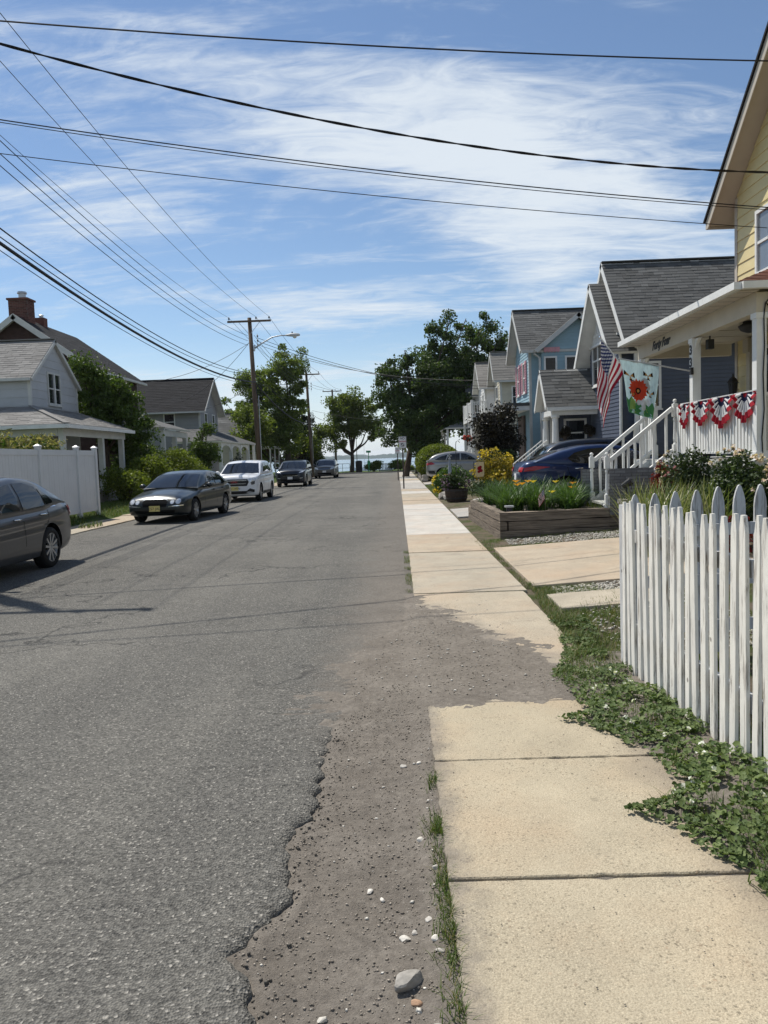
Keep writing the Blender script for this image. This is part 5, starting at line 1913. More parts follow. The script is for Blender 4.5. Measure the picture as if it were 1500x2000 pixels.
HC = thing('far_porch_house', 'far white porch house half hidden behind the maple', 'house', (6.5, 63, 0.2))
MB().box(5.9, 12, 60.2, 67, 0.2, 6.2).build('wall', M['grey'], HC)
slope(HC, (5.5, 59.8, 6.1), (12.4, 59.8, 6.1), (12.4, 63.6, 8.4), (5.5, 63.6, 8.4), 0.1, M['sh_grey'], M['white2'])
slope(HC, (5.5, 67.4, 6.1), (12.4, 67.4, 6.1), (12.4, 63.6, 8.4), (5.5, 63.6, 8.4), 0.1, M['sh_grey'], M['white2'])
slope(HC, (3.75, 59.6, 3.72), (3.75, 67.4, 3.72), (5.9, 66.5, 4.55), (5.9, 61.5, 4.55), 0.1, M['sh_light'], W, 'porch_roof')
slope(HC, (3.75, 59.6, 3.72), (5.9, 59.6, 3.72), (5.92, 61.5, 4.55), (5.88, 61.5, 4.55), 0.1, M['sh_light'], W, 'porch_roof')
for x, y in ((3.95, 59.9), (5.7, 59.9), (3.95, 63.5), (3.95, 67.0)):
    MB().box(x - 0.08, x + 0.08, y - 0.08, y + 0.08, 0.2, 3.62).build('porch_post', W, HC)
for k in range(3):
    window(HC, (0, 60.2, 0.2), (1, 0, 0), (0, -1, 0), 6.1 + k * 1.4, 6.9 + k * 1.4, 4.2, 5.5, W, M['winglass'])
MB().box(3.8, 5.9, 59.7, 67.2, 0.7, 0.85).build('porch_floor', M['white2'], HC)
railing(HC, (4.05, 59.9), (5.6, 59.9), 1.0, 1.7, W, 0.2, 0.05)

# ------------------------------------------------------------------ left-hand houses
L1 = gable_house('grey_house', 'light grey wide board house with wrap around porch behind the white fence', -13.0, 8.0, -1, 27.4, 31.4, 0.3, 4.98, 6.52, 0.13, 0.16, M['grey'], M['sh_light'], M['white2'],
                 board=0.30, wf=[(28.75, 29.85, 4.02, 5.25)], ws=[], sh=(0.30, 0.15), frame=M['white2'], rake_w=0.12)
MB().box(-12.99, -12.93, 29.27, 29.33, 4.05, 5.2).build('mullion', W, L1)
# wrap-around porch roof
slope(L1, (-10.8, 25.15, 3.08), (-10.8, 31.45, 3.08), (-13.0, 31.45, 3.86), (-13.0, 27.4, 3.86), 0.10, M['sh_light'], M['white2'], 'porch_roof')
slope(L1, (-21.3, 25.15, 3.08), (-10.8, 25.15, 3.08), (-13.0, 27.4, 3.86), (-21.3, 27.4, 3.86), 0.10, M['sh_light'], M['white2'], 'porch_roof')
shingles(L1, (-21.3, 25.15, 3.085), (-10.8, 25.15, 3.085), (-13.0, 27.4, 3.865), (-21.3, 27.4, 3.865), M['sh_light'], 0.34, 0.17)
shingles(L1, (-10.8, 25.15, 3.085), (-10.8, 31.45, 3.085), (-13.0, 31.45, 3.865), (-13.0, 27.4, 3.865), M['sh_light'], 0.34, 0.17)
MB().bar((-10.8, 25.15, 3.11), (-13.0, 27.4, 3.89), 0.2, 0.03).build('hip_cap', M['sh_light'], L1)
MB().bar((-10.76, 25.1, 3.0), (-10.76, 31.47, 3.0), 0.1, 0.12).build('gutter', W, L1)
MB().bar((-21.3, 25.10, 3.0), (-10.8, 25.10, 3.0), 0.1, 0.12).build('gutter', W, L1)
MB().box(-11.22, -11.04, 25.4, 31.2, 2.70, 2.96).build('porch_beam', M['white2'], L1)
MB().box(-21.0, -11.23, 25.4, 25.58, 2.70, 2.96).build('porch_beam', M['white2'], L1)
for y in (25.5, 28.85, 30.95):
    MB().box(-11.22, -11.04, y - 0.09, y + 0.09, 0.75, 2.70).build('porch_post', M['white2'], L1)
MB().box(-13.0, -10.95, 25.4, 31.3, 0.55, 0.75).build('porch_floor', M['conc_grey'], L1)
MB().box(-11.1, -10.95, 25.4, 31.3, 0.1, 0.545).build('porch_base', M['conc_grey'], L1)

L2 = thing('brown_house', 'tall dark brown house with long dark roof and two brick chimneys', 'house', (-18, 40, 0.3))
w = MB()
w.prism([(-14.6, 37.1, 0.3), (-14.6, 37.1, 6.5), (-18.0, 37.1, 8.85), (-21.4, 37.1, 6.5), (-21.4, 37.1, 0.3)], (0, 6.5, 0))
w.build('wall', M['brown'], L2)
siding(L2, (0, 37.1, 0.3), (1, 0, 0), (0, -1, 0), lambda z: (-21.4, -14.6) if z < 6.5 else (-18 - (8.85 - z) / 0.691, -18 + (8.85 - z) / 0.691), 5.0, 8.8, 0.18, M['brown'])
slope(L2, (-14.2, 36.7, 6.28), (-14.2, 43.9, 6.28), (-18.0, 43.9, 9.0), (-18.0, 36.7, 9.0), 0.12, M['sh_dark'], M['white2'])
slope(L2, (-21.8, 36.7, 6.28), (-21.8, 43.9, 6.28), (-18.0, 43.9, 9.0), (-18.0, 36.7, 9.0), 0.12, M['sh_dark'], M['white2'])
shingles(L2, (-14.2, 36.7, 6.29), (-14.2, 43.9, 6.29), (-18.0, 43.9, 9.01), (-18.0, 36.7, 9.01), M['sh_dark'], 0.4, 0.2)
for xe in (-14.2, -21.8):
    a, b = Vector((xe, 36.69, 6.28)), Vector((-18, 36.69, 9.0))
    dd = (b - a).normalized()
    nn = Vector((-dd.z, 0, dd.x))
    nn = nn if nn.z > 0 else -nn
    MB().bar(a - nn * 0.1, b - nn * 0.1, 0.03, 0.26, up=nn).build('rake_board', M['white2'], L2)
MB().bar((-14.15, 36.7, 6.2), (-14.15, 43.9, 6.2), 0.12, 0.12).build('gutter', M['white2'], L2)
ch = MB().box(-18.55, -17.65, 37.45, 38.2, 8.2, 9.86).build('chimney', M['mortar_pale'], L2)
brickwork(ch, (0, 37.44, 8.4), (1, 0, 0), (0, -1, 0), -18.56, -17.64, 8.7, 9.82, M['brick_red'], M['mortar_pale'], 0.23, 0.075, 0.014, 0.05)
brickwork(ch, (-17.64, 0, 8.4), (0, 1, 0), (1, 0, 0), 37.44, 38.2, 8.7, 9.82, M['brick_red'], M['mortar_pale'], 0.23, 0.075, 0.014, 0.05)
MB().box(-18.62, -17.58, 37.38, 38.26, 9.83, 9.92).build('chimney_cap', M['brick_red'], ch)
fl = MB().lathe([(0.17, 9.92), (0.17, 10.18), (0.23, 10.18), (0.21, 10.27), (0.05, 10.30)], (-18.02, 37.8, 0), 12)
fl.build('flue_cap', M['galv'], ch)
ch2 = MB().box(-18.2, -17.75, 39.4, 39.8, 8.6, 9.32).build('chimney', M['brick_red'], L2)
MB().lathe([(0.10, 9.32), (0.10, 9.45), (0.15, 9.45), (0.02, 9.52)], (-17.97, 39.6, 0), 10).build('flue_cap', M['galv'], ch2)
# its porch
slope(L2, (-10.95, 36.4, 3.40), (-10.95, 40.95, 3.40), (-14.6, 40.95, 4.6), (-14.6, 38.0, 4.6), 0.1, M['sh_grey'], M['white2'], 'porch_roof')
slope(L2, (-14.6, 36.4, 3.40), (-10.95, 36.4, 3.40), (-14.55, 38.0, 4.6), (-14.6, 38.0, 4.6), 0.1, M['sh_grey'], M['white2'], 'porch_roof')
shingles(L2, (-14.6, 36.4, 3.41), (-10.95, 36.4, 3.41), (-14.5, 38.0, 4.61), (-14.6, 38.0, 4.61), M['sh_grey'], 0.4, 0.2)
MB().box(-11.3, -11.1, 36.6, 40.8, 3.0, 3.28).build('porch_beam', M['white2'], L2)
for y in (36.8, 38.7, 40.6):
    MB().box(-11.3, -11.1, y - 0.1, y + 0.1, 0.6, 3.0).build('porch_post', M['white2'], L2)
MB().box(-14.6, -11.0, 36.6, 40.8, 0.3, 0.6).build('porch_floor', M['conc_grey'], L2)

L3 = gable_house('dark_roofed_house', 'grey clapboard house with dark shingle roof and white arched porch', -13.5, 9.0, -1, 52.95, 58.2, 0.3, 5.6, 7.72, 0.5, 0.5, M['grey2'], M['sh_dark'], M['white2'],
                 board=0.17, wf=[(54.2, 55.0, 3.9, 5.2), (56.4, 57.2, 3.9, 5.2)], ws=[(-16.0, -15.2, 3.95, 5.15), (-19.5, -18.7, 3.95, 5.15)], sh=(0.4, 0.2), frame=W)
slope(L3, (-11.2, 49.4, 3.05), (-11.2, 61.9, 3.05), (-13.5, 60.0, 4.0), (-13.5, 52.0, 4.0), 0.1, M['sh_grey'], W, 'porch_roof')
slope(L3, (-14.5, 49.4, 3.05), (-11.2, 49.4, 3.05), (-13.45, 52.0, 4.0), (-14.5, 52.0, 4.0), 0.1, M['sh_grey'], W, 'porch_roof')
shingles(L3, (-14.5, 49.4, 3.06), (-11.2, 49.4, 3.06), (-13.45, 52.0, 4.01), (-14.5, 52.0, 4.01), M['sh_grey'], 0.45, 0.22)
for y in (49.8, 52.9, 56.0, 59.0, 61.4):
    MB().box(-11.55, -11.35, y - 0.1, y + 0.1, 0.5, 2.95).build('porch_post', W, L3)
for y0, y1 in ((49.9, 52.8), (53.0, 55.9), (56.1, 58.9)):
    m = MB()
    ym_, hw = (y0 + y1) / 2, (y1 - y0) / 2
    for k in range(10):
        t0, t1 = math.pi * k / 10, math.pi * (k + 1) / 10
        m.hexa([(-11.5, ym_ - hw * math.cos(t0), 2.35 + 0.45 * math.sin(t0)), (-11.4, ym_ - hw * math.cos(t0), 2.35 + 0.45 * math.sin(t0)), (-11.4, ym_ - hw * math.cos(t1), 2.35 + 0.45 * math.sin(t1)), (-11.5, ym_ - hw * math.cos(t1), 2.35 + 0.45 * math.sin(t1)),
                (-11.5, ym_ - hw * math.cos(t0), 2.95), (-11.4, ym_ - hw * math.cos(t0), 2.95), (-11.4, ym_ - hw * math.cos(t1), 2.95), (-11.5, ym_ - hw * math.cos(t1), 2.95)])
    m.build('arch', W, L3)
MB().box(-13.5, -11.3, 49.6, 61.6, 0.3, 0.5).build('porch_floor', M['conc_grey'], L3)
railing(L3, (-11.45, 50.0), (-11.45, 61.3), 0.75, 1.4, W, 0.3, 0.06)

L4 = gable_house('small_pale_house', 'small pale house far down the left side among trees', -13.0, 8.0, -1, 66.5, 71.0, 0.3, 4.4, 6.0, 0.3, 0.3, M['creamside'], M['sh_grey'], M['white2'], board=0.3, wf=[(67.8, 68.5, 3.2, 4.2), (69.2, 69.9, 3.2, 4.2)], sh=(0.6, 0.3), frame=W)
MB().box(-13.0, -10.8, 66.0, 71.5, 2.75, 2.95).build('porch_roof', W, L4)
for y in (66.3, 68.8, 71.2):
    MB().box(-11.0, -10.9, y - 0.06, y + 0.06, 0.3, 2.75).build('porch_post', W, L4)

# ------------------------------------------------------------------ fences and planter
pf = thing('picket_fence', 'worn white picket fence along the pavement edge, nearest on the right', 'fence', (1.62, 4.0, 0.0))


def picket(parent, x, y, z0, z1, w, t, ang, mat, kind='clip', lean=(0, 0)):
    """One picket: clipped or lancet point, slightly out of true."""
    u = Vector((math.cos(ang), math.sin(ang), 0))
    n = Vector((-math.sin(ang), math.cos(ang), 0))
    if kind == 'clip':
        prof = [(-w / 2, z0), (w / 2, z0), (w / 2, z1 - 0.085), (w * 0.20, z1), (-w * 0.24, z1), (-w / 2, z1 - 0.085)]
    else:
        prof = [(-w / 2, z0), (w / 2, z0), (w / 2, z1 - 0.155), (w * 0.44, z1 - 0.10), (w * 0.30, z1 - 0.05), (w * 0.13, z1 - 0.008), (0, z1), (-w * 0.13, z1 - 0.008), (-w * 0.30, z1 - 0.05), (-w * 0.44, z1 - 0.10), (-w / 2, z1 - 0.155)]
    pts = []
    for a, z in prof:
        k = (z - z0)
        pts.append(Vector((x, y, z)) + u * a + Vector((lean[0] * k, lean[1] * k, 0)))
    mb = MB()
    mb.prism([p - n * t / 2 for p in pts], n * t)
    mb.build('picket', mat, parent)


yy = 5.46
k = 0
while yy > 0.4:
    f = (5.46 - yy) / 1.9
    x = 1.585 + 0.075 * f
    base = 0.02
    top = 1.225 + 0.028 * f + random.uniform(-0.022, 0.022)
    picket(pf, x + random.uniform(-.006, .006), yy, base + random.uniform(-.03, .03), top, random.uniform(0.058, 0.072), 0.019, R(90) + random.uniform(-.05, .05), M['picket'], 'clip', (random.uniform(-.012, .012), random.uniform(-.016, .016)))
    yy -= 0.110
    k += 1
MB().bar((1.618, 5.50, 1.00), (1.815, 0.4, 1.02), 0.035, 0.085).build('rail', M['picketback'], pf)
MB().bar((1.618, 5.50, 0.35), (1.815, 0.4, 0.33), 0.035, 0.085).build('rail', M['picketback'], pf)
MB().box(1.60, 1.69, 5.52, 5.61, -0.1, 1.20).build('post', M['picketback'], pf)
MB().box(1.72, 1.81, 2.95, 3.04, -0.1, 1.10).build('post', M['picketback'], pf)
bf = thing('back_picket_fence', 'taller grey white picket fence with pointed tops running back from the near fence', 'fence', (3.0, 5.64, 0.0))
for k in range(26):
    x = 1.735 + k * 0.150
    z0 = float(yard_z(np.array(x), np.array(5.64))) + 0.05
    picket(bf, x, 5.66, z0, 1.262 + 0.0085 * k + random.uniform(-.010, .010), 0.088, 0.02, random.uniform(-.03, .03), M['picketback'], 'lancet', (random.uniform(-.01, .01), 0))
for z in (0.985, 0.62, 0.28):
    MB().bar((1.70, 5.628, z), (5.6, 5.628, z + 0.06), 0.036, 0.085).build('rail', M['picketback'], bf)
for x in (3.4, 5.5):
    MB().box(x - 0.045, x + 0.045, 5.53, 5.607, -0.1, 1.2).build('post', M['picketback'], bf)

# white vinyl fence on the left
vf = thing('vinyl_fence', 'tall white vinyl privacy fence in front of the light grey house', 'fence', (-9.4, 20, 0.25))
py = [12.8, 15.2, 17.6, 20.0, 22.4, 23.75]
for y in py:
    MB().box(-9.46, -9.33, y - 0.065, y + 0.065, 0.0, 2.19).build('post', M['vinyl'], vf)
    c = MB()
    c.box(-9.475, -9.315, y - 0.08, y + 0.08, 2.191, 2.225)
    c.hexa([(-9.475, y - 0.08, 2.225), (-9.315, y - 0.08, 2.225), (-9.315, y + 0.08, 2.225), (-9.475, y + 0.08, 2.225), (-9.40, y - 0.005, 2.275), (-9.39, y - 0.005, 2.275), (-9.39, y + 0.005, 2.275), (-9.40, y + 0.005, 2.275)])
    c.build('post_cap', M['vinyl'], vf)
for a, b in zip(py[:-1], py[1:]):
    MB().box(-9.425, -9.365, a + 0.066, b - 0.066, 1.98, 2.13).build('rail', M['vinyl'], vf)
    MB().box(-9.425, -9.365, a + 0.066, b - 0.066, 0.28, 0.42).build('rail', M['vinyl'], vf)
    n = max(3, int(round((b - a - 0.14) / 0.152)))
    for k in range(n):
        w = (b - a - 0.134) / n
        MB().box(-9.408, -9.382 + 0.001 * (k % 2), a + 0.067 + k * w + 0.0025, a + 0.067 + (k + 1) * w - 0.0025, 0.421, 1.979).build('plank', M['vinyl'], vf)

# timber flower bed
pl = thing('timber_planter', 'weathered timber raised bed full of daylilies beside the pavement', 'planter', (3.0, 16, 0))


def beam_(a, b, z0, z1, t=0.14):
    d = (Vector(b) - Vector(a)).normalized()
    zz = (z0 + z1) / 2
    n = 9
    m = MB()
    a, b = Vector((*a[:2], 0)), Vector((*b[:2], 0))
    sd = Vector((-d.y, d.x, 0)) * t / 2
    rings = []
    for i in range(n):
        p = a.lerp(b, i / (n - 1))
        j = [random.uniform(-.010, .008) for _ in range(4)]
        ztop = (0.30 * 0 + 1)
        lift = a_lift * (i / (n - 1))
        rings.append([p - sd + Vector((0, 0, z0 + lift + j[0])), p + sd + Vector((0, 0, z0 + lift + j[1])), p + sd + Vector((0, 0, z1 + lift + j[2])), p - sd + Vector((0, 0, z1 + lift + j[3]))])
    for r in rings:
        m.v += [tuple(q) for q in r]
    for i in range(n - 1):
        for k in range(4):
            kk = (k + 1) % 4
            m.f.append((i * 4 + k, i * 4 + kk, (i + 1) * 4 + kk, (i + 1) * 4 + k))
            m.m.append(0)
    m.f.append((3, 2, 1, 0))
    m.f.append(tuple((n - 1) * 4 + k for k in range(4)))
    m.m += [0, 0]
    m.build('timber', M['timber'], pl)


for lvl, (z0, z1) in enumerate(((-0.02, 0.158), (0.172, 0.328), (0.342, 0.505))):
    a_lift = 0.02
    beam_((1.86 + (0.16 if lvl == 1 else 0.0), 14.30), (3.9, 14.35), z0, z1)
    beam_((3.905, 14.35), (6.2, 14.45), z0 + 0.02, z1 + 0.02)
    a_lift = 0.0
    if lvl == 1:
        beam_((1.86, 14.30), (1.995, 14.302), z0, z1)
    s0 = 14.38
    beam_((1.93, s0), (1.86, 16.6), z0, z1)
    beam_((1.86, 16.605), (1.80, 19.2 - (0.6 if lvl == 2 else 0)), z0, z1)
structure_soil = MB()
soil = grid_sheet('soil', arange(1.9, 6.2, 0.25), arange(14.4, 17.95, 0.25), lambda X, Y: 0.44 + 0.02 * vnoise(X, Y, 3) + 0.02 * (X - 2), M['dirt'], pl)
soil2 = grid_sheet('soil', arange(1.88, 2.9, 0.2), arange(17.95, 19.2, 0.25), lambda X, Y: 0.40 - 0.2 * np.clip((Y - 18) / 1.2, 0, 1) + 0.02 * vnoise(X, Y, 3), M['dirt'], pl)
rock('boulder', 'rounded pale tan boulder at the far end of the timber bed', (2.05, 18.75, 0.42), (0.34, 0.26, 0.22), M['pebble'], 77, cat='boulder')

# ------------------------------------------------------------------ cars (local frame: x forward, y left, z up, base at ground)


def smooth_interp(keys, xs, k=3):
    keys = np.array(keys, float)
    xs = np.array(xs)
    out = []
    for c in range(1, keys.shape[1]):
        y = np.interp(xs, keys[:, 0], keys[:, c])
        for _ in range(k):
            z = y.copy()
            z[1:-1] = 0.25 * y[:-2] + 0.5 * y[1:-1] + 0.25 * y[2:]
            y = z
        out.append(y)
    return np.stack(out, 1)


def loft(rings):
    """Closed tube of rings (each a list of points) with caps."""
    m = MB()
    n = len(rings[0])
    for r in rings:
        m.v += [tuple(p) for p in r]
    for i in range(len(rings) - 1):
        for j in range(n):
            jj = (j + 1) % n
            m.f.append((i * n + j, i * n + jj, (i + 1) * n + jj, (i + 1) * n + j))
            m.m.append(0)
    m.f.append(tuple(range(n - 1, -1, -1)))
    m.f.append(tuple((len(rings) - 1) * n + j for j in range(n)))
    m.m += [0, 0]
    return m


def patch(bvh, poly, mode, off, mat, name, parent, sub=2, L=0):
    """Lay a flat outline onto the body: poly in (y,z) for front/rear, (x,z) for right/left, (x,y) for top."""
    tris = tessellate_polygon([[Vector((p[0], p[1], 0)) for p in poly]])
    V = [tuple(p) for p in poly]
    T = [tuple(t) for t in tris]
    for _ in range(sub):
        cache = {}

        def mid(a, b):
            k = (min(a, b), max(a, b))
            if k not in cache:
                cache[k] = len(V)
                V.append(((V[a][0] + V[b][0]) / 2, (V[a][1] + V[b][1]) / 2))
            return cache[k]
        N = []
        for a, b, c in T:
            ab, bc, ca = mid(a, b), mid(b, c), mid(c, a)
            N += [(a, ab, ca), (ab, b, bc), (ca, bc, c), (ab, bc, ca)]
        T = N
    out = []
    last = None
    for a, b in V:
        if mode == 'front':
            o, d = Vector((6, a, b)), Vector((-1, 0, 0))
        elif mode == 'rear':
            o, d = Vector((-6, a, b)), Vector((1, 0, 0))
        elif mode == 'right':
            o, d = Vector((a, -3, b)), Vector((0, 1, 0))
        elif mode == 'left':
            o, d = Vector((a, 3, b)), Vector((0, -1, 0))
        else:
            o, d = Vector((a, b, 4)), Vector((0, 0, -1))
        hit = bvh.ray_cast(o, d)
        if hit[0] is None:
            hit = bvh.find_nearest(o + d * (o.length if False else 2.0))
            p = hit[0]
        else:
            p = hit[0] - d * off
        nrm = hit[1]
        out.append(tuple(p + nrm * (off * 0.4 if nrm.dot(d) < 0 else -off * 0.4)))
    m = MB()
    m.v = out
    m.f = T
    m.m = [0] * len(T)
    return m.build(name, mat, parent, smooth=True, local=True)


def wheel(root, x, y, Rw, width, rimR, spokes, mat_rim, twin=False):
    side = 1 if y > 0 else -1
    w = thing_child('wheel', root)
    w.location = (x, y, Rw)
    h = width / 2
    prof = [(rimR * 0.96, -h), (rimR + 0.02, -h * 1.02), (Rw - 0.03, -h * 0.98), (Rw - 0.006, -h * 0.75), (Rw, -h * 0.3), (Rw, h * 0.3), (Rw - 0.006, h * 0.75), (Rw - 0.03, h * 0.98), (rimR + 0.02, h * 1.02), (rimR * 0.96, h)]
    m = MB().lathe(prof, (0, 0, 0), 40, 'y', cap=False)
    link_local('tyre', m.mesh('tyre', M['rubber'], None, True), w)
    r = MB()
    # barrel, dark disc behind, spokes and hub on the outside face
    yo = side * h * 0.82
    yi = side * h * 0.25
    r.lathe([(rimR * 0.86, min(yo, yi * 0.2)), (rimR, yo), (rimR * 0.90, yo * 0.98), (rimR * 0.86, max(yo, yi * 0.2))] if side > 0 else [(rimR * 0.86, yi * 0.2), (rimR * 0.90, yo * 0.98), (rimR, yo), (rimR * 0.97, yi)], (0, 0, 0), 36, 'y', cap=False)
    for k in range(spokes):
        a = 2 * math.pi * k / spokes + 0.15
        for da in ((-0.10, 0.10) if twin else (0.0,)):
            c, s_ = math.cos(a + da), math.sin(a + da)
            p0 = Vector((c * rimR * 0.16, yo * 0.80, s_ * rimR * 0.16))
            p1 = Vector((c * rimR * 0.95, yo * 0.95, s_ * rimR * 0.95))
            r.bar(p0, p1, rimR * (0.10 if twin else 0.22 if spokes < 7 else 0.15), 0.03, up=(0, 1, 0))
    r.lathe([(0.001, yo * 0.70), (rimR * 0.24, yo * 0.72), (rimR * 0.22, yo * 0.90), (0.001, yo * 0.93)], (0, 0, 0), 16, 'y')
    link_local('rim', r.mesh('rim', mat_rim), w)
    d = MB().lathe([(0.001, yi * 0.9), (rimR * 0.90, yi * 0.9), (rimR * 0.90, yi), (0.001, yi)], (0, 0, 0), 24, 'y')
    link_local('brake_disc', d.mesh('brake_disc', M['under']), w)


def thing_child(name, parent):
    o = bpy.data.objects.new(name, None)
    o.empty_display_size = 0.1
    col.objects.link(o)
    o.parent = parent
    WLOC[o.name] = Vector((0, 0, 0))
    return o


def link_local(name, me, parent):
    o = bpy.data.objects.new(name, me)
    col.objects.link(o)
    o.parent = parent
    WLOC[o.name] = Vector((0, 0, 0))
    return o


def make_car(name, label, S, loc, rotz, group):
    root = thing(name, label, 'car', loc, rotz, group)
    root['localspace'] = 1
    WLOC[root.name] = Vector((0, 0, 0))
    L = S['L']
    X = lambda xx: L / 2 - xx
    paint = S['paint']
    n = 60
    t = np.linspace(0, 1, n)
    xs = (1 - np.cos(t * math.pi)) / 2 * L * 0.45 + t * L * 0.55
    A = smooth_interp(S['body'], xs, 2)
    rings = []
    prof = [(0.0, 0.0), (0.55, 0.0), (0.80, 0.0), (0.94, 0.055), (0.985, 0.16), (0.998, 0.30), (1.0, 0.45), (0.998, 0.58), (0.985, 0.70), (0.992, 0.76), (0.975, 0.86), (0.945, 0.94), (0.90, 0.985), (0.84, 1.0)]
    for xx, (zb, zt, w, cr) in zip(xs, A):
        H = zt - zb
        half = [(py_ * w, zb + pz * H) for py_, pz in prof] + [(0.66 * w, zt + 0.45 * cr), (0.42 * w, zt + 0.80 * cr), (0.18 * w, zt + 0.97 * cr), (0.0, zt + cr)]
        ring = [(X(xx), a, z) for a, z in half] + [(X(xx), -a, z) for a, z in half[-2:0:-1]]
        rings.append(ring)
    me = loft(rings).mesh('body', [paint, M['under']], None, True)
    body = link_local('body', me, root)
    # wheel arches
    fa, ra, Rw = S['fa'], S['ra'], S['R']
    c = MB()
    for ax in (fa, ra):
        for sd in (-1, 1):
            y0, y1 = (S['track'] - 0.17, 1.3)
            lo, hi = (y0, y1) if sd > 0 else (-y1, -y0)
            c.lathe([(Rw + 0.055, lo), (Rw + 0.055, hi)], (X(ax), 0, Rw + 0.01), 32, 'y', 1)
    cut = bpy.data.objects.new('cut', c.mesh('cut', [paint, M['under']]))
    col.objects.link(cut)
    cut.parent = root
    bm = bmesh.new()
    bm.from_mesh(body.data)
    bmesh.ops.recalc_face_normals(bm, faces=bm.faces)
    bm.to_mesh(body.data)
    bm.free()
    bm = bmesh.new()
    bm.from_mesh(cut.data)
    bmesh.ops.recalc_face_normals(bm, faces=bm.faces)
    bm.to_mesh(cut.data)
    bm.free()
    md = body.modifiers.new('arch', 'BOOLEAN')
    md.operation = 'DIFFERENCE'
    md.solver = 'EXACT'
    md.object = cut
    dg = bpy.context.evaluated_depsgraph_get()
    new = bpy.data.meshes.new_from_object(body.evaluated_get(dg))
    body.modifiers.clear()
    body.data = new
    bpy.data.objects.remove(cut)
    sharp(body, 40)
    # cabin
    ct = np.array(S['cabin'])
    xs2 = np.linspace(ct[0, 0], ct[-1, 0], 46)
    top = smooth_interp(S['cabin'], xs2, 3)[:, 0]
    belt = np.interp(xs2, [p[0] for p in S['belt']], [p[1] for p in S['belt']])
    wb = np.interp(xs2, [p[0] for p in S['belt']], [p[2] for p in S['belt']])
    rings = []
    for xx, zt, zb, w in zip(xs2, top, belt, wb):
        h = max(zt - zb, 0.0)
        ye = w - h * S['tilt']
        half = [(0, zb - 0.10), (w * 0.97, zb - 0.10), (w, zb), (w - h * S['tilt'] * 0.45 + 0.012, zb + h * 0.45), (ye + 0.012, zb + h * 0.86), (ye - 0.015, zb + h * 0.955), (ye - 0.06, zb + h * 0.99 + 0.008), (ye * 0.72, zt + 0.022), (ye * 0.38, zt + 0.034), (0, zt + 0.038)]
        rings.append([(X(xx), a, z) for a, z in half] + [(X(xx), -a, z) for a, z in half[-2:0:-1]])
    m = loft(rings)
    cab = link_local('roof', m.mesh('roof', paint, None, True), root)
    sharp(cab, 50)
    me = cab.data
    bc = BVHTree.FromPolygons([v.co.copy() for v in me.vertices], [tuple(p.vertices) for p in me.polygons])
    me = body.data
    bb = BVHTree.FromPolygons([v.co.copy() for v in me.vertices], [tuple(p.vertices) for p in me.polygons])
    gl = S.get('glass', M['darkglass'])
    for poly in S['side_win']:
        P = [(X(a), z) for a, z in poly]
        for sd in ('right', 'left'):
            patch(bc, P, sd, 0.006, gl, 'window', root)
    for key, mode in (('front_win', 'front'), ('rear_win', 'rear')):
        h = S[key]
        P = [(a, z) for a, z in h] + [(-a, z) for a, z in h[::-1]]
        patch(bc, P, mode, 0.008, gl, 'windscreen' if mode == 'front' else 'rear_window', root, 3)
    for poly in S.get('seams', []):
        for sd in ('right', 'left'):
            for (a, za), (b, zb_) in zip(poly[:-1], poly[1:]):
                dx, dz = b - a, zb_ - za
                q = math.hypot(dx, dz)
                nx, nz = -dz / q * 0.006, dx / q * 0.006
                patch(bb, [(X(a + nx), za + nz), (X(b + nx), zb_ + nz), (X(b - nx), zb_ - nz), (X(a - nx), za - nz)], sd, 0.002, M['under'], 'door_seam', root, 2)
    for item in S.get('feat', []):
        nm, mode, mat_, off, poly, mirror = item
        if mode in ('right', 'left', 'side'):
            P = [(X(a), z) for a, z in poly]
            for sd in (('right', 'left') if mode == 'side' else (mode,)):
                patch(bb, P, sd, off, M[mat_] if isinstance(mat_, str) else mat_, nm, root)
        else:
            patch(bb, poly, mode, off, M[mat_] if isinstance(mat_, str) else mat_, nm, root)
            if mirror:
                patch(bb, [(-a, z) for a, z in poly], mode, off, M[mat_] if isinstance(mat_, str) else mat_, nm, root)
    # wheels
    for ax in (fa, ra):
        for sd in (-1, 1):
            wheel(root, X(ax), sd * S['track'], Rw, 0.21, S['rim'], S['spokes'], S.get('rim_mat', M['alloy']), S.get('twin', False))
    # mirrors
    mx, mz, my = S['mirror']
    for sd in (-1, 1):
        mm = MB()
        mm.tube([(X(mx), sd * (my - 0.10), mz - 0.04), (X(mx) + 0.0, sd * (my + 0.04), mz - 0.01)], [0.03, 0.03], 8)
        pr = []
        for i in range(5):
            f = i / 4
            rr = math.sin(0.25 + f * (math.pi - 0.5))
            pr.append((f, rr))
        ring = []
        for f, rr in pr:
            yv = sd * (my + 0.02 + f * 0.20)
            ring.append([(X(mx) + math.cos(t_) * 0.065 * rr * (1.3 if math.cos(t_) > 0 else 0.7), yv, mz + 0.02 + math.sin(t_) * 0.075 * rr) for t_ in np.linspace(0, 2 * math.pi, 13)[:-1]])
        lm = loft(ring)
        b0 = len(mm.v)
        mm.v += lm.v
        mm.f += [tuple(i + b0 for i in f) for f in lm.f]
        mm.m += lm.m
        link_local('mirror', mm.mesh('mirror', S.get('mirror_mat', paint), None, True), root)
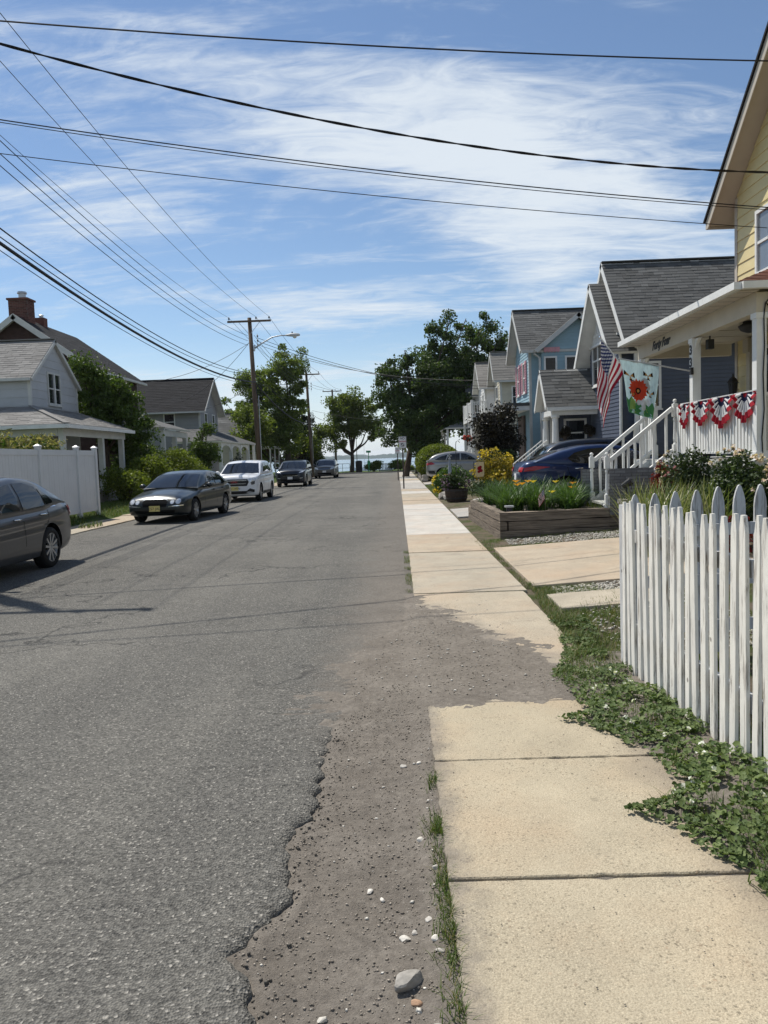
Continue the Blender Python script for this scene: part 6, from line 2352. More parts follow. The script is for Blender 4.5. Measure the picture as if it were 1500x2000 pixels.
    # door handles
    for hx, hz in S.get('handles', []):
        for sd in (-1, 1):
            hit = bb.ray_cast(Vector((X(hx), sd * 3, hz)), Vector((0, -sd, 0)))
            if hit[0] is None:
                continue
            yb = hit[0].y
            mm = MB()
            mm.tube([(X(hx) - 0.10, yb, hz), (X(hx) - 0.085, yb + sd * 0.03, hz), (X(hx) + 0.085, yb + sd * 0.03, hz + 0.004), (X(hx) + 0.10, yb, hz + 0.004)], 0.014, 6)
            link_local('door_handle', mm.mesh('door_handle', S.get('handle_mat', paint), None, True), root)
    # number plates
    for key, mode in (('plate_f', 'front'), ('plate_r', 'rear')):
        if key not in S:
            continue
        z, y, body_txt, pm = S[key]
        d = 1 if mode == 'front' else -1
        hit = bb.ray_cast(Vector((6 * d, y, z)), Vector((-d, 0, 0)))
        px_ = hit[0].x + d * 0.015
        p = MB().box(px_ - 0.008, px_ + 0.008, y - 0.152, y + 0.152, z - 0.076, z + 0.076)
        po = link_local('number_plate', p.mesh('number_plate', M[pm]), root)
        if body_txt:
            po['localspace'] = 1
            text('plate_lettering', body_txt, 0.105, M['signblack'], po, (px_ + d * 0.009, y, z - 0.005), (R(90), 0, R(90) if d > 0 else R(-90)), 0.001)
    return root


def circle(y, z, r, n=16, rz=None):
    return [(y + r * math.cos(2 * math.pi * k / n), z + (rz or r) * math.sin(2 * math.pi * k / n)) for k in range(n)]


PB = {
    'grey': m_paint('grey_metallic_paint', (0.060, 0.062, 0.068), 0.3), 'jag': m_paint('dark_green_black_paint', (0.006, 0.011, 0.011)), 'white': m_paint('white_car_paint', (0.70, 0.71, 0.72)),
    'kia': m_paint('blue_black_paint', (0.010, 0.013, 0.022), 0.2), 'hon': m_paint('warm_grey_paint', (0.10, 0.098, 0.095), 0.4), 'blue': m_paint('deep_blue_paint', (0.007, 0.020, 0.072), 0.3),
    'crv': m_paint('silver_paint', (0.30, 0.30, 0.30), 0.5), 'suv': m_paint('near_black_blue_paint', (0.008, 0.010, 0.016), 0.2),
}
GRP = 'cars parked along the left kerb'
SEDAN = dict(L=4.87, paint=PB['grey'], R=0.335, rim=0.245, fa=0.98, ra=3.75, track=0.80, spokes=10, tilt=0.36,
             body=[(0, .32, .56, .60, .0), (.05, .25, .66, .76, .01), (.25, .20, .73, .87, .03), (.9, .19, .85, .91, .05), (1.5, .19, .93, .92, .05), (2.4, .19, .96, .92, .0), (3.6, .19, 1.01, .92, 0), (4.25, .21, 1.05, .905, .02), (4.6, .26, 1.05, .86, .02), (4.80, .33, 1.00, .77, .0), (4.87, .42, .82, .68, 0)],
             cabin=[(1.25, .92), (1.6, 1.10), (2.1, 1.34), (2.5, 1.45), (3.0, 1.485), (3.45, 1.455), (3.9, 1.34), (4.3, 1.14), (4.55, 1.02)],
             belt=[(1.2, .92, .84), (2.0, .955, .885), (3.6, 1.0, .89), (4.5, 1.03, .80)],
             side_win=[[(1.75, .985), (2.10, 1.21), (2.40, 1.345), (2.78, 1.40), (2.80, .995)], [(2.90, 1.0), (2.88, 1.405), (3.2, 1.405), (3.50, 1.335), (3.60, 1.03)], [(3.65, 1.035), (3.565, 1.31), (3.78, 1.21), (3.98, 1.08), (3.96, 1.05)]],
             front_win=[(.66, 1.02), (.56, 1.36), (0, 1.40)], rear_win=[(.62, 1.12), (.52, 1.37), (0, 1.40)],
             seams=[[(2.86, .30), (2.85, .99)], [(1.72, .32), (1.70, .96)], [(3.52, .34), (3.55, .62), (3.68, .80), (3.72, 1.0)]],
             feat=[('tail_lamp', 'rear', 'redlamp', .010, [(.42, .82), (.72, .80), (.74, .95), (.44, .97)], True), ('tail_lamp', 'side', 'redlamp', .008, [(4.60, .80), (4.80, .82), (4.80, .97), (4.48, .99)], False),
                   ('belt_strip', 'side', 'chrome', .006, [(1.8, .955), (4.05, 1.005), (4.05, .99), (1.8, .94)], False), ('headlamp', 'front', 'headlamp', .01, [(.45, .60), (.74, .62), (.72, .72), (.45, .68)], True)],
             mirror=(1.75, 1.0, .93), handles=[(2.66, .86), (3.50, .89)], handle_mat=M['chrome'], plate_r=(.62, 0, '', 'plate'))
make_car('parked_sedan', 'dark grey sedan at the left edge seen from its rear flank', SEDAN, (-6.58, 11.06, 0.0), R(-90), GRP)

JAG = dict(L=4.67, paint=PB['jag'], R=0.32, rim=0.225, fa=0.86, ra=3.57, track=0.775, spokes=7, tilt=0.40, twin=True, rim_mat=M['alloy'],
           body=[(0, .34, .52, .60, 0), (.04, .27, .60, .72, .015), (.14, .22, .665, .80, .045), (.30, .20, .715, .845, .075), (.8, .19, .80, .88, .09), (1.35, .19, .885, .89, .065), (2.3, .19, .92, .895, 0), (3.5, .19, .955, .89, 0), (4.1, .21, .975, .865, .03), (4.5, .28, .93, .79, .02), (4.67, .40, .75, .64, 0)],
           cabin=[(1.22, .92), (1.6, 1.11), (2.05, 1.30), (2.45, 1.375), (2.9, 1.395), (3.3, 1.35), (3.75, 1.20), (4.15, 1.00)],
           belt=[(1.2, .90, .82), (2.0, .93, .865), (3.5, .955, .865), (4.2, .97, .78)],
           side_win=[[(1.72, .955), (2.05, 1.17), (2.35, 1.29), (2.62, 1.325), (2.66, .965)], [(2.74, .97), (2.70, 1.33), (3.0, 1.33), (3.35, 1.25), (3.62, 1.08), (3.62, .985)]],
           front_win=[(.76, .955), (.61, 1.305), (0, 1.345)], rear_win=[(.58, 1.06), (.50, 1.28), (0, 1.31)],
           seams=[[(2.68, .30), (2.68, .95)], [(1.62, .32), (1.58, .90)], [(3.35, .34), (3.42, .66), (3.55, .94)]],
           feat=[('grille', 'front', 'under', .006, [(.33, .47), (.36, .60), (.28, .665), (-.28, .665), (-.36, .60), (-.33, .47)], False), ('grille_trim', 'front', 'chrome', .012, [(.36, .645), (.30, .678), (0, .690), (-.30, .678), (-.36, .645), (-.36, .632), (-.28, .664), (0, .676), (.28, .664), (.36, .632)], False),
                 ('headlamp', 'front', 'headlamp', .014, circle(.655, .605, .070), True), ('headlamp', 'front', 'headlamp', .014, circle(.495, .595, .058), True),
                 ('headlamp_bezel', 'front', 'smokelamp', .006, circle(.655, .605, .086), True), ('headlamp_bezel', 'front', 'smokelamp', .006, circle(.495, .595, .072), True),
                 ('bumper_trim', 'front', 'chrome', .010, [(.40, .482), (.78, .515), (.78, .487), (.40, .458)], True), ('air_intake', 'front', 'under', .006, [(.55, .29), (.58, .37), (-.58, .37), (-.55, .29)], False)],
           mirror=(1.66, .97, .90), handles=[(2.50, .83), (3.34, .85)], plate_f=(.42, 0.0, 'E57 JAL', 'plate'))
make_car('parked_saloon', 'black green saloon with four round headlamps parked before the white suv', JAG, (-6.50, 23.25, 0.0), R(-95), GRP)

TERR = dict(L=4.63, paint=PB['white'], R=0.36, rim=0.255, fa=0.93, ra=3.66, track=0.80, spokes=6, tilt=0.30,
            body=[(0, .40, .90, .66, .02), (.03, .30, .99, .80, .03), (.12, .25, 1.03, .87, .05), (.4, .23, 1.06, .91, .06), (1.2, .22, 1.12, .92, .05), (2.5, .22, 1.14, .92, 0), (4.2, .24, 1.17, .915, 0), (4.5, .30, 1.14, .88, 0), (4.63, .42, 1.05, .80, 0)],
            cabin=[(1.10, 1.10), (1.5, 1.32), (1.95, 1.56), (2.35, 1.645), (3.0, 1.665), (3.7, 1.65), (4.1, 1.60), (4.35, 1.45), (4.55, 1.15)],
            belt=[(1.1, 1.10, .84), (2.0, 1.13, .885), (3.8, 1.17, .88), (4.5, 1.17, .82)],
            side_win=[[(1.72, 1.17), (2.08, 1.42), (2.35, 1.555), (2.60, 1.58), (2.62, 1.18)], [(2.70, 1.18), (2.68, 1.585), (3.3, 1.575), (3.45, 1.20)], [(3.53, 1.21), (3.40, 1.565), (3.85, 1.52), (4.1, 1.26)]],
            front_win=[(.79, 1.15), (.665, 1.555), (0, 1.60)], rear_win=[(.62, 1.24), (.56, 1.52), (0, 1.55)],
            seams=[[(2.66, .40), (2.66, 1.15)], [(1.60, .42), (1.56, 1.10)], [(3.42, .46), (3.50, 1.15)], [(.55, 1.02), (1.3, 1.08)]],
            feat=[('grille', 'front', 'black', .008, [(.50, .66), (.58, .82), (.52, .93), (-.52, .93), (-.58, .82), (-.50, .66)], False), ('grille_trim', 'front', 'chrome', .014, [(.50, .865), (.50, .90), (-.50, .90), (-.50, .865)], False), ('grille_bar', 'front', 'chrome', .013, [(.46, .74), (.47, .765), (-.47, .765), (-.46, .74)], False),
                  ('headlamp', 'front', 'headlamp', .012, [(.60, .80), (.84, .86), (.84, .99), (.58, .95)], True), ('headlamp_leg', 'front', 'smokelamp', .012, [(.68, .70), (.80, .72), (.82, .86), (.64, .82)], True),
                  ('lower_bumper', 'front', 'black', .008, [(.40, .34), (.78, .40), (.80, .50), (.62, .56), (.48, .46), (-.48, .46), (-.62, .56), (-.80, .50), (-.78, .40), (-.40, .34)], False),
                  ('sill_cladding', 'side', 'black', .006, [(1.42, .30), (1.42, .40), (3.17, .40), (3.17, .30)], False)],
            mirror=(1.66, 1.18, .93), handles=[(2.42, 1.02), (3.28, 1.05)], plate_f=(.56, 0.0, 'U11 MTN', 'plate'))
make_car('parked_suv', 'white suv with broad dark grille parked behind the black saloon', TERR, (-6.58, 33.1, 0.0), R(-90), GRP)
text('grille_badge', 'GMC', 0.13, M['signred'], [o for o in bpy.data.objects if o.name.startswith('parked_suv')][0], (2.345, 0, .82), (R(90), 0, R(90)), 0.006)

KIA = dict(TERR)
KIA.update(paint=PB['kia'], spokes=5, cabin=[(1.15, 1.08), (1.5, 1.28), (1.95, 1.52), (2.35, 1.60), (3.0, 1.625), (3.6, 1.60), (4.05, 1.52), (4.3, 1.38), (4.5, 1.12)],
           body=[(0, .38, .78, .60, .02), (.04, .28, .90, .76, .05), (.15, .24, .96, .86, .08), (.4, .22, 1.00, .905, .08), (1.2, .22, 1.08, .925, .06), (2.5, .22, 1.12, .925, 0), (4.1, .24, 1.14, .91, 0), (4.4, .30, 1.10, .87, 0), (4.5, .42, 1.0, .78, 0)], L=4.5,
           side_win=[[(1.72, 1.15), (2.08, 1.38), (2.35, 1.51), (2.60, 1.535), (2.62, 1.16)], [(2.70, 1.16), (2.68, 1.54), (3.3, 1.52), (3.45, 1.18)], [(3.53, 1.19), (3.40, 1.51), (3.85, 1.44), (4.05, 1.24)]],
           front_win=[(.79, 1.12), (.66, 1.51), (0, 1.56)], rear_win=[(.6, 1.2), (.54, 1.45), (0, 1.48)],
           feat=[('grille', 'front', 'under', .008, [(.42, .70), (.50, .80), (-.50, .80), (-.42, .70)], False), ('headlamp', 'front', 'headlamp', .012, [(.54, .84), (.80, .90), (.82, .98), (.60, .92)], True), ('grille_trim', 'front', 'chrome', .012, [(.46, .685), (.47, .70), (-.47, .70), (-.46, .685)], False),
                 ('air_intake', 'front', 'under', .006, [(.55, .36), (.60, .50), (-.60, .50), (-.55, .36)], False), ('fog_lamp', 'front', 'headlamp', .01, [(.60, .52), (.76, .54), (.76, .57), (.60, .56)], True)],
           plate_f=(.56, 0.0, '', 'signwhite'), mirror=(1.66, 1.14, .93))
make_car('parked_suv', 'blue black suv parked behind the white suv', KIA, (-6.58, 49.0, 0.0), R(-90), GRP)
HON = dict(KIA)
HON.update(paint=PB['hon'], feat=[('grille', 'front', 'black', .008, [(.36, .76), (.42, .88), (-.42, .88), (-.36, .76)], False), ('grille_trim', 'front', 'chrome', .012, [(.38, .80), (.39, .83), (-.39, .83), (-.38, .80)], False), ('headlamp', 'front', 'headlamp', .012, [(.50, .76), (.80, .82), (.82, .96), (.56, .92)], True), ('air_intake', 'front', 'under', .006, [(.55, .36), (.60, .50), (-.60, .50), (-.55, .36)], False)], plate_f=(.60, 0.0, '', 'signwhite'))
make_car('parked_minivan', 'warm grey car parked farthest down the left kerb by the utility pole', HON, (-6.25, 67.6, 0.0), R(-90), GRP)

ALT = dict(L=4.85, paint=PB['blue'], R=0.335, rim=0.245, fa=0.95, ra=3.77, track=0.80, spokes=10, tilt=0.36, rim_mat=M['alloy'],
           body=[(0, .32, .56, .60, .0), (.05, .25, .66, .76, .01), (.25, .20, .72, .87, .03), (.9, .19, .83, .91, .05), (1.5, .19, .91, .92, .05), (2.4, .19, .95, .92, .0), (3.6, .19, 1.01, .92, 0), (4.25, .21, 1.07, .91, .02), (4.62, .26, 1.10, .86, .02), (4.79, .34, 1.05, .78, .0), (4.85, .44, .90, .70, 0)],
           cabin=[(1.25, .91), (1.6, 1.08), (2.1, 1.32), (2.5, 1.425), (2.9, 1.45), (3.4, 1.42), (3.9, 1.31), (4.3, 1.17), (4.55, 1.06)],
           belt=[(1.2, .91, .84), (2.0, .955, .885), (3.6, 1.01, .89), (4.5, 1.06, .80)],
           side_win=[[(1.75, .98), (2.10, 1.19), (2.40, 1.325), (2.75, 1.37), (2.78, 1.0)], [(2.86, 1.0), (2.84, 1.375), (3.2, 1.365), (3.55, 1.28), (3.72, 1.16), (3.62, 1.06), (3.45, 1.02)]],
           front_win=[(.66, 1.02), (.56, 1.34), (0, 1.38)], rear_win=[(.62, 1.13), (.52, 1.33), (0, 1.36)],
           seams=[[(2.82, .30), (2.82, .99)], [(1.70, .32), (1.68, .95)], [(3.50, .34), (3.56, .62), (3.70, .80), (3.76, 1.05)]],
           feat=[('tail_lamp', 'side', 'redlamp', .010, [(4.15, .955), (4.5, .99), (4.76, .95), (4.78, .86), (4.55, .875), (4.3, .93)], False), ('tail_lamp', 'rear', 'redlamp', .012, [(.42, .86), (.74, .85), (.76, .96), (.44, .97)], True),
                 ('belt_strip', 'side', 'chrome', .008, [(1.9, .965), (3.4, 1.008), (3.62, 1.045), (3.82, 1.13), (3.80, 1.15), (3.60, 1.065), (3.38, 1.03), (1.9, .985)], False), ('rear_diffuser', 'rear', 'under', .008, [(.6, .36), (.62, .52), (-.62, .52), (-.6, .36)], False)],
           mirror=(1.75, .99, .93), handles=[(2.62, .87), (3.46, .90)], handle_mat=M['chrome'], plate_r=(.72, 0, '', 'signwhite'))
G2 = 'cars standing in the driveways on the right'
make_car('blue_sedan', 'deep blue sedan in the driveway behind the white stair railing', ALT, (5.43, 19.62, 0.28), 0.0, G2)
SUV2 = dict(KIA)
SUV2.update(paint=PB['suv'], feat=[('tail_lamp', 'rear', 'redlamp', .01, [(.6, .9), (.82, .9), (.80, 1.1), (.62, 1.1)], True)])
make_car('dark_suv', 'nearly black suv standing beyond the deep blue sedan', SUV2, (6.1, 21.62, 0.28), 0.0, G2)
CRV = dict(KIA)
CRV.update(paint=PB['crv'], L=4.55, cabin=[(1.15, 1.08), (1.5, 1.28), (1.95, 1.52), (2.35, 1.62), (3.0, 1.645), (3.5, 1.60), (4.0, 1.50), (4.3, 1.38), (4.52, 1.10)],
           body=[(0, .38, .78, .60, .02), (.04, .28, .90, .76, .05), (.15, .24, .96, .86, .08), (.4, .22, 1.00, .905, .08), (1.2, .22, 1.08, .925, .06), (2.5, .22, 1.12, .925, 0), (4.1, .24, 1.14, .91, 0), (4.45, .30, 1.10, .87, 0), (4.55, .42, 1.0, .78, 0)],
           side_win=[[(1.72, 1.15), (2.08, 1.38), (2.35, 1.51), (2.60, 1.54), (2.62, 1.16)], [(2.70, 1.16), (2.68, 1.545), (3.3, 1.50), (3.45, 1.18)], [(3.50, 1.185), (3.38, 1.49), (3.8, 1.38), (4.12, 1.22), (3.9, 1.19)]],
           feat=[('tail_lamp', 'side', 'redlamp', .012, [(4.10, .98), (4.38, 1.15), (4.50, 1.12), (4.50, .95), (4.3, .93)], False), ('tail_lamp', 'rear', 'redlamp', .012, [(.62, .92), (.84, .92), (.80, 1.15), (.66, 1.15)], True), ('rear_bumper_trim', 'side', 'black', .008, [(3.95, .42), (4.45, .44), (4.50, .62), (4.05, .60)], False)],
           handles=[(2.44, .95), (3.30, .98)])
CRV.pop('plate_f')
make_car('silver_suv', 'silver grey suv with red tail lamp standing in the far driveway', CRV, (3.95, 44.6, 0.16), 0.0, G2)

# ------------------------------------------------------------------ utility poles, street lamp, wires


def utility_pole(label, x, y, h, lamp=False, lean=(0, 0), gear=True):
    p = thing('utility_pole', label, 'utility pole', (x, y, 0), group='utility poles along the left kerb')
    T = lambda z: (x + lean[0] * z / h, y + lean[1] * z / h, z)
    MB().tube([T(-0.2), T(h * 0.5), T(h)], [0.165, 0.14, 0.115], 12).build('shaft', M['pole'], p, smooth=True)
    tx, ty, _ = T(h - 0.22)
    arm = MB().box(tx - 1.3, tx + 1.3, ty - 0.19, ty - 0.10, h - 0.28, h - 0.17).build('crossarm', M['pole'], p)
    for s in (-1, 1):
        MB().bar((tx + s * 0.07, ty - 0.13, h - 0.95), (tx + s * 0.62, ty - 0.13, h - 0.28), 0.03, 0.012, up=(0, 1, 0)).build('brace', M['galv'], p)
    for dx in (-1.2, 0.42, 1.2):
        MB().lathe([(0.015, h - 0.17), (0.015, h - 0.10), (0.05, h - 0.09), (0.055, h - 0.04), (0.035, h - 0.01), (0.04, h + 0.02), (0.01, h + 0.04)], (tx + dx, ty - 0.145, 0), 10).build('insulator', M['insul'], p)
    for k in range(3):
        for s in (-1, 1):
            zz = h - 1.15 - k * 0.26
            MB().lathe([(0.045, zz), (0.05, zz + 0.05), (0.03, zz + 0.07), (0.05, zz + 0.10), (0.02, zz + 0.13)], (x + s * 0.19, y - 0.02, 0), 8).build('spool', M['insul'], p)
    rk = MB()
    for s in (-1, 1):
        rk.box(x + s * 0.16, x + s * 0.185, y - 0.03, y + 0.0, h - 1.85, h - 0.95)
    rk.build('rack', M['galv'], p)
    # loops of slack cable at the communication attachment
    rng2 = random.Random(int(y))
    for k in range(5):
        r = 0.16 + 0.10 * rng2.random()
        cz = h * 0.60 - 0.18 * k * 0.5
        pts = [(x + 0.16 + r * math.cos(t) * 0.7, y - 0.14 - 0.03 * k, cz + r * math.sin(t)) for t in np.linspace(0, 2 * math.pi, 13)]
        MB().tube(pts, 0.014, 5, cap=False).build('cable_loop', M['wire'], p)
    MB().tube([(x + 0.13, y - 0.16, 0.1), (x + 0.12, y - 0.155, h * 0.55)], 0.025, 6).build('conduit', M['galv'], p)
    return p


POLE1, POLE2, POLE3, POLE0 = (-8.3, 46.4), (-8.3, 75.0), (-8.3, 104.5), (-8.3, 12.6)
H1 = 10.2
utility_pole('nearest tall wooden utility pole with crossarm, carrying the street lamp', *POLE1, H1, True, (-0.25, 0))
utility_pole('second wooden utility pole behind the blue black suv', *POLE2, 10.1, False, (-0.25, 0))
utility_pole('farthest thin utility pole beside the sycamore near the water', *POLE3, 11.0, False, (-0.2, 0))
utility_pole('wooden utility pole beside the bonnet of the dark grey sedan', *POLE0, 10.2, False)
sp = thing('grey_pipe_post', 'slim leaning grey pole right beside the second utility pole', 'pole', (-7.9, 71.5, 0))
MB().tube([(-7.75, 71.5, 0), (-8.15, 71.5, 5.6)], [0.075, 0.06], 8).build('pipe', M['barkpale'], sp)
lamp = thing('street_lamp', 'grey cobra head street lamp reaching out over the road from the nearest pole', 'street lamp', (-8.3, 46.3, 8.4))
a0 = (-8.28, 46.3, 8.38)
arm = [a0, (-7.9, 46.25, 8.62), (-7.2, 46.2, 8.98), (-6.7, 46.2, 9.06), (-6.3, 46.2, 9.05)]
MB().tube(arm, [0.045, 0.042, 0.038, 0.036, 0.035], 8).build('arm', M['galv'], lamp, smooth=True)
hd = MB()
rings = []
for f, w, h in ((0, .05, .05), (.15, .11, .08), (.35, .16, .12), (.6, .17, .13), (.8, .13, .10), (.88, .05, .05)):
    rings.append([(-6.42 + f, 46.2 + w * math.cos(t), 9.05 + h * max(-0.55, math.sin(t))) for t in np.linspace(0, 2 * math.pi, 13)[:-1]])
lo = loft(rings)
hd.v, hd.f, hd.m = lo.v, lo.f, lo.m
hd.build('lamp_head', M['lampgrey'], lamp, smooth=True)
MB().lathe([(0.02, 8.86), (0.10, 8.90), (0.13, 8.98)], (-5.86, 46.2, 0), 12).build('lens', M['lens'], lamp, smooth=True)
MB().lathe([(0.04, 9.17), (0.04, 9.25), (0.01, 9.26)], (-6.0, 46.2, 0), 8).build('photocell', M['insul'], lamp)
MB().bar((-8.3, 46.24, 8.2), (-8.3, 46.24, 8.55), 0.08, 0.06, up=(0, 1, 0)).build('bracket', M['galv'], lamp)


def wire(label, a, b, sag, r, group='overhead wires', n=28, name='overhead_wire', twist=False):
    a, b = Vector(a), Vector(b)
    pts = []
    for i in range(n + 1):
        t = i / n
        p = a.lerp(b, t)
        p.z -= sag * 4 * t * (1 - t)
        pts.append(p)
    m = MB()
    if twist:
        L = (b - a).length
        for k in range(2):
            q = []
            N = int(L * 5)
            for i in range(N + 1):
                t = i / N
                p = a.lerp(b, t)
                p.z -= sag * 4 * t * (1 - t)
                ang = t * L * 4.2 + k * math.pi
                q.append(p + Vector((0, math.cos(ang), math.sin(ang))) * r * 0.75)
            m.tube(q, r * 0.8, 5, cap=False)
    else:
        m.tube(pts, r, 5, cap=False)
    return tag(m.build(name, M['wire']), label, 'wire', group)


# along the street, pole to pole
x = -8.3
side = ['outermost', 'middle', 'street side']
for i, dx in enumerate((-1.2, 0.42, 1.2)):
    wire(f'thin primary wire on the {side[i]} crossarm pin, nearest span', (x + dx, 12.5, 10.25), (x + dx - 0.25, 46.25, 10.22), 0.55, 0.008)
    wire(f'thin primary wire on the {side[i]} crossarm pin, second span', (x + dx - 0.25, 46.25, 10.22), (x + dx - 0.25, 74.85, 10.1), 0.45, 0.010)
    wire(f'thin primary wire on the {side[i]} crossarm pin, farthest span', (x + dx - 0.25, 74.85, 10.1), (x + dx - 0.2, 104.3, 11.0), 0.45, 0.012)
for i, z in enumerate((9.15, 8.85, 8.58)):
    nm = ('upper', 'middle', 'lower')[i]
    wire(f'{nm} secondary wire of the rack, nearest span', (x - 0.2, 12.55, z + 0.1), (x - 0.4, 46.35, z), 0.75, 0.011)
    wire(f'{nm} secondary wire of the rack, second span', (x + 0.0, 46.35, z), (x - 0.1, 74.9, z - 0.1), 0.5, 0.012)
wire('thick black communication cable along the left, nearest span', (x + 0.1, 12.6, 6.75), (x - 0.05, 46.3, 6.38), 0.80, 0.040)
wire('thin messenger under the thick black cable, nearest span', (x + 0.1, 12.6, 6.60), (x - 0.05, 46.3, 6.25), 0.82, 0.010)
wire('upper black cable pair above the thick cable, nearest span', (x - 0.1, 12.6, 7.25), (x - 0.3, 46.3, 6.95), 0.85, 0.017)
wire('lower black cable pair above the thick cable, nearest span', (x - 0.1, 12.6, 7.05), (x - 0.3, 46.3, 6.82), 0.85, 0.013)
wire('thick black communication cable, second span beyond the lamp pole', (x - 0.05, 46.3, 6.38), (x - 0.1, 74.8, 5.2), 0.7, 0.040)
wire('thin cable above the communication cable, second span', (x - 0.05, 46.3, 6.9), (x - 0.1, 74.8, 6.3), 0.5, 0.015)
wire('thick black communication cable, farthest span', (x - 0.1, 74.9, 5.2), (x - 0.1, 104.4, 6.0), 0.5, 0.040)
wire('thin upper communication cable, farthest span', (x - 0.1, 74.9, 6.3), (x - 0.1, 104.4, 7.0), 0.5, 0.02)
# service drops
wire('service wire from the lamp pole to the dark roofed house', (x - 0.2, 46.4, 8.9), (-14.6, 52.6, 5.9), 0.5, 0.013)
wire('service wire from the lamp pole to the brown house', (x - 0.2, 46.4, 8.8), (-15.2, 43.8, 6.3), 0.6, 0.013)
wire('low drop cable from the lamp pole to the dark roofed house', (x - 0.1, 46.4, 6.3), (-14.0, 52.8, 5.2), 0.3, 0.010)
wire('upper service wire from the lamp pole across to the far right houses', (x + 0.2, 46.4, 9.0), (5.7, 50.2, 5.8), 0.55, 0.014)
wire('middle service wire from the lamp pole across to the cream house', (x + 0.2, 46.4, 8.8), (5.9, 44.0, 5.4), 0.65, 0.014)
wire('lower service wire from the lamp pole across to the light blue house', (x + 0.2, 46.4, 8.6), (5.7, 36.0, 5.0), 0.7, 0.012)
wire('wire from the second pole across the road into the maple', (x + 0.2, 74.9, 8.9), (6.0, 68, 6.0), 0.6, 0.014)
wire('low thin wire from the second pole to the maple side', (x + 0.2, 74.9, 6.4), (5.0, 61, 4.4), 0.5, 0.012)
# the four wires that cross the road overhead, from the near pole to the yellow house
wire('topmost black wire crossing the whole sky', (-8.3, 9.6, 7.50), (7.0, 11.6, 7.02), 0.16, 0.011, 'service wires to the yellow house', 40)
wire('twisted black wire sagging across the sky to the yellow gable', (-8.3, 9.8, 8.08), (7.0, 14.1, 6.38), 0.60, 0.014, 'service wires to the yellow house', 40, twist=True)
wire('upper wire of the thin pair crossing below the twisted wire', (-8.3, 12.4, 7.55), (7.0, 14.3, 5.83), 0.17, 0.010, 'service wires to the yellow house', 40)
wire('lower wire of the thin pair crossing below the twisted wire', (-8.3, 12.4, 7.52), (7.0, 14.3, 5.79), 0.19, 0.007, 'service wires to the yellow house', 40)
wire('lowest thin wire crossing the road to the yellow house', (-8.3, 12.5, 7.0), (7.0, 14.7, 5.60), 0.13, 0.007, 'service wires to the yellow house', 40)

# ------------------------------------------------------------------ trees
tree('maple_tree', 'huge dark green maple standing behind the sign on the right', (0.65, 62, 0), 2.6, 0.26,
     [((3.9, 62.5, 7.4), (4.2, 3.2, 3.9)), ((0.0, 62, 6.6), (1.9, 2.0, 2.9)), ((6.9, 63.5, 10.0), (2.2, 2.4, 2.5)), ((1.9, 61, 4.5), (2.6, 2.2, 1.9)), ((3.6, 62.5, 11.0), (1.2, 1.4, 1.7)), ((-0.7, 61.5, 9.0), (0.5, 0.7, 1.4)), ((0.9, 61.5, 9.6), (0.6, 0.7, 1.2)), ((7.6, 62.5, 12.0), (0.5, 0.6, 1.1)), ((5.6, 62.5, 12.0), (0.5, 0.6, 1.0)), ((4.4, 62, 12.2), (0.35, 0.5, 0.9)), ((8.6, 62.5, 10.8), (0.5, 0.6, 1.2)), ((5.6, 61.5, 5.0), (2.4, 2.0, 2.4)), ((-0.1, 60.8, 3.5), (1.6, 1.3, 1.2)), ((1.6, 60.2, 2.6), (1.3, 1.1, 1.0)), ((2.6, 59.5, 2.9), (1.5, 1.2, 1.2))],
     410, 56000, 0.22, M['maple'], M['bark'], 0.60, (0.5, 0.2), nlimb=22)
tree('locust_tree', 'tall airy yellow green locust behind the nearest utility pole', (-10.2, 70, 0), 4.0, 0.28,
     [((-9.6, 70, 10.2), (1.7, 1.6, 2.0)), ((-12.4, 70.5, 8.7), (2.1, 1.7, 1.6)), ((-13.4, 70.5, 6.0), (1.6, 1.5, 1.7)), ((-10.6, 70, 6.4), (2.4, 2.0, 2.2)), ((-9.0, 70, 8.6), (0.8, 0.9, 1.3)), ((-10.2, 69.5, 3.9), (1.9, 1.6, 1.5))],
     220, 34000, 0.19, M['locust'], M['bark'], 0.62, (0.3, 0), nlimb=12)
tree('broadleaf_tree', 'mid green tree behind the dark roofed house', (-18.5, 84, 0), 3.0, 0.3,
     [((-18.5, 84, 5.6), (3.6, 2.6, 2.8)), ((-15.0, 84, 4.2), (2.8, 2.2, 2.2))], 120, 14000, 0.26, M['oak'], M['bark'], 0.8, nlimb=8)
tree('broadleaf_tree', 'low green tree between the lamp pole and the dark evergreen', (-11.2, 76, 0), 1.6, 0.2,
     [((-12.6, 76, 3.4), (2.6, 2.0, 2.0)), ((-8.8, 78, 2.9), (1.8, 1.5, 1.7)), ((-11.9, 64.2, 4.0), (1.7, 1.4, 1.9)), ((-12.6, 65.0, 5.4), (1.2, 1.2, 1.2))], 150, 18000, 0.22, M['sycamore'], M['bark'], 0.7, nlimb=8)
tree('evergreen_tree', 'dark ivy covered evergreen behind the second utility pole', (-9.6, 79, 0), 2.0, 0.22,
     [((-9.5, 79, 4.0), (1.1, 1.0, 3.6)), ((-9.2, 79, 1.9), (1.7, 1.4, 1.6)), ((-11.0, 80, 1.6), (1.8, 1.3, 1.4))], 110, 16000, 0.18, M['darkleaf'], M['bark'], 0.5, nlimb=6)
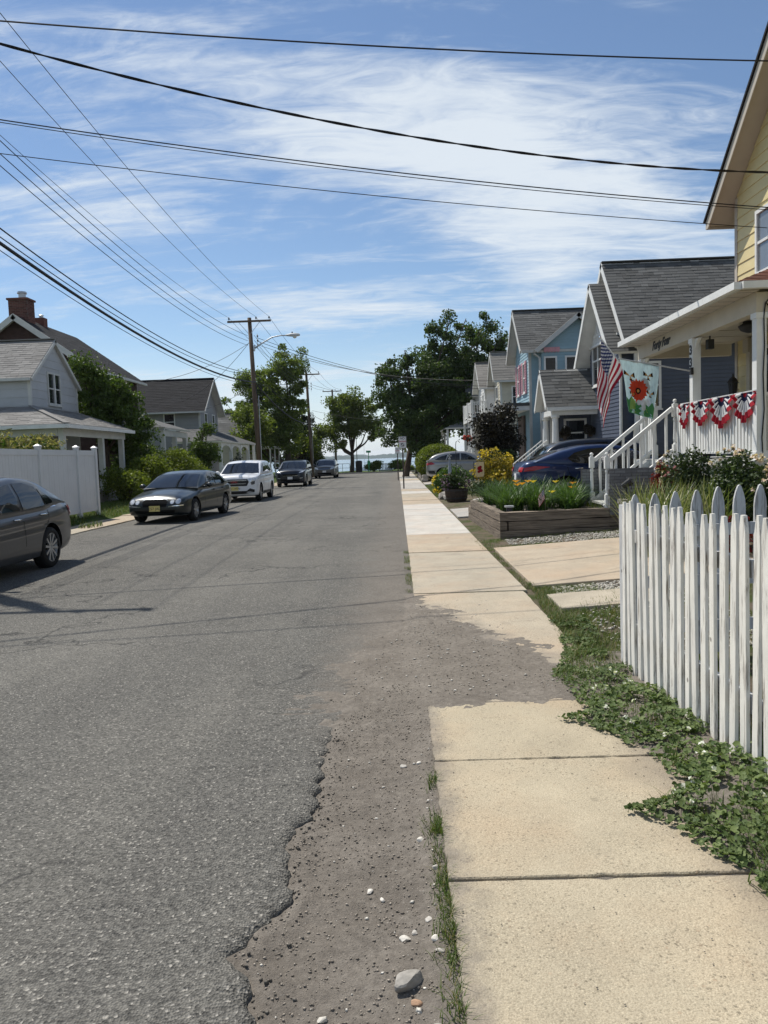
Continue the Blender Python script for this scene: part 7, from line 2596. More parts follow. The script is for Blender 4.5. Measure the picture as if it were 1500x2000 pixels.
tree('sycamore_tree', 'wide sycamore with forking limbs at the end of the street', (-5.25, 88, 0), 2.4, 0.26,
     [((-5.2, 88, 6.6), (3.2, 2.6, 2.3)), ((-7.8, 88, 4.6), (1.9, 1.8, 1.4)), ((-2.6, 87.5, 5.0), (1.5, 1.6, 1.6)), ((-4.8, 87.5, 8.2), (1.6, 1.6, 1.1)), ((-6.8, 87, 3.2), (1.5, 1.2, 0.7))],
     150, 19000, 0.24, M['sycamore'], M['bark'], 0.7, (0.1, 0), nlimb=12)
tree('backdrop_tree', 'green tree filling the gap left of the maple at the waterside', (1.9, 74, 0), 2.0, 0.22, [((2.6, 74, 4.2), (3.0, 2.2, 2.4))], 70, 9000, 0.25, M['oak'], M['bark'], 0.8, nlimb=6)
tree('climber_tree', 'bushy deep green tree crowding the grey house gable', (-12.35, 32.6, 0.3), 2.2, 0.16,
     [((-12.4, 32.7, 4.6), (1.15, 1.1, 1.5)), ((-11.7, 32.9, 3.4), (1.15, 1.0, 1.3)), ((-12.9, 32.3, 5.6), (0.65, 0.7, 0.7)), ((-11.6, 33.4, 2.0), (1.0, 0.9, 1.0))], 120, 15000, 0.15, M['climber'], M['bark'], 0.42, nlimb=8)
tree('young_tree', 'slim young green tree standing among bushes behind the black saloon', (-9.85, 39.0, 0.3), 1.2, 0.07,
     [((-9.8, 39, 2.3), (0.85, 0.8, 0.9)), ((-9.6, 39, 3.3), (0.4, 0.4, 0.5)), ((-10.2, 38.6, 1.5), (0.8, 0.8, 0.7))], 60, 5000, 0.13, M['climber'], M['bark'], 0.34, nlimb=6)
# shrubs behind the left kerb
for lab, b, r, n, mt in (('low round green bush beside the porch of the light grey house', (-10.1, 28.6, 0.28), (1.0, 1.1, 0.72), 3400, 'hedge'), ('broad yellow green bush behind the black saloon bonnet', (-10.0, 30.9, 0.28), (1.15, 1.2, 0.98), 4600, 'hedge'),
                         ('tall spreading green bush behind the black saloon roof', (-9.8, 33.4, 0.28), (1.2, 1.4, 1.12), 5200, 'hedge'), ('dark green bush just left of the white suv', (-9.7, 36.2, 0.28), (1.05, 1.2, 0.95), 4000, 'hedge'),
                         ('light green bush at the brown house porch', (-11.2, 34.6, 0.28), (0.9, 0.9, 1.35), 3600, 'climber'), ('narrow dark bush on the white arched porch', (-11.0, 52.6, 0.3), (0.55, 0.55, 1.1), 1800, 'darkleaf')):
    ball_bush('bush', lab, b, r, n, 0.105, M[mt], group='bushes behind the left kerb', lobes=11)
# ornamental grass behind the vinyl fence
og = thing('ornamental_grass', 'tall dry tipped ornamental grass behind the white vinyl fence', 'grass', (-10.0, 20.5, 0.28))
P = np.stack([-10.35 + 0.16 * rng.normal(size=2600).clip(-2, 2), 17.2 + 5.7 * rng.random(2600), np.full(2600, 0.28)], 1)
blades('blade', P[:700], 1.95 + 0.62 * rng.random(700) ** 0.8 * (0.8 + 0.2 * np.sin(P[:700, 1] * 4)), 0.015, M['drygrass'], og, dirs=math.pi * (0.55 + 0.9 * rng.random(700)), lean=0.20, seg=4, droop=0.4)
blades('blade', P[:500] + np.array([0, 0.03, 0]), 1.9 + 0.45 * rng.random(500), 0.02, M['grass'], og, dirs=math.pi * (0.55 + 0.9 * rng.random(500)), lean=0.2, seg=4, droop=0.4)
_n = 2600
_y = 17.2 + 5.75 * rng.random(_n)
_t = 2.36 + 0.16 * vnoise(_y, _y, 2.1) + 0.12 * vnoise(_y, 0 * _y, 6.0)
P = np.stack([-10.25 + 0.22 * rng.normal(size=_n).clip(-1.8, 1.8), _y, _t - 0.75 * rng.random(_n) ** 1.4 + 0.15], 1)
leafcloud('plumes', P[:1600], 0.15, M['drygrass'], og, 0.22, 0.0)['kind'] = 'stuff'
leafcloud('foliage', P[1600:] - np.array([0, 0, 0.12]), 0.16, M['grass'], og, 0.25, 0.0)['kind'] = 'stuff'
# end of the street
for lab, b, r in (('round green bush left of the waterside gap', (-2.7, 86.5, 0.05), (1.35, 1.0, 0.75)), ('low green bush right of the waterside gap', (0.25, 86.5, 0.05), (1.4, 1.0, 0.72)), ('tiny green bush right of the second sign', (1.3, 84.6, 0.05), (0.7, 0.6, 0.35))):
    ball_bush('waterside_bush', lab, b, r, 2200, 0.16, M['oak'], group='bushes by the water')
gt = thing('metal_gate', 'low grey metal gate panel closing the gap before the water', 'gate', (-1.4, 87.0, 0))
for k in range(9):
    MB().box(-2.1 + k * 0.165, -2.0 + k * 0.165, 87.0, 87.04, 0.05, 0.98).build('slat', M['galv'], gt)
MB().box(-2.15, -0.6, 87.045, 87.08, 0.85, 0.93).build('rail', M['galv'], gt)
MB().box(-2.15, -0.6, 87.045, 87.08, 0.15, 0.23).build('rail', M['galv'], gt)

# right side hedge, stone edging and shrubs
hg = thing('clipped_hedge', 'rounded clipped green hedge beyond the silver suv', 'hedge', (2.7, 51.5, 0.1))
P = blob_points(9000, (2.7, 51.5, 1.2), (1.55, 2.2, 1.22), 0.88)
P = P[P[:, 2] > 0.1]
leafcloud('foliage', P, 0.12, M['hedge'], hg, 0.6, 0.3)
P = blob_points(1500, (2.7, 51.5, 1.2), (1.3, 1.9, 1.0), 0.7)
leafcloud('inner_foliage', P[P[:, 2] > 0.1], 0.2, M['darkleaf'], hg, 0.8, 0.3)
sw = thing('stone_edging', 'low dry stone edging along the far pavement', 'stone wall', (1.65, 54, 0))
for k in range(30):
    y = 48.5 + (k % 15) * 0.78
    lv = k // 15
    bm = bmesh.new()
    bmesh.ops.create_cube(bm, size=1.0)
    bmesh.ops.bevel(bm, geom=bm.edges[:], offset=0.12, segments=2, affect='EDGES')
    sx, sy, sz = random.uniform(.28, .4), random.uniform(.5, .75), random.uniform(.16, .24)
    for v in bm.verts:
        v.co = (v.co.x * sx + 1.68 + 0.06 * lv + random.uniform(-.01, .01), v.co.y * sy + y + 0.3 * lv, v.co.z * sz + 0.10 + 0.2 * lv)
    me = bpy.data.meshes.new('stone')
    off = WLOC[sw.name]
    for v in bm.verts:
        v.co = v.co - off
    bm.to_mesh(me)
    bm.free()
    me.materials.append(M['stone'])
    link('stone', me, sw)
tree('plum_tree', 'dark purple brown leafy plum tree in front of the light blue house', (4.0, 31.4, 0.2), 1.0, 0.07,
     [((4.0, 31.4, 2.2), (0.95, 0.9, 0.95)), ((4.2, 31.4, 3.1), (0.6, 0.6, 0.55)), ((3.6, 31.2, 2.7), (0.5, 0.5, 0.6)), ((4.5, 31.3, 1.9), (0.5, 0.5, 0.7))], 100, 11000, 0.11, M['plum'], M['bark'], 0.36, nlimb=8)
ball_bush('golden_shrub', 'golden yellow leaved shrub beside the blue sedan', (3.6, 28.6, 0.15), (0.88, 0.85, 0.88), 6500, 0.085, M['yellowleaf'], lobes=15, flower=(M['yellowpetal'], 260, 0.10))
ball_bush('green_shrub', 'dark green shrub behind the golden shrub', (4.1, 30.6, 0.15), (0.95, 0.9, 0.85), 3600, 0.11, M['rose'])
ball_bush('yellow_flower_clump', 'clump of yellow flowers at the pavement edge by the obelisk', (1.85, 31.6, 0.05), (0.48, 0.75, 0.42), 2600, 0.075, M['lily'], cat='flowers', flower=(M['yellowpetal'], 170, 0.085))
ball_bush('leafy_clump', 'green leafy clump behind the obelisk', (2.4, 33.0, 0.1), (0.85, 0.8, 0.6), 2600, 0.10, M['lily'], cat='plants')
ball_bush('leafy_clump', 'green leafy plants right of the half barrel', (3.0, 27.0, 0.1), (0.85, 0.6, 0.36), 2200, 0.08, M['rose'], cat='plants')
ball_bush('purple_flower_clump', 'purple and white flowers below the obelisk', (1.95, 28.9, 0.05), (0.38, 0.5, 0.42), 1700, 0.06, M['rose'], cat='flowers', flower=(M['purplepetal'], 130, 0.07))
# daylilies in the timber bed
dl = thing('daylilies', 'long leaved green daylilies with orange flowers in the timber bed', 'flowers', (2.9, 15.8, 0.45))
C = []
for k in range(34):
    cx, cy = random.uniform(2.05, 3.75), random.uniform(14.65, 17.7)
    q = rng.normal(size=(62, 3)) * np.array([0.055, 0.055, 0]) + np.array([cx, cy, 0.44])
    C.append(q)
for k in range(9):
    cx, cy = random.uniform(2.0, 2.7), random.uniform(17.6, 18.4)
    C.append(rng.normal(size=(50, 3)) * np.array([0.055, 0.055, 0]) + np.array([cx, cy, 0.40]))
blades('leaves', np.concatenate(C), 0.66, 0.024, M['lily'], dl, lean=0.95, seg=6, droop=0.95)
for k, (fx, fy, fz, fm) in enumerate(((2.32, 15.2, 1.02, 'orangepetal'), (2.62, 15.6, 1.0, 'orangepetal'), (2.78, 15.9, 0.98, 'yellowpetal'), (2.98, 15.0, 0.80, 'yellowpetal'), (3.45, 15.3, 0.86, 'orangepetal'), (3.3, 16.2, 0.95, 'yellowpetal'), (2.45, 15.25, 0.97, 'orangepetal'), (3.6, 15.9, 0.92, 'orangepetal'), (2.36, 15.3, 0.95, 'orangepetal'))):
    st = MB().tube([(fx + 0.08, fy, 0.45), (fx + 0.03, fy, fz - 0.2), (fx, fy, fz)], [0.006, 0.005, 0.005], 5).build('stem', M['lily'], dl)
    q = MB()
    for j in range(6):
        t = j * math.pi / 3
        d = Vector((math.cos(t), math.sin(t), 0))
        s_ = Vector((-math.sin(t), math.cos(t), 0))
        c0 = Vector((fx, fy, fz))
        q.poly([c0, c0 + d * 0.04 + s_ * 0.02 + Vector((0, 0, 0.04)), c0 + d * 0.085 + Vector((0, 0, 0.05)), c0 + d * 0.04 - s_ * 0.02 + Vector((0, 0, 0.04))])
    q.build('flower', M[fm], st)
P = scatter(2600, 3.7, 6.0, 14.55, 16.0, lambda X, Y: 0.46 + 0.02 * (X - 2), lambda X, Y: vnoise(X, Y, 2) > -0.6)
tufts('bed_grass', 'green grass at the foot of the grey brick wall', P, 0.12, 0.007, M['grass'], 0.7)
# variegated iris, barberry, rose
ir = thing('variegated_iris', 'cream striped strap leaved clump behind the picket fences', 'plants', (3.85, 10.8, 0.1))
C = []
for k in range(26):
    cx, cy = random.uniform(3.35, 4.35), random.uniform(10.2, 11.5)
    C.append(rng.normal(size=(42, 3)) * np.array([0.05, 0.05, 0]) + np.array([cx, cy, 0.16]))
blades('leaves', np.concatenate(C), 0.92, 0.030, M['iris'], ir, lean=0.55, seg=5, droop=0.7)
ball_bush('barberry', 'small upright red leaved barberry by the grey brick wall', (4.60, 13.55, 0.62), (0.17, 0.17, 0.40), 1500, 0.045, M['redleaf'], lobes=7)
ball_bush('rose_bush', 'large rose bush with pale pink blooms before the yellow porch', (4.72, 10.75, 0.2), (0.55, 0.62, 0.70), 7200, 0.062, M['rose'], lobes=16, flower=(M['rosepetal'], 95, 0.06))
ball_bush('rose_bush_left', 'leaner half of the rose growth below the bunting', (4.55, 12.1, 0.5), (0.42, 0.45, 0.62), 3000, 0.058, M['rose'], lobes=9, flower=(M['rosepetal'], 40, 0.055))
P = scatter(900, 1.9, 4.6, 6.2, 8.6, yard_z)
ball_bush('red_plant', 'small dark red plant low behind the back picket fence', (4.35, 10.0, 0.15), (0.28, 0.28, 0.30), 700, 0.05, M['redleaf'], cat='plant')
fern = thing('porch_fern', 'feathery green fern standing on the yellow porch', 'plant', (6.0, 15.1, 1.4))
MB().lathe([(0.10, 1.381), (0.15, 1.62), (0.16, 1.64), (0.13, 1.64)], (5.9, 14.9, 0), 12).build('pot', M['darkmetal'], fern)
blades('fronds', rng.normal(size=(420, 3)) * np.array([0.06, 0.06, 0]) + np.array([5.9, 14.9, 1.62]), 0.95, 0.022, M['climber'], fern, lean=0.8, seg=4, droop=0.7)

# ------------------------------------------------------------------ signs, bin, garden things


def sign(label, x, y, zt, w, h, lines, post_h, group='street signs'):
    s = thing('street_sign', label, 'sign', (x, y, 0), group=group)
    MB().box(x - 0.035, x + 0.035, y, y + 0.03, -0.1, post_h).build('post', M['signpost'], s)
    p = MB().box(x - w / 2, x + w / 2, y - 0.008, y - 0.002, zt - h, zt).build('panel', M['signwhite'], s)
    for t, dz, sz, m in lines:
        text('lettering', t, sz, M[m], p, (x, y - 0.010, zt - dz), (R(90), 0, 0), 0.001, offset=0.003)
    b = MB()
    e = 0.012
    b.box(x - w / 2 + e, x + w / 2 - e, y - 0.0105, y - 0.0085, zt - 2 * e, zt - e)
    b.box(x - w / 2 + e, x + w / 2 - e, y - 0.0105, y - 0.0085, zt - h + e, zt - h + 2 * e)
    b.box(x - w / 2 + e, x - w / 2 + 2 * e, y - 0.0105, y - 0.0085, zt - h + 2 * e, zt - 2 * e)
    b.box(x + w / 2 - 2 * e, x + w / 2 - e, y - 0.0105, y - 0.0085, zt - h + 2 * e, zt - 2 * e)
    b.build('border', M['lampgrey2'], p)
    return s, p


s1, p1 = sign('white no parking sign on a dark post beside the pavement edge', 0.28, 38.4, 2.62, 0.38, 0.58, [('NO', 0.10, 0.15, 'signblack'), ('PARKING', 0.25, 0.082, 'signred')], 2.6)
m = MB()
m.box(0.19, 0.37, 38.388, 38.3915, 2.12, 2.30)
m.build('symbol', M['lampgrey2'], p1)
MB().bar((0.21, 38.386, 2.14), (0.35, 38.386, 2.28), 0.004, 0.03, up=(0.7, 0, -0.7)).build('symbol_bar', M['signwhite'], p1)
sign('smaller farther white sign on a thin dark post', 0.02, 53.2, 2.28, 0.32, 0.42, [('NO', 0.12, 0.11, 'signblack'), ('PARKING', 0.24, 0.066, 'signred')], 2.25)
gs = thing('green_sign', 'small green street name sign at the end of the road', 'sign', (-3.1, 83.2, 0))
MB().tube([(-3.1, 83.2, 0), (-3.1, 83.2, 2.2)], 0.04, 8).build('post', M['signgreen'], gs)
MB().box(-3.35, -2.85, 83.17, 83.19, 2.2, 2.42).build('panel', M['signgreen'], gs)
MB().box(-3.25, -2.95, 83.14, 83.158, 0.9, 1.35).build('panel', M['signgreen'], gs)
bn = thing('litter_bin', 'dark litter bin beside the sycamore trunk', 'litter bin', (-4.35, 86.5, 0))
MB().lathe([(0.33, 0.05), (0.36, 1.2), (0.38, 1.22), (0.38, 1.30), (0.20, 1.38)], (-4.35, 86.5, 0), 16).build('barrel', M['darkmetal'], bn)
for k in range(14):
    t = 2 * math.pi * k / 14
    MB().bar((-4.35 + 0.37 * math.cos(t), 86.5 + 0.37 * math.sin(t), 0.08), (-4.35 + 0.385 * math.cos(t), 86.5 + 0.385 * math.sin(t), 1.2), 0.05, 0.012, up=(math.cos(t), math.sin(t), 0)).build('slat', M['barrel'], bn)
for lab, x, y, h in (('thin pale flagstaff left of the sycamore trunk', -9.2, 112, 5.6), ('dark thin staff right beside the sycamore trunk', -4.7, 89.5, 4.6), ('tall boat mast out on the bay, left of the sign', 2.2, 190, 9.5), ('second boat mast out on the bay', 0.0, 190, 7.2), ('far slim boat mast on the bay', 1.0, 230, 8.0), ('pale thin mast in the gap above the green sign', -9.0, 210, 6.5)):
    st = thing('mast', lab, 'mast', (x, y, -1.7), group='masts and staffs by the water')
    MB().tube([(x, y, -1.7), (x, y, h)], [0.05, 0.03], 6).build('pole', M['galv'] if 'dark' not in lab else M['darkmetal'], st)
    if y > 150:
        MB().prism([(x - 3, y, -1.75), (x + 3.4, y, -1.75), (x + 4, y, -0.7), (x - 3.2, y, -0.8)], (0, 1.6, 0)).build('hull', M['white'], st)
        MB().bar((x, y, 0.4), (x + 2.8, y, 0.35), 0.12, 0.12).build('boom', M['galv'], st)
lr = thing('waterside_rail', 'low grey railing before the water left of the sycamore', 'railing', (-8, 87, 0))
MB().bar((-9.0, 90, 1.05), (-5.6, 90, 1.05), 0.05, 0.05).build('rail', M['galv'], lr)
MB().bar((-9.0, 90, 0.55), (-5.6, 90, 0.55), 0.04, 0.04).build('rail', M['galv'], lr)
for k in range(5):
    MB().tube([(-9.0 + k * 0.85, 90, 0), (-9.0 + k * 0.85, 90, 1.05)], 0.03, 6).build('post', M['galv'], lr)

ob = thing('garden_obelisk', 'slim grey blue wooden garden obelisk among the flowers', 'obelisk', (2.05, 30.3, 0.1))
o_ = MB()
o_.hexa([(1.93, 30.2, 0.1), (2.17, 30.2, 0.1), (2.17, 30.44, 0.1), (1.93, 30.44, 0.1), (2.02, 30.29, 1.45), (2.08, 30.29, 1.45), (2.08, 30.35, 1.45), (2.02, 30.35, 1.45)])
o_.build('body', simple('grey_blue_paint', (0.26, 0.30, 0.36), 0.7), ob)
oc = MB()
oc.box(2.005, 2.095, 30.275, 30.365, 1.451, 1.50)
oc.box(2.03, 2.07, 30.30, 30.34, 1.501, 1.68)
oc.box(1.97, 2.13, 30.30, 30.34, 1.56, 1.61)
oc.build('finial', M['galv'], ob)
hk = thing('shepherd_hook', 'thin black shepherd hook standing in the flower garden', 'garden hook', (2.3, 30.0, 0.1))
MB().tube([(2.28, 30, 0.0), (2.28, 30, 2.0), (2.30, 30, 2.12), (2.38, 30, 2.16), (2.44, 30, 2.08)], 0.012, 6).build('rod', M['darkmetal'], hk)
MB().tube([(2.44, 30.0, 0.0), (2.44, 30, 1.0)], 0.02, 6).build('stake', M['darkmetal'], hk)
gf = thing('garden_banner', 'small cream garden banner with a dark red motif in front of the golden shrub', 'banner', (2.95, 27.6, 0.1))
MB().tube([(2.72, 27.6, 0.1), (2.72, 27.6, 1.35), (3.12, 27.6, 1.36)], 0.01, 6).build('stand', M['darkmetal'], gf)
b_ = MB()
b_.prism([(2.79, 27.59, 1.33), (2.79, 27.59, 0.86), (2.82, 27.60, 0.80), (3.06, 27.60, 0.80), (3.09, 27.59, 0.86), (3.09, 27.59, 1.33)], (0, 0.004, 0))
cl = b_.build('cloth', M['c_cream'], gf)
b_ = MB()
for k, (x, z, r) in enumerate(((2.92, 1.10, .075), (2.98, 1.02, .06), (2.90, 0.98, .05), (2.96, 1.15, .05))):
    b_.poly([(x + r * math.cos(t), 27.584 - 0.0008 * k, z + r * math.sin(t)) for t in np.linspace(0, 2 * math.pi, 11)[:-1]])
b_.build('motif', M['c_red'], cl)
hb = thing('half_barrel', 'dark wooden half barrel planter at the pavement corner', 'planter', (1.98, 26.3, 0))
n = 18
for k in range(n):
    t0, t1 = 2 * math.pi * (k + 0.03) / n, 2 * math.pi * (k + 0.97) / n
    q = []
    for z, r in ((0.02, 0.33), (0.24, 0.385), (0.46, 0.40)):
        q.append([(1.98 + r * math.cos(t), 26.3 + r * math.sin(t), z) for t in (t0, t1)] + [(1.98 + (r - .03) * math.cos(t), 26.3 + (r - .03) * math.sin(t), z) for t in (t1, t0)])
    mb = MB()
    mb.hexa(q[0] + q[1])
    mb.hexa(q[1] + q[2])
    mb.build('stave', M['barrel'], hb)
for z, r in ((0.12, 0.365), (0.38, 0.402)):
    MB().lathe([(r, z), (r + 0.008, z), (r + 0.012, z + 0.045), (r + 0.004, z + 0.045)], (1.98, 26.3, 0), 24).build('hoop', M['darkmetal'], hb)
MB().lathe([(0.001, 0.40), (0.37, 0.41)], (1.98, 26.3, 0), 18).build('soil', M['dirt'], hb)
ball_bush('barrel_flowers', 'mixed leafy purple flowers spilling from the half barrel', (1.98, 26.3, 0.40), (0.50, 0.45, 0.36), 1900, 0.07, M['rose'], cat='flowers', flower=(M['purplepetal'], 60, 0.07))
for k, (x, y, r) in enumerate(((1.62, 28.3, .17), (1.70, 29.0, .2), (1.66, 29.7, .15), (1.75, 27.7, .16))):
    rock('border_stone', ('grey border stone nearest the half barrel' if k == 3 else f'grey border stone, {("second", "third", "fourth")[k]} along the flower garden edge'), (x, y, r * 0.5), (r * 1.2, r, r * 0.8), M['stone'], 50 + k, 'border stones of the flower garden')

# things in the timber bed and by the steps
sf = thing('stick_flag', 'tiny striped flag on a stick in the timber bed', 'flag', (2.78, 14.65, 0.44))
MB().tube([(2.80, 14.65, 0.40), (2.76, 14.65, 0.98)], 0.005, 6).build('stick', M['timber'], sf)


def cloth(name, surf, nu, nv, mat, parent):
    """Cloth from surf(u, v) with UVs; double-layered 1.5 mm thick."""
    me = bpy.data.meshes.new(name)
    V, F, UV = [], [], []
    for j in range(nv + 1):
        for i in range(nu + 1):
            V.append(Vector(surf(i / nu, j / nv)))
            UV.append((i / nu, j / nv))
    for j in range(nv):
        for i in range(nu):
            a = j * (nu + 1) + i
            F.append((a, a + 1, a + nu + 2, a + nu + 1))
    off = WLOC[parent.name]
    me.from_pydata([tuple(v - off) for v in V], [], F)
    me.polygons.foreach_set('use_smooth', [True] * len(F))
    uvl = me.uv_layers.new(name='UVMap')
    for lp in me.loops:
        uvl.data[lp.index].uv = UV[lp.vertex_index]
    me.materials.append(mat)
    me.update()
    return link(name, me, parent)


cloth('cloth', lambda u, v: (2.765 - 0.16 * u * 0.75 + 0.02 * (1 - v), 14.64 + 0.012 * math.sin(u * 9 + v * 2), 0.72 + 0.20 * v - 0.17 * u), 18, 13, M['flag'], sf)
sol = thing('solar_light', 'small square grey capped solar light at the timber corner', 'garden light', (2.08, 14.52, 0.4))
MB().box(2.03, 2.13, 14.47, 14.57, 0.40, 0.58).build('body', M['darkmetal'], sol)
MB().prism([(2.0, 14.44, 0.585), (2.16, 14.44, 0.585), (2.16, 14.60, 0.585), (2.0, 14.60, 0.585)], (0, 0, 0.03)).build('cap', M['galv'], sol)
sol2 = thing('solar_light', 'small white capped path light at the right end of the timber bed', 'garden light', (4.13, 14.52, 0.4))
MB().lathe([(0.03, 0.5), (0.03, 0.62), (0.06, 0.63), (0.055, 0.67), (0.02, 0.70)], (4.13, 14.52, 0), 12).build('body', M['white'], sol2)
spot = thing('garden_spotlight', 'black garden spotlight before the grey brick wall', 'garden light', (4.12, 13.95, 0.5))
MB().tube([(4.12, 13.95, 0.55), (4.12, 13.95, 0.95)], 0.012, 6).build('stake', M['black'], spot)
MB().tube([(4.06, 13.98, 0.93), (4.20, 13.92, 1.03)], [0.05, 0.075], 12).build('lamp_head', M['black'], spot)
sb = thing('stone_ledge', 'low stone capped ledge before the grey brick wall', 'stone wall', (4.4, 13.9, 0.2))
MB().box(4.0, 4.9, 13.75, 14.12, 0.62, 0.70).build('capstone', M['stone'], sb)
for k in range(6):
    for r_ in range(3):
        MB().box(4.02 + k * 0.145, 4.02 + k * 0.145 + 0.135, 13.77, 14.1, 0.2 + r_ * 0.14, 0.2 + r_ * 0.14 + 0.13).build('stone', M['stone'], sb)
# horse-head tether post: side outline with real thickness, on a post
hh = thing('horse_head_post', 'rusty red iron horse head post below the bunting', 'statue', (4.72, 13.3, 0.6))
ol = [(0.00, 0.0), (0.13, 0.0), (0.115, 0.12), (0.10, 0.22), (0.115, 0.33), (0.14, 0.40), (0.145, 0.47), (0.12, 0.53), (0.09, 0.545), (0.085, 0.58), (0.062, 0.545), (0.03, 0.53), (-0.03, 0.47), (-0.085, 0.43), (-0.125, 0.40), (-0.135, 0.365), (-0.11, 0.345), (-0.06, 0.355), (-0.02, 0.345), (0.012, 0.30), (0.02, 0.20), (0.01, 0.10)]
hm = MB().prism([(4.70 + a, 13.28, 0.72 + z) for a, z in ol], (0, 0.09, 0))
ho = hm.build('head', M['redmetal'], hh)
bv = ho.modifiers.new('round', 'BEVEL')
bv.width = 0.02
bv.segments = 3
MB().lathe([(0.12, 0.5), (0.12, 0.62), (0.07, 0.66), (0.07, 0.72)], (4.765, 13.325, 0), 12).build('base', M['redmetal'], hh)
ring = MB().tube([(4.58 + 0.03 * math.cos(t), 13.325, 1.06 + 0.03 * math.sin(t)) for t in np.linspace(0, 2 * math.pi, 11)], 0.006, 5, cap=False).build('ring', M['darkmetal'], hh)
# covered grill beyond the steps
gr = thing('covered_grill', 'barbecue under a glossy black cover beyond the steps', 'grill', (5.1, 17.2, 0.3))
rings = []
for z, a, b in ((0.32, .52, .34), (0.6, .50, .33), (1.0, .52, .34), (1.25, .58, .36), (1.42, .52, .33), (1.55, .36, .25), (1.60, .12, .1)):
    rings.append([(4.95 + (a + 0.03 * math.sin(5 * t + z * 4)) * math.copysign(abs(math.cos(t)) ** 0.6, math.cos(t)), 17.2 + (b + 0.02 * math.cos(6 * t + z * 7)) * math.copysign(abs(math.sin(t)) ** 0.6, math.sin(t)), z) for t in np.linspace(0, 2 * math.pi, 29)[:-1]])
lo = loft(rings)
lo.build('cover', M['blackbag'], gr, smooth=True)
MB().bar((4.5, 16.83, 1.1), (5.4, 16.83, 1.12), 0.02, 0.03).build('strap', M['black'], gr)

# ------------------------------------------------------------------ porch things
ln = thing('wall_lantern', 'black carriage lantern on the yellow house wall by the door', 'lantern', (6.8, 15.72, 2.6))
MB().tube([(6.975, 15.55, 2.55), (6.86, 15.60, 2.50), (6.80, 15.70, 2.58)], 0.018, 6).build('bracket', M['darkmetal'], ln)
MB().lathe([(0.03, 2.55), (0.07, 2.60), (0.10, 2.85), (0.12, 2.86), (0.07, 2.94), (0.02, 2.98), (0.015, 3.04)], (6.80, 15.72, 0), 6).build('cage', M['darkmetal'], ln)
MB().lathe([(0.06, 2.62), (0.088, 2.84)], (6.80, 15.72, 0), 12).build('glass', M['winglass'], ln)
cf = thing('ceiling_lamp', 'dark bowl lamp under the porch ceiling', 'lamp', (6.0, 13.4, 3.69))
MB().lathe([(0.04, 3.50), (0.13, 3.54), (0.17, 3.60), (0.18, 3.62), (0.10, 3.66), (0.10, 3.689)], (6.05, 13.35, 0), 14).build('bowl', M['darkmetal'], cf, smooth=True)
ws = thing('porch_speaker', 'small black box fixed under the porch beam beside the middle post', 'speaker', (5.4, 13.2, 3.4))
MB().box(5.30, 5.40, 13.20, 13.32, 3.24, 3.40).build('cabinet', M['black'], ws)
MB().bar((5.35, 13.26, 3.40), (5.35, 13.26, 3.462), 0.02, 0.02, up=(0, 1, 0)).build('mount', M['black'], ws)
pc = MB()
pc.tube([(5.35, 11.05, 3.62), (5.30, 11.05, 3.66), (5.24, 11.06, 3.58), (5.225, 11.075, 3.40), (5.235, 11.075, 3.0), (5.215, 11.075, 2.6), (5.23, 11.075, 2.1), (5.20, 11.078, 1.7), (5.215, 11.078, 1.4)], 0.009, 5)
pc.tube([(5.24, 11.06, 3.60), (5.32, 11.04, 3.48), (5.45, 11.03, 3.46), (5.6, 11.05, 3.55)], 0.009, 5)
tag(pc.build('porch_cable', M['wire']), 'black cable running down the nearest white porch post', 'cable')
for lab, x, y, z in (('dark hanging basket under the navy porch, nearer the columns', 5.7, 26.2, 2.35), ('dark hanging basket deeper under the navy porch', 6.5, 26.0, 2.45)):
    hb_ = ball_bush('hanging_basket', lab, (x, y, z - 0.35), (0.26, 0.26, 0.24), 800, 0.07, M['plum'], cat='hanging basket', group='hanging baskets on the navy porch')
    MB().tube([(x, y, z - 0.1), (x, y, 3.0)], 0.008, 5).build('chain', M['darkmetal'], hb_)
hbk = ball_bush('hanging_basket_red', 'hanging basket with pink red flowers at the far white balcony house', (4.25, 46.2, 2.35), (0.25, 0.25, 0.27), 700, 0.09, M['rose'], cat='hanging basket', flower=(M['redpetal'], 40, 0.09))
MB().tube([(4.25, 46.2, 2.6), (4.25, 46.2, 3.66), (4.5, 46.35, 3.66)], 0.012, 5).build('chain', M['darkmetal'], hbk)
rp = ball_bush('red_flower_pot', 'red flowers just inside the porch railing by the steps', (5.55, 14.2, 1.38), (0.2, 0.2, 0.22), 500, 0.05, M['rose'], cat='flowers', flower=(M['redpetal'], 40, 0.06))

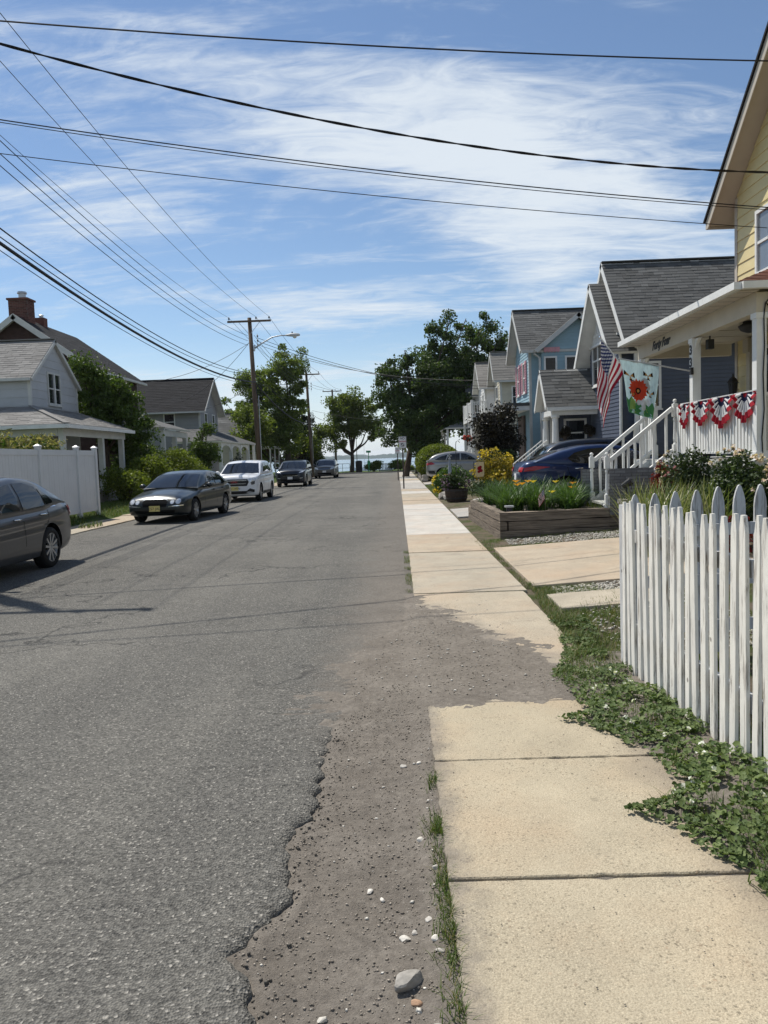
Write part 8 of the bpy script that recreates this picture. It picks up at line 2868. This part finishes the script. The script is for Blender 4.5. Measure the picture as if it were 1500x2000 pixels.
# patriotic bunting on the porch rail
for k, (y0, y1, lab) in enumerate(((14.02, 13.60, 'red white and blue bunting fan nearest the steps'), (13.44, 12.72, 'second red white and blue bunting fan from the steps'), (12.66, 11.86, 'third bunting fan from the steps, hanging lowest'), (11.80, 11.10, 'bunting fan next to the near porch post'))):
    yc, hw = (y0 + y1) / 2, (y0 - y1) / 2
    ztop = 2.365
    r = thing('bunting', lab, 'bunting', (5.12, yc, ztop), group='bunting along the porch rail')
    drop = (0.42, 0.40, 0.47, 0.42)[k]
    na = 36
    def fan(f, t):
        a = math.pi * t
        ple = 0.020 * math.sin(t * na * math.pi * 0.5) * (0.3 + f)
        return (5.135 - 0.03 * f - ple, yc + hw * f * math.cos(a) * 1.02, ztop - drop * f * math.sin(a) * (1 + 0.05 * math.sin(9 * a)))
    for nm, f0, f1, mats in (('centre', 0.02, 0.16, ['c_red']), ('rays', 0.16, 0.66, ['c_white', 'c_navy']), ('white_band', 0.66, 0.74, ['c_white']), ('red_band', 0.74, 1.0, ['c_red'])):
        mb = MB()
        N = 54
        for i in range(N):
            mi = 0 if len(mats) == 1 else (1 if (i // 3) % 2 == 1 else 0)
            steps_ = 3
            for j in range(steps_):
                fa_, fb_ = f0 + (f1 - f0) * j / steps_, f0 + (f1 - f0) * (j + 1) / steps_
                mm_ = mi
                if nm == 'rays' and j == 0:
                    mm_ = 1
                mb.poly([fan(fa_, i / N), fan(fb_, i / N), fan(fb_, (i + 1) / N), fan(fa_, (i + 1) / N)], mm_)
        mb.build(nm, [M[q] for q in mats], r)
    MB().box(5.12, 5.145, y1, y0, ztop, ztop + 0.018).build('hem', M['c_white'], r)

# the big flag on the far porch post
fl = thing('porch_flag', 'large stars and stripes hanging from the far porch post', 'flag', (5.15, 16.2, 2.7))
pa, pb = Vector((5.12, 16.15, 2.78)), Vector((4.27, 16.15, 3.92))
MB().tube([pa, pb], 0.013, 8).build('pole', M['white'], fl)
MB().lathe([(0.001, 3.96), (0.02, 3.95), (0.02, 3.92), (0.01, 3.90)][::-1], (4.265, 16.15, 0), 8).build('finial', M['chrome'], fl)


def usflag(u, v):
    H = pb.lerp(pa, 0.02 + 0.56 * (1 - v))
    s = min(1.0, u / 0.42)
    s = s * s * (3 - 2 * s)
    tx = 4.30 - 0.13 * u + 0.22 * (1 - v) * (1 - 0.25 * u)
    x = H.x + (tx - H.x) * (s * 0.85 + 0.15 * u) - 0.015 * math.sin(9 * u)
    z = H.z - 1.22 * (u ** 1.06) + 0.16 * u * v - (0.06 * math.sin(math.pi * min(1, u * 1.4)) * (1 - v))
    yv = 16.15 + 0.075 * math.sin(v * 9.0 + 2.2 * u) * min(1, 3 * u) + 0.04 * math.sin(u * 7 + v * 3)
    return (x, yv, z)


cloth('cloth', usflag, 60, 39, M['flag'], fl)

# garden flag with flowers on the middle porch post
gfl = thing('flower_flag', 'pale aqua flag with a big red daisy and butterflies on the middle porch post', 'flag', (5.1, 13.5, 2.9))
qa, qb = Vector((5.11, 13.44, 2.90)), Vector((3.86, 13.44, 3.16))
MB().tube([qa, qb], 0.012, 8).build('pole', M['galv'], gfl)
MB().box(5.08, 5.128, 13.40, 13.48, 2.84, 2.96).build('bracket', M['darkmetal'], gfl)
xl, xr = 3.89, 4.545


def gflag(u, v, d=0.0):
    """u across (left to right as seen), v up; hangs from the pole, narrowing a little towards the hem."""
    tz = qa.z + (qb.z - qa.z) * ((qa.x - (xl + (xr - xl) * u)) / (qa.x - qb.x)) - 0.012
    k = 1 - v
    x = xl + (xr - xl) * u + k * (0.17 * (1 - u) - 0.11 * u) + 0.012 * math.sin(k * 5)
    z = tz - 0.90 * k + 0.01 * math.sin(u * 12)
    y = 13.44 + (0.020 * math.sin(u * 17 + k * 1.5) + 0.05 * math.sin(u * 3 + 1)) * min(1, 0.25 + k) - d
    return Vector((x, y, z))


gcl = cloth('cloth', lambda u, v: gflag(u, v), 40, 40, M['c_sky'], gfl)


def decal(name, polys, mat, d):
    mb = MB()
    for pl_ in polys:
        tris = tessellate_polygon([[Vector((a, b, 0)) for a, b in pl_]])
        V = list(pl_)
        T = [tuple(t) for t in tris]
        for _ in range(2):
            N = []
            for a, b, c in T:
                i = len(V)
                V += [((V[a][0] + V[b][0]) / 2, (V[a][1] + V[b][1]) / 2), ((V[b][0] + V[c][0]) / 2, (V[b][1] + V[c][1]) / 2), ((V[c][0] + V[a][0]) / 2, (V[c][1] + V[a][1]) / 2)]
                N += [(a, i, i + 2), (i, b, i + 1), (i + 2, i + 1, c), (i, i + 1, i + 2)]
            T = N
        b0 = len(mb.v)
        mb.v += [tuple(gflag(a, b, d)) for a, b in V]
        mb.f += [tuple(q + b0 for q in t) for t in T]
        mb.m += [0] * len(T)
    mb.build(name, M[mat], gcl)


asp = 0.66 / 0.9


def disc(u, v, r, n=14):
    return [(u + r * math.cos(2 * math.pi * k / n), v + r * asp * math.sin(2 * math.pi * k / n)) for k in range(n)]


decal('grass_print', [[(0.0, 0.0), (1.0, 0.0), (1.0, 0.20), (0.9, 0.30), (0.8, 0.20), (0.68, 0.27), (0.55, 0.18), (0.42, 0.28), (0.3, 0.2), (0.18, 0.32), (0.08, 0.24), (0.0, 0.30)]], 'c_green', 0.004)
decal('leaf_print', [[(0.05, 0.05), (0.3, 0.10), (0.34, 0.26), (0.16, 0.30)], [(0.62, 0.03), (0.8, 0.08), (0.74, 0.16)], [(0.2, 0.02), (0.42, 0.05), (0.4, 0.1)]], 'c_lime', 0.007)
decal('grey_print', [disc(0.62, 0.62, 0.13), disc(0.70, 0.56, 0.10)], 'c_grey', 0.004)
pet = []
for k in range(18):
    t = 2 * math.pi * k / 18
    r0, r1, w = 0.06, 0.30 + 0.025 * (k % 2), 0.062
    c, s_ = math.cos(t), math.sin(t)
    pet.append([(0.42 + c * r0 - s_ * w * .4, 0.47 + (s_ * r0 + c * w * .4) * asp), (0.42 + c * r1 * .7 - s_ * w, 0.47 + (s_ * r1 * .7 + c * w) * asp), (0.42 + c * r1, 0.47 + s_ * r1 * asp), (0.42 + c * r1 * .7 + s_ * w, 0.47 + (s_ * r1 * .7 - c * w) * asp), (0.42 + c * r0 + s_ * w * .4, 0.47 + (s_ * r0 - c * w * .4) * asp)])
decal('petal_print', pet, 'c_flower', 0.008)
decal('flower_heart', [disc(0.42, 0.47, 0.085)], 'c_dark', 0.011)
decal('flower_eye', [disc(0.42, 0.47, 0.042)], 'c_orange', 0.014)
decal('white_flowers', [disc(0.60, 0.24, 0.10), disc(0.76, 0.28, 0.09), disc(0.45, 0.25, 0.07), disc(0.62, 0.16, 0.09)], 'c_white', 0.011)


def wing(u, v, s, fl_=1):
    return [[(u, v), (u + 0.13 * s * fl_, v + 0.10 * s), (u + 0.15 * s * fl_, v + 0.02 * s)], [(u, v), (u - 0.12 * s * fl_, v + 0.09 * s), (u - 0.13 * s * fl_, v + 0.0 * s)], [(u, v), (u + 0.08 * s, v - 0.07 * s), (u - 0.02 * s, v - 0.07 * s)]]


decal('butterfly_edges', wing(0.70, 0.76, 1.0) + wing(0.18, 0.70, 1.15, -1) + wing(0.80, 0.44, 0.8) + wing(0.22, 0.36, 0.7), 'c_dark', 0.012)
decal('butterfly_wings', wing(0.705, 0.762, 0.62) + wing(0.18, 0.70, 0.75, -1) + wing(0.80, 0.44, 0.5) + wing(0.22, 0.36, 0.45), 'c_orange', 0.015)

# ------------------------------------------------------------------ the air over the bay
_hz = MB().box(-3300, 3300, -30, 4750, -5.0, 48.0)
haze = _hz.build('haze', bpy.data.materials.new('haze_air'))
haze['kind'] = 'stuff'
haze['label'] = 'thin pale sea haze over the street and the bay'
haze['category'] = 'haze'
_hm = haze.data.materials[0]
_hm.use_nodes = True
_ht = _hm.node_tree
for n in list(_ht.nodes):
    _ht.nodes.remove(n)
_ho = _ht.nodes.new('ShaderNodeOutputMaterial')
_hv = _ht.nodes.new('ShaderNodeVolumePrincipled')
_hv.inputs['Color'].default_value = (0.80, 0.90, 1.0, 1)
_hv.inputs['Density'].default_value = 0.00009
_hv.inputs['Anisotropy'].default_value = 0.2
_ht.links.new(_hv.outputs[0], _ho.inputs['Volume'])
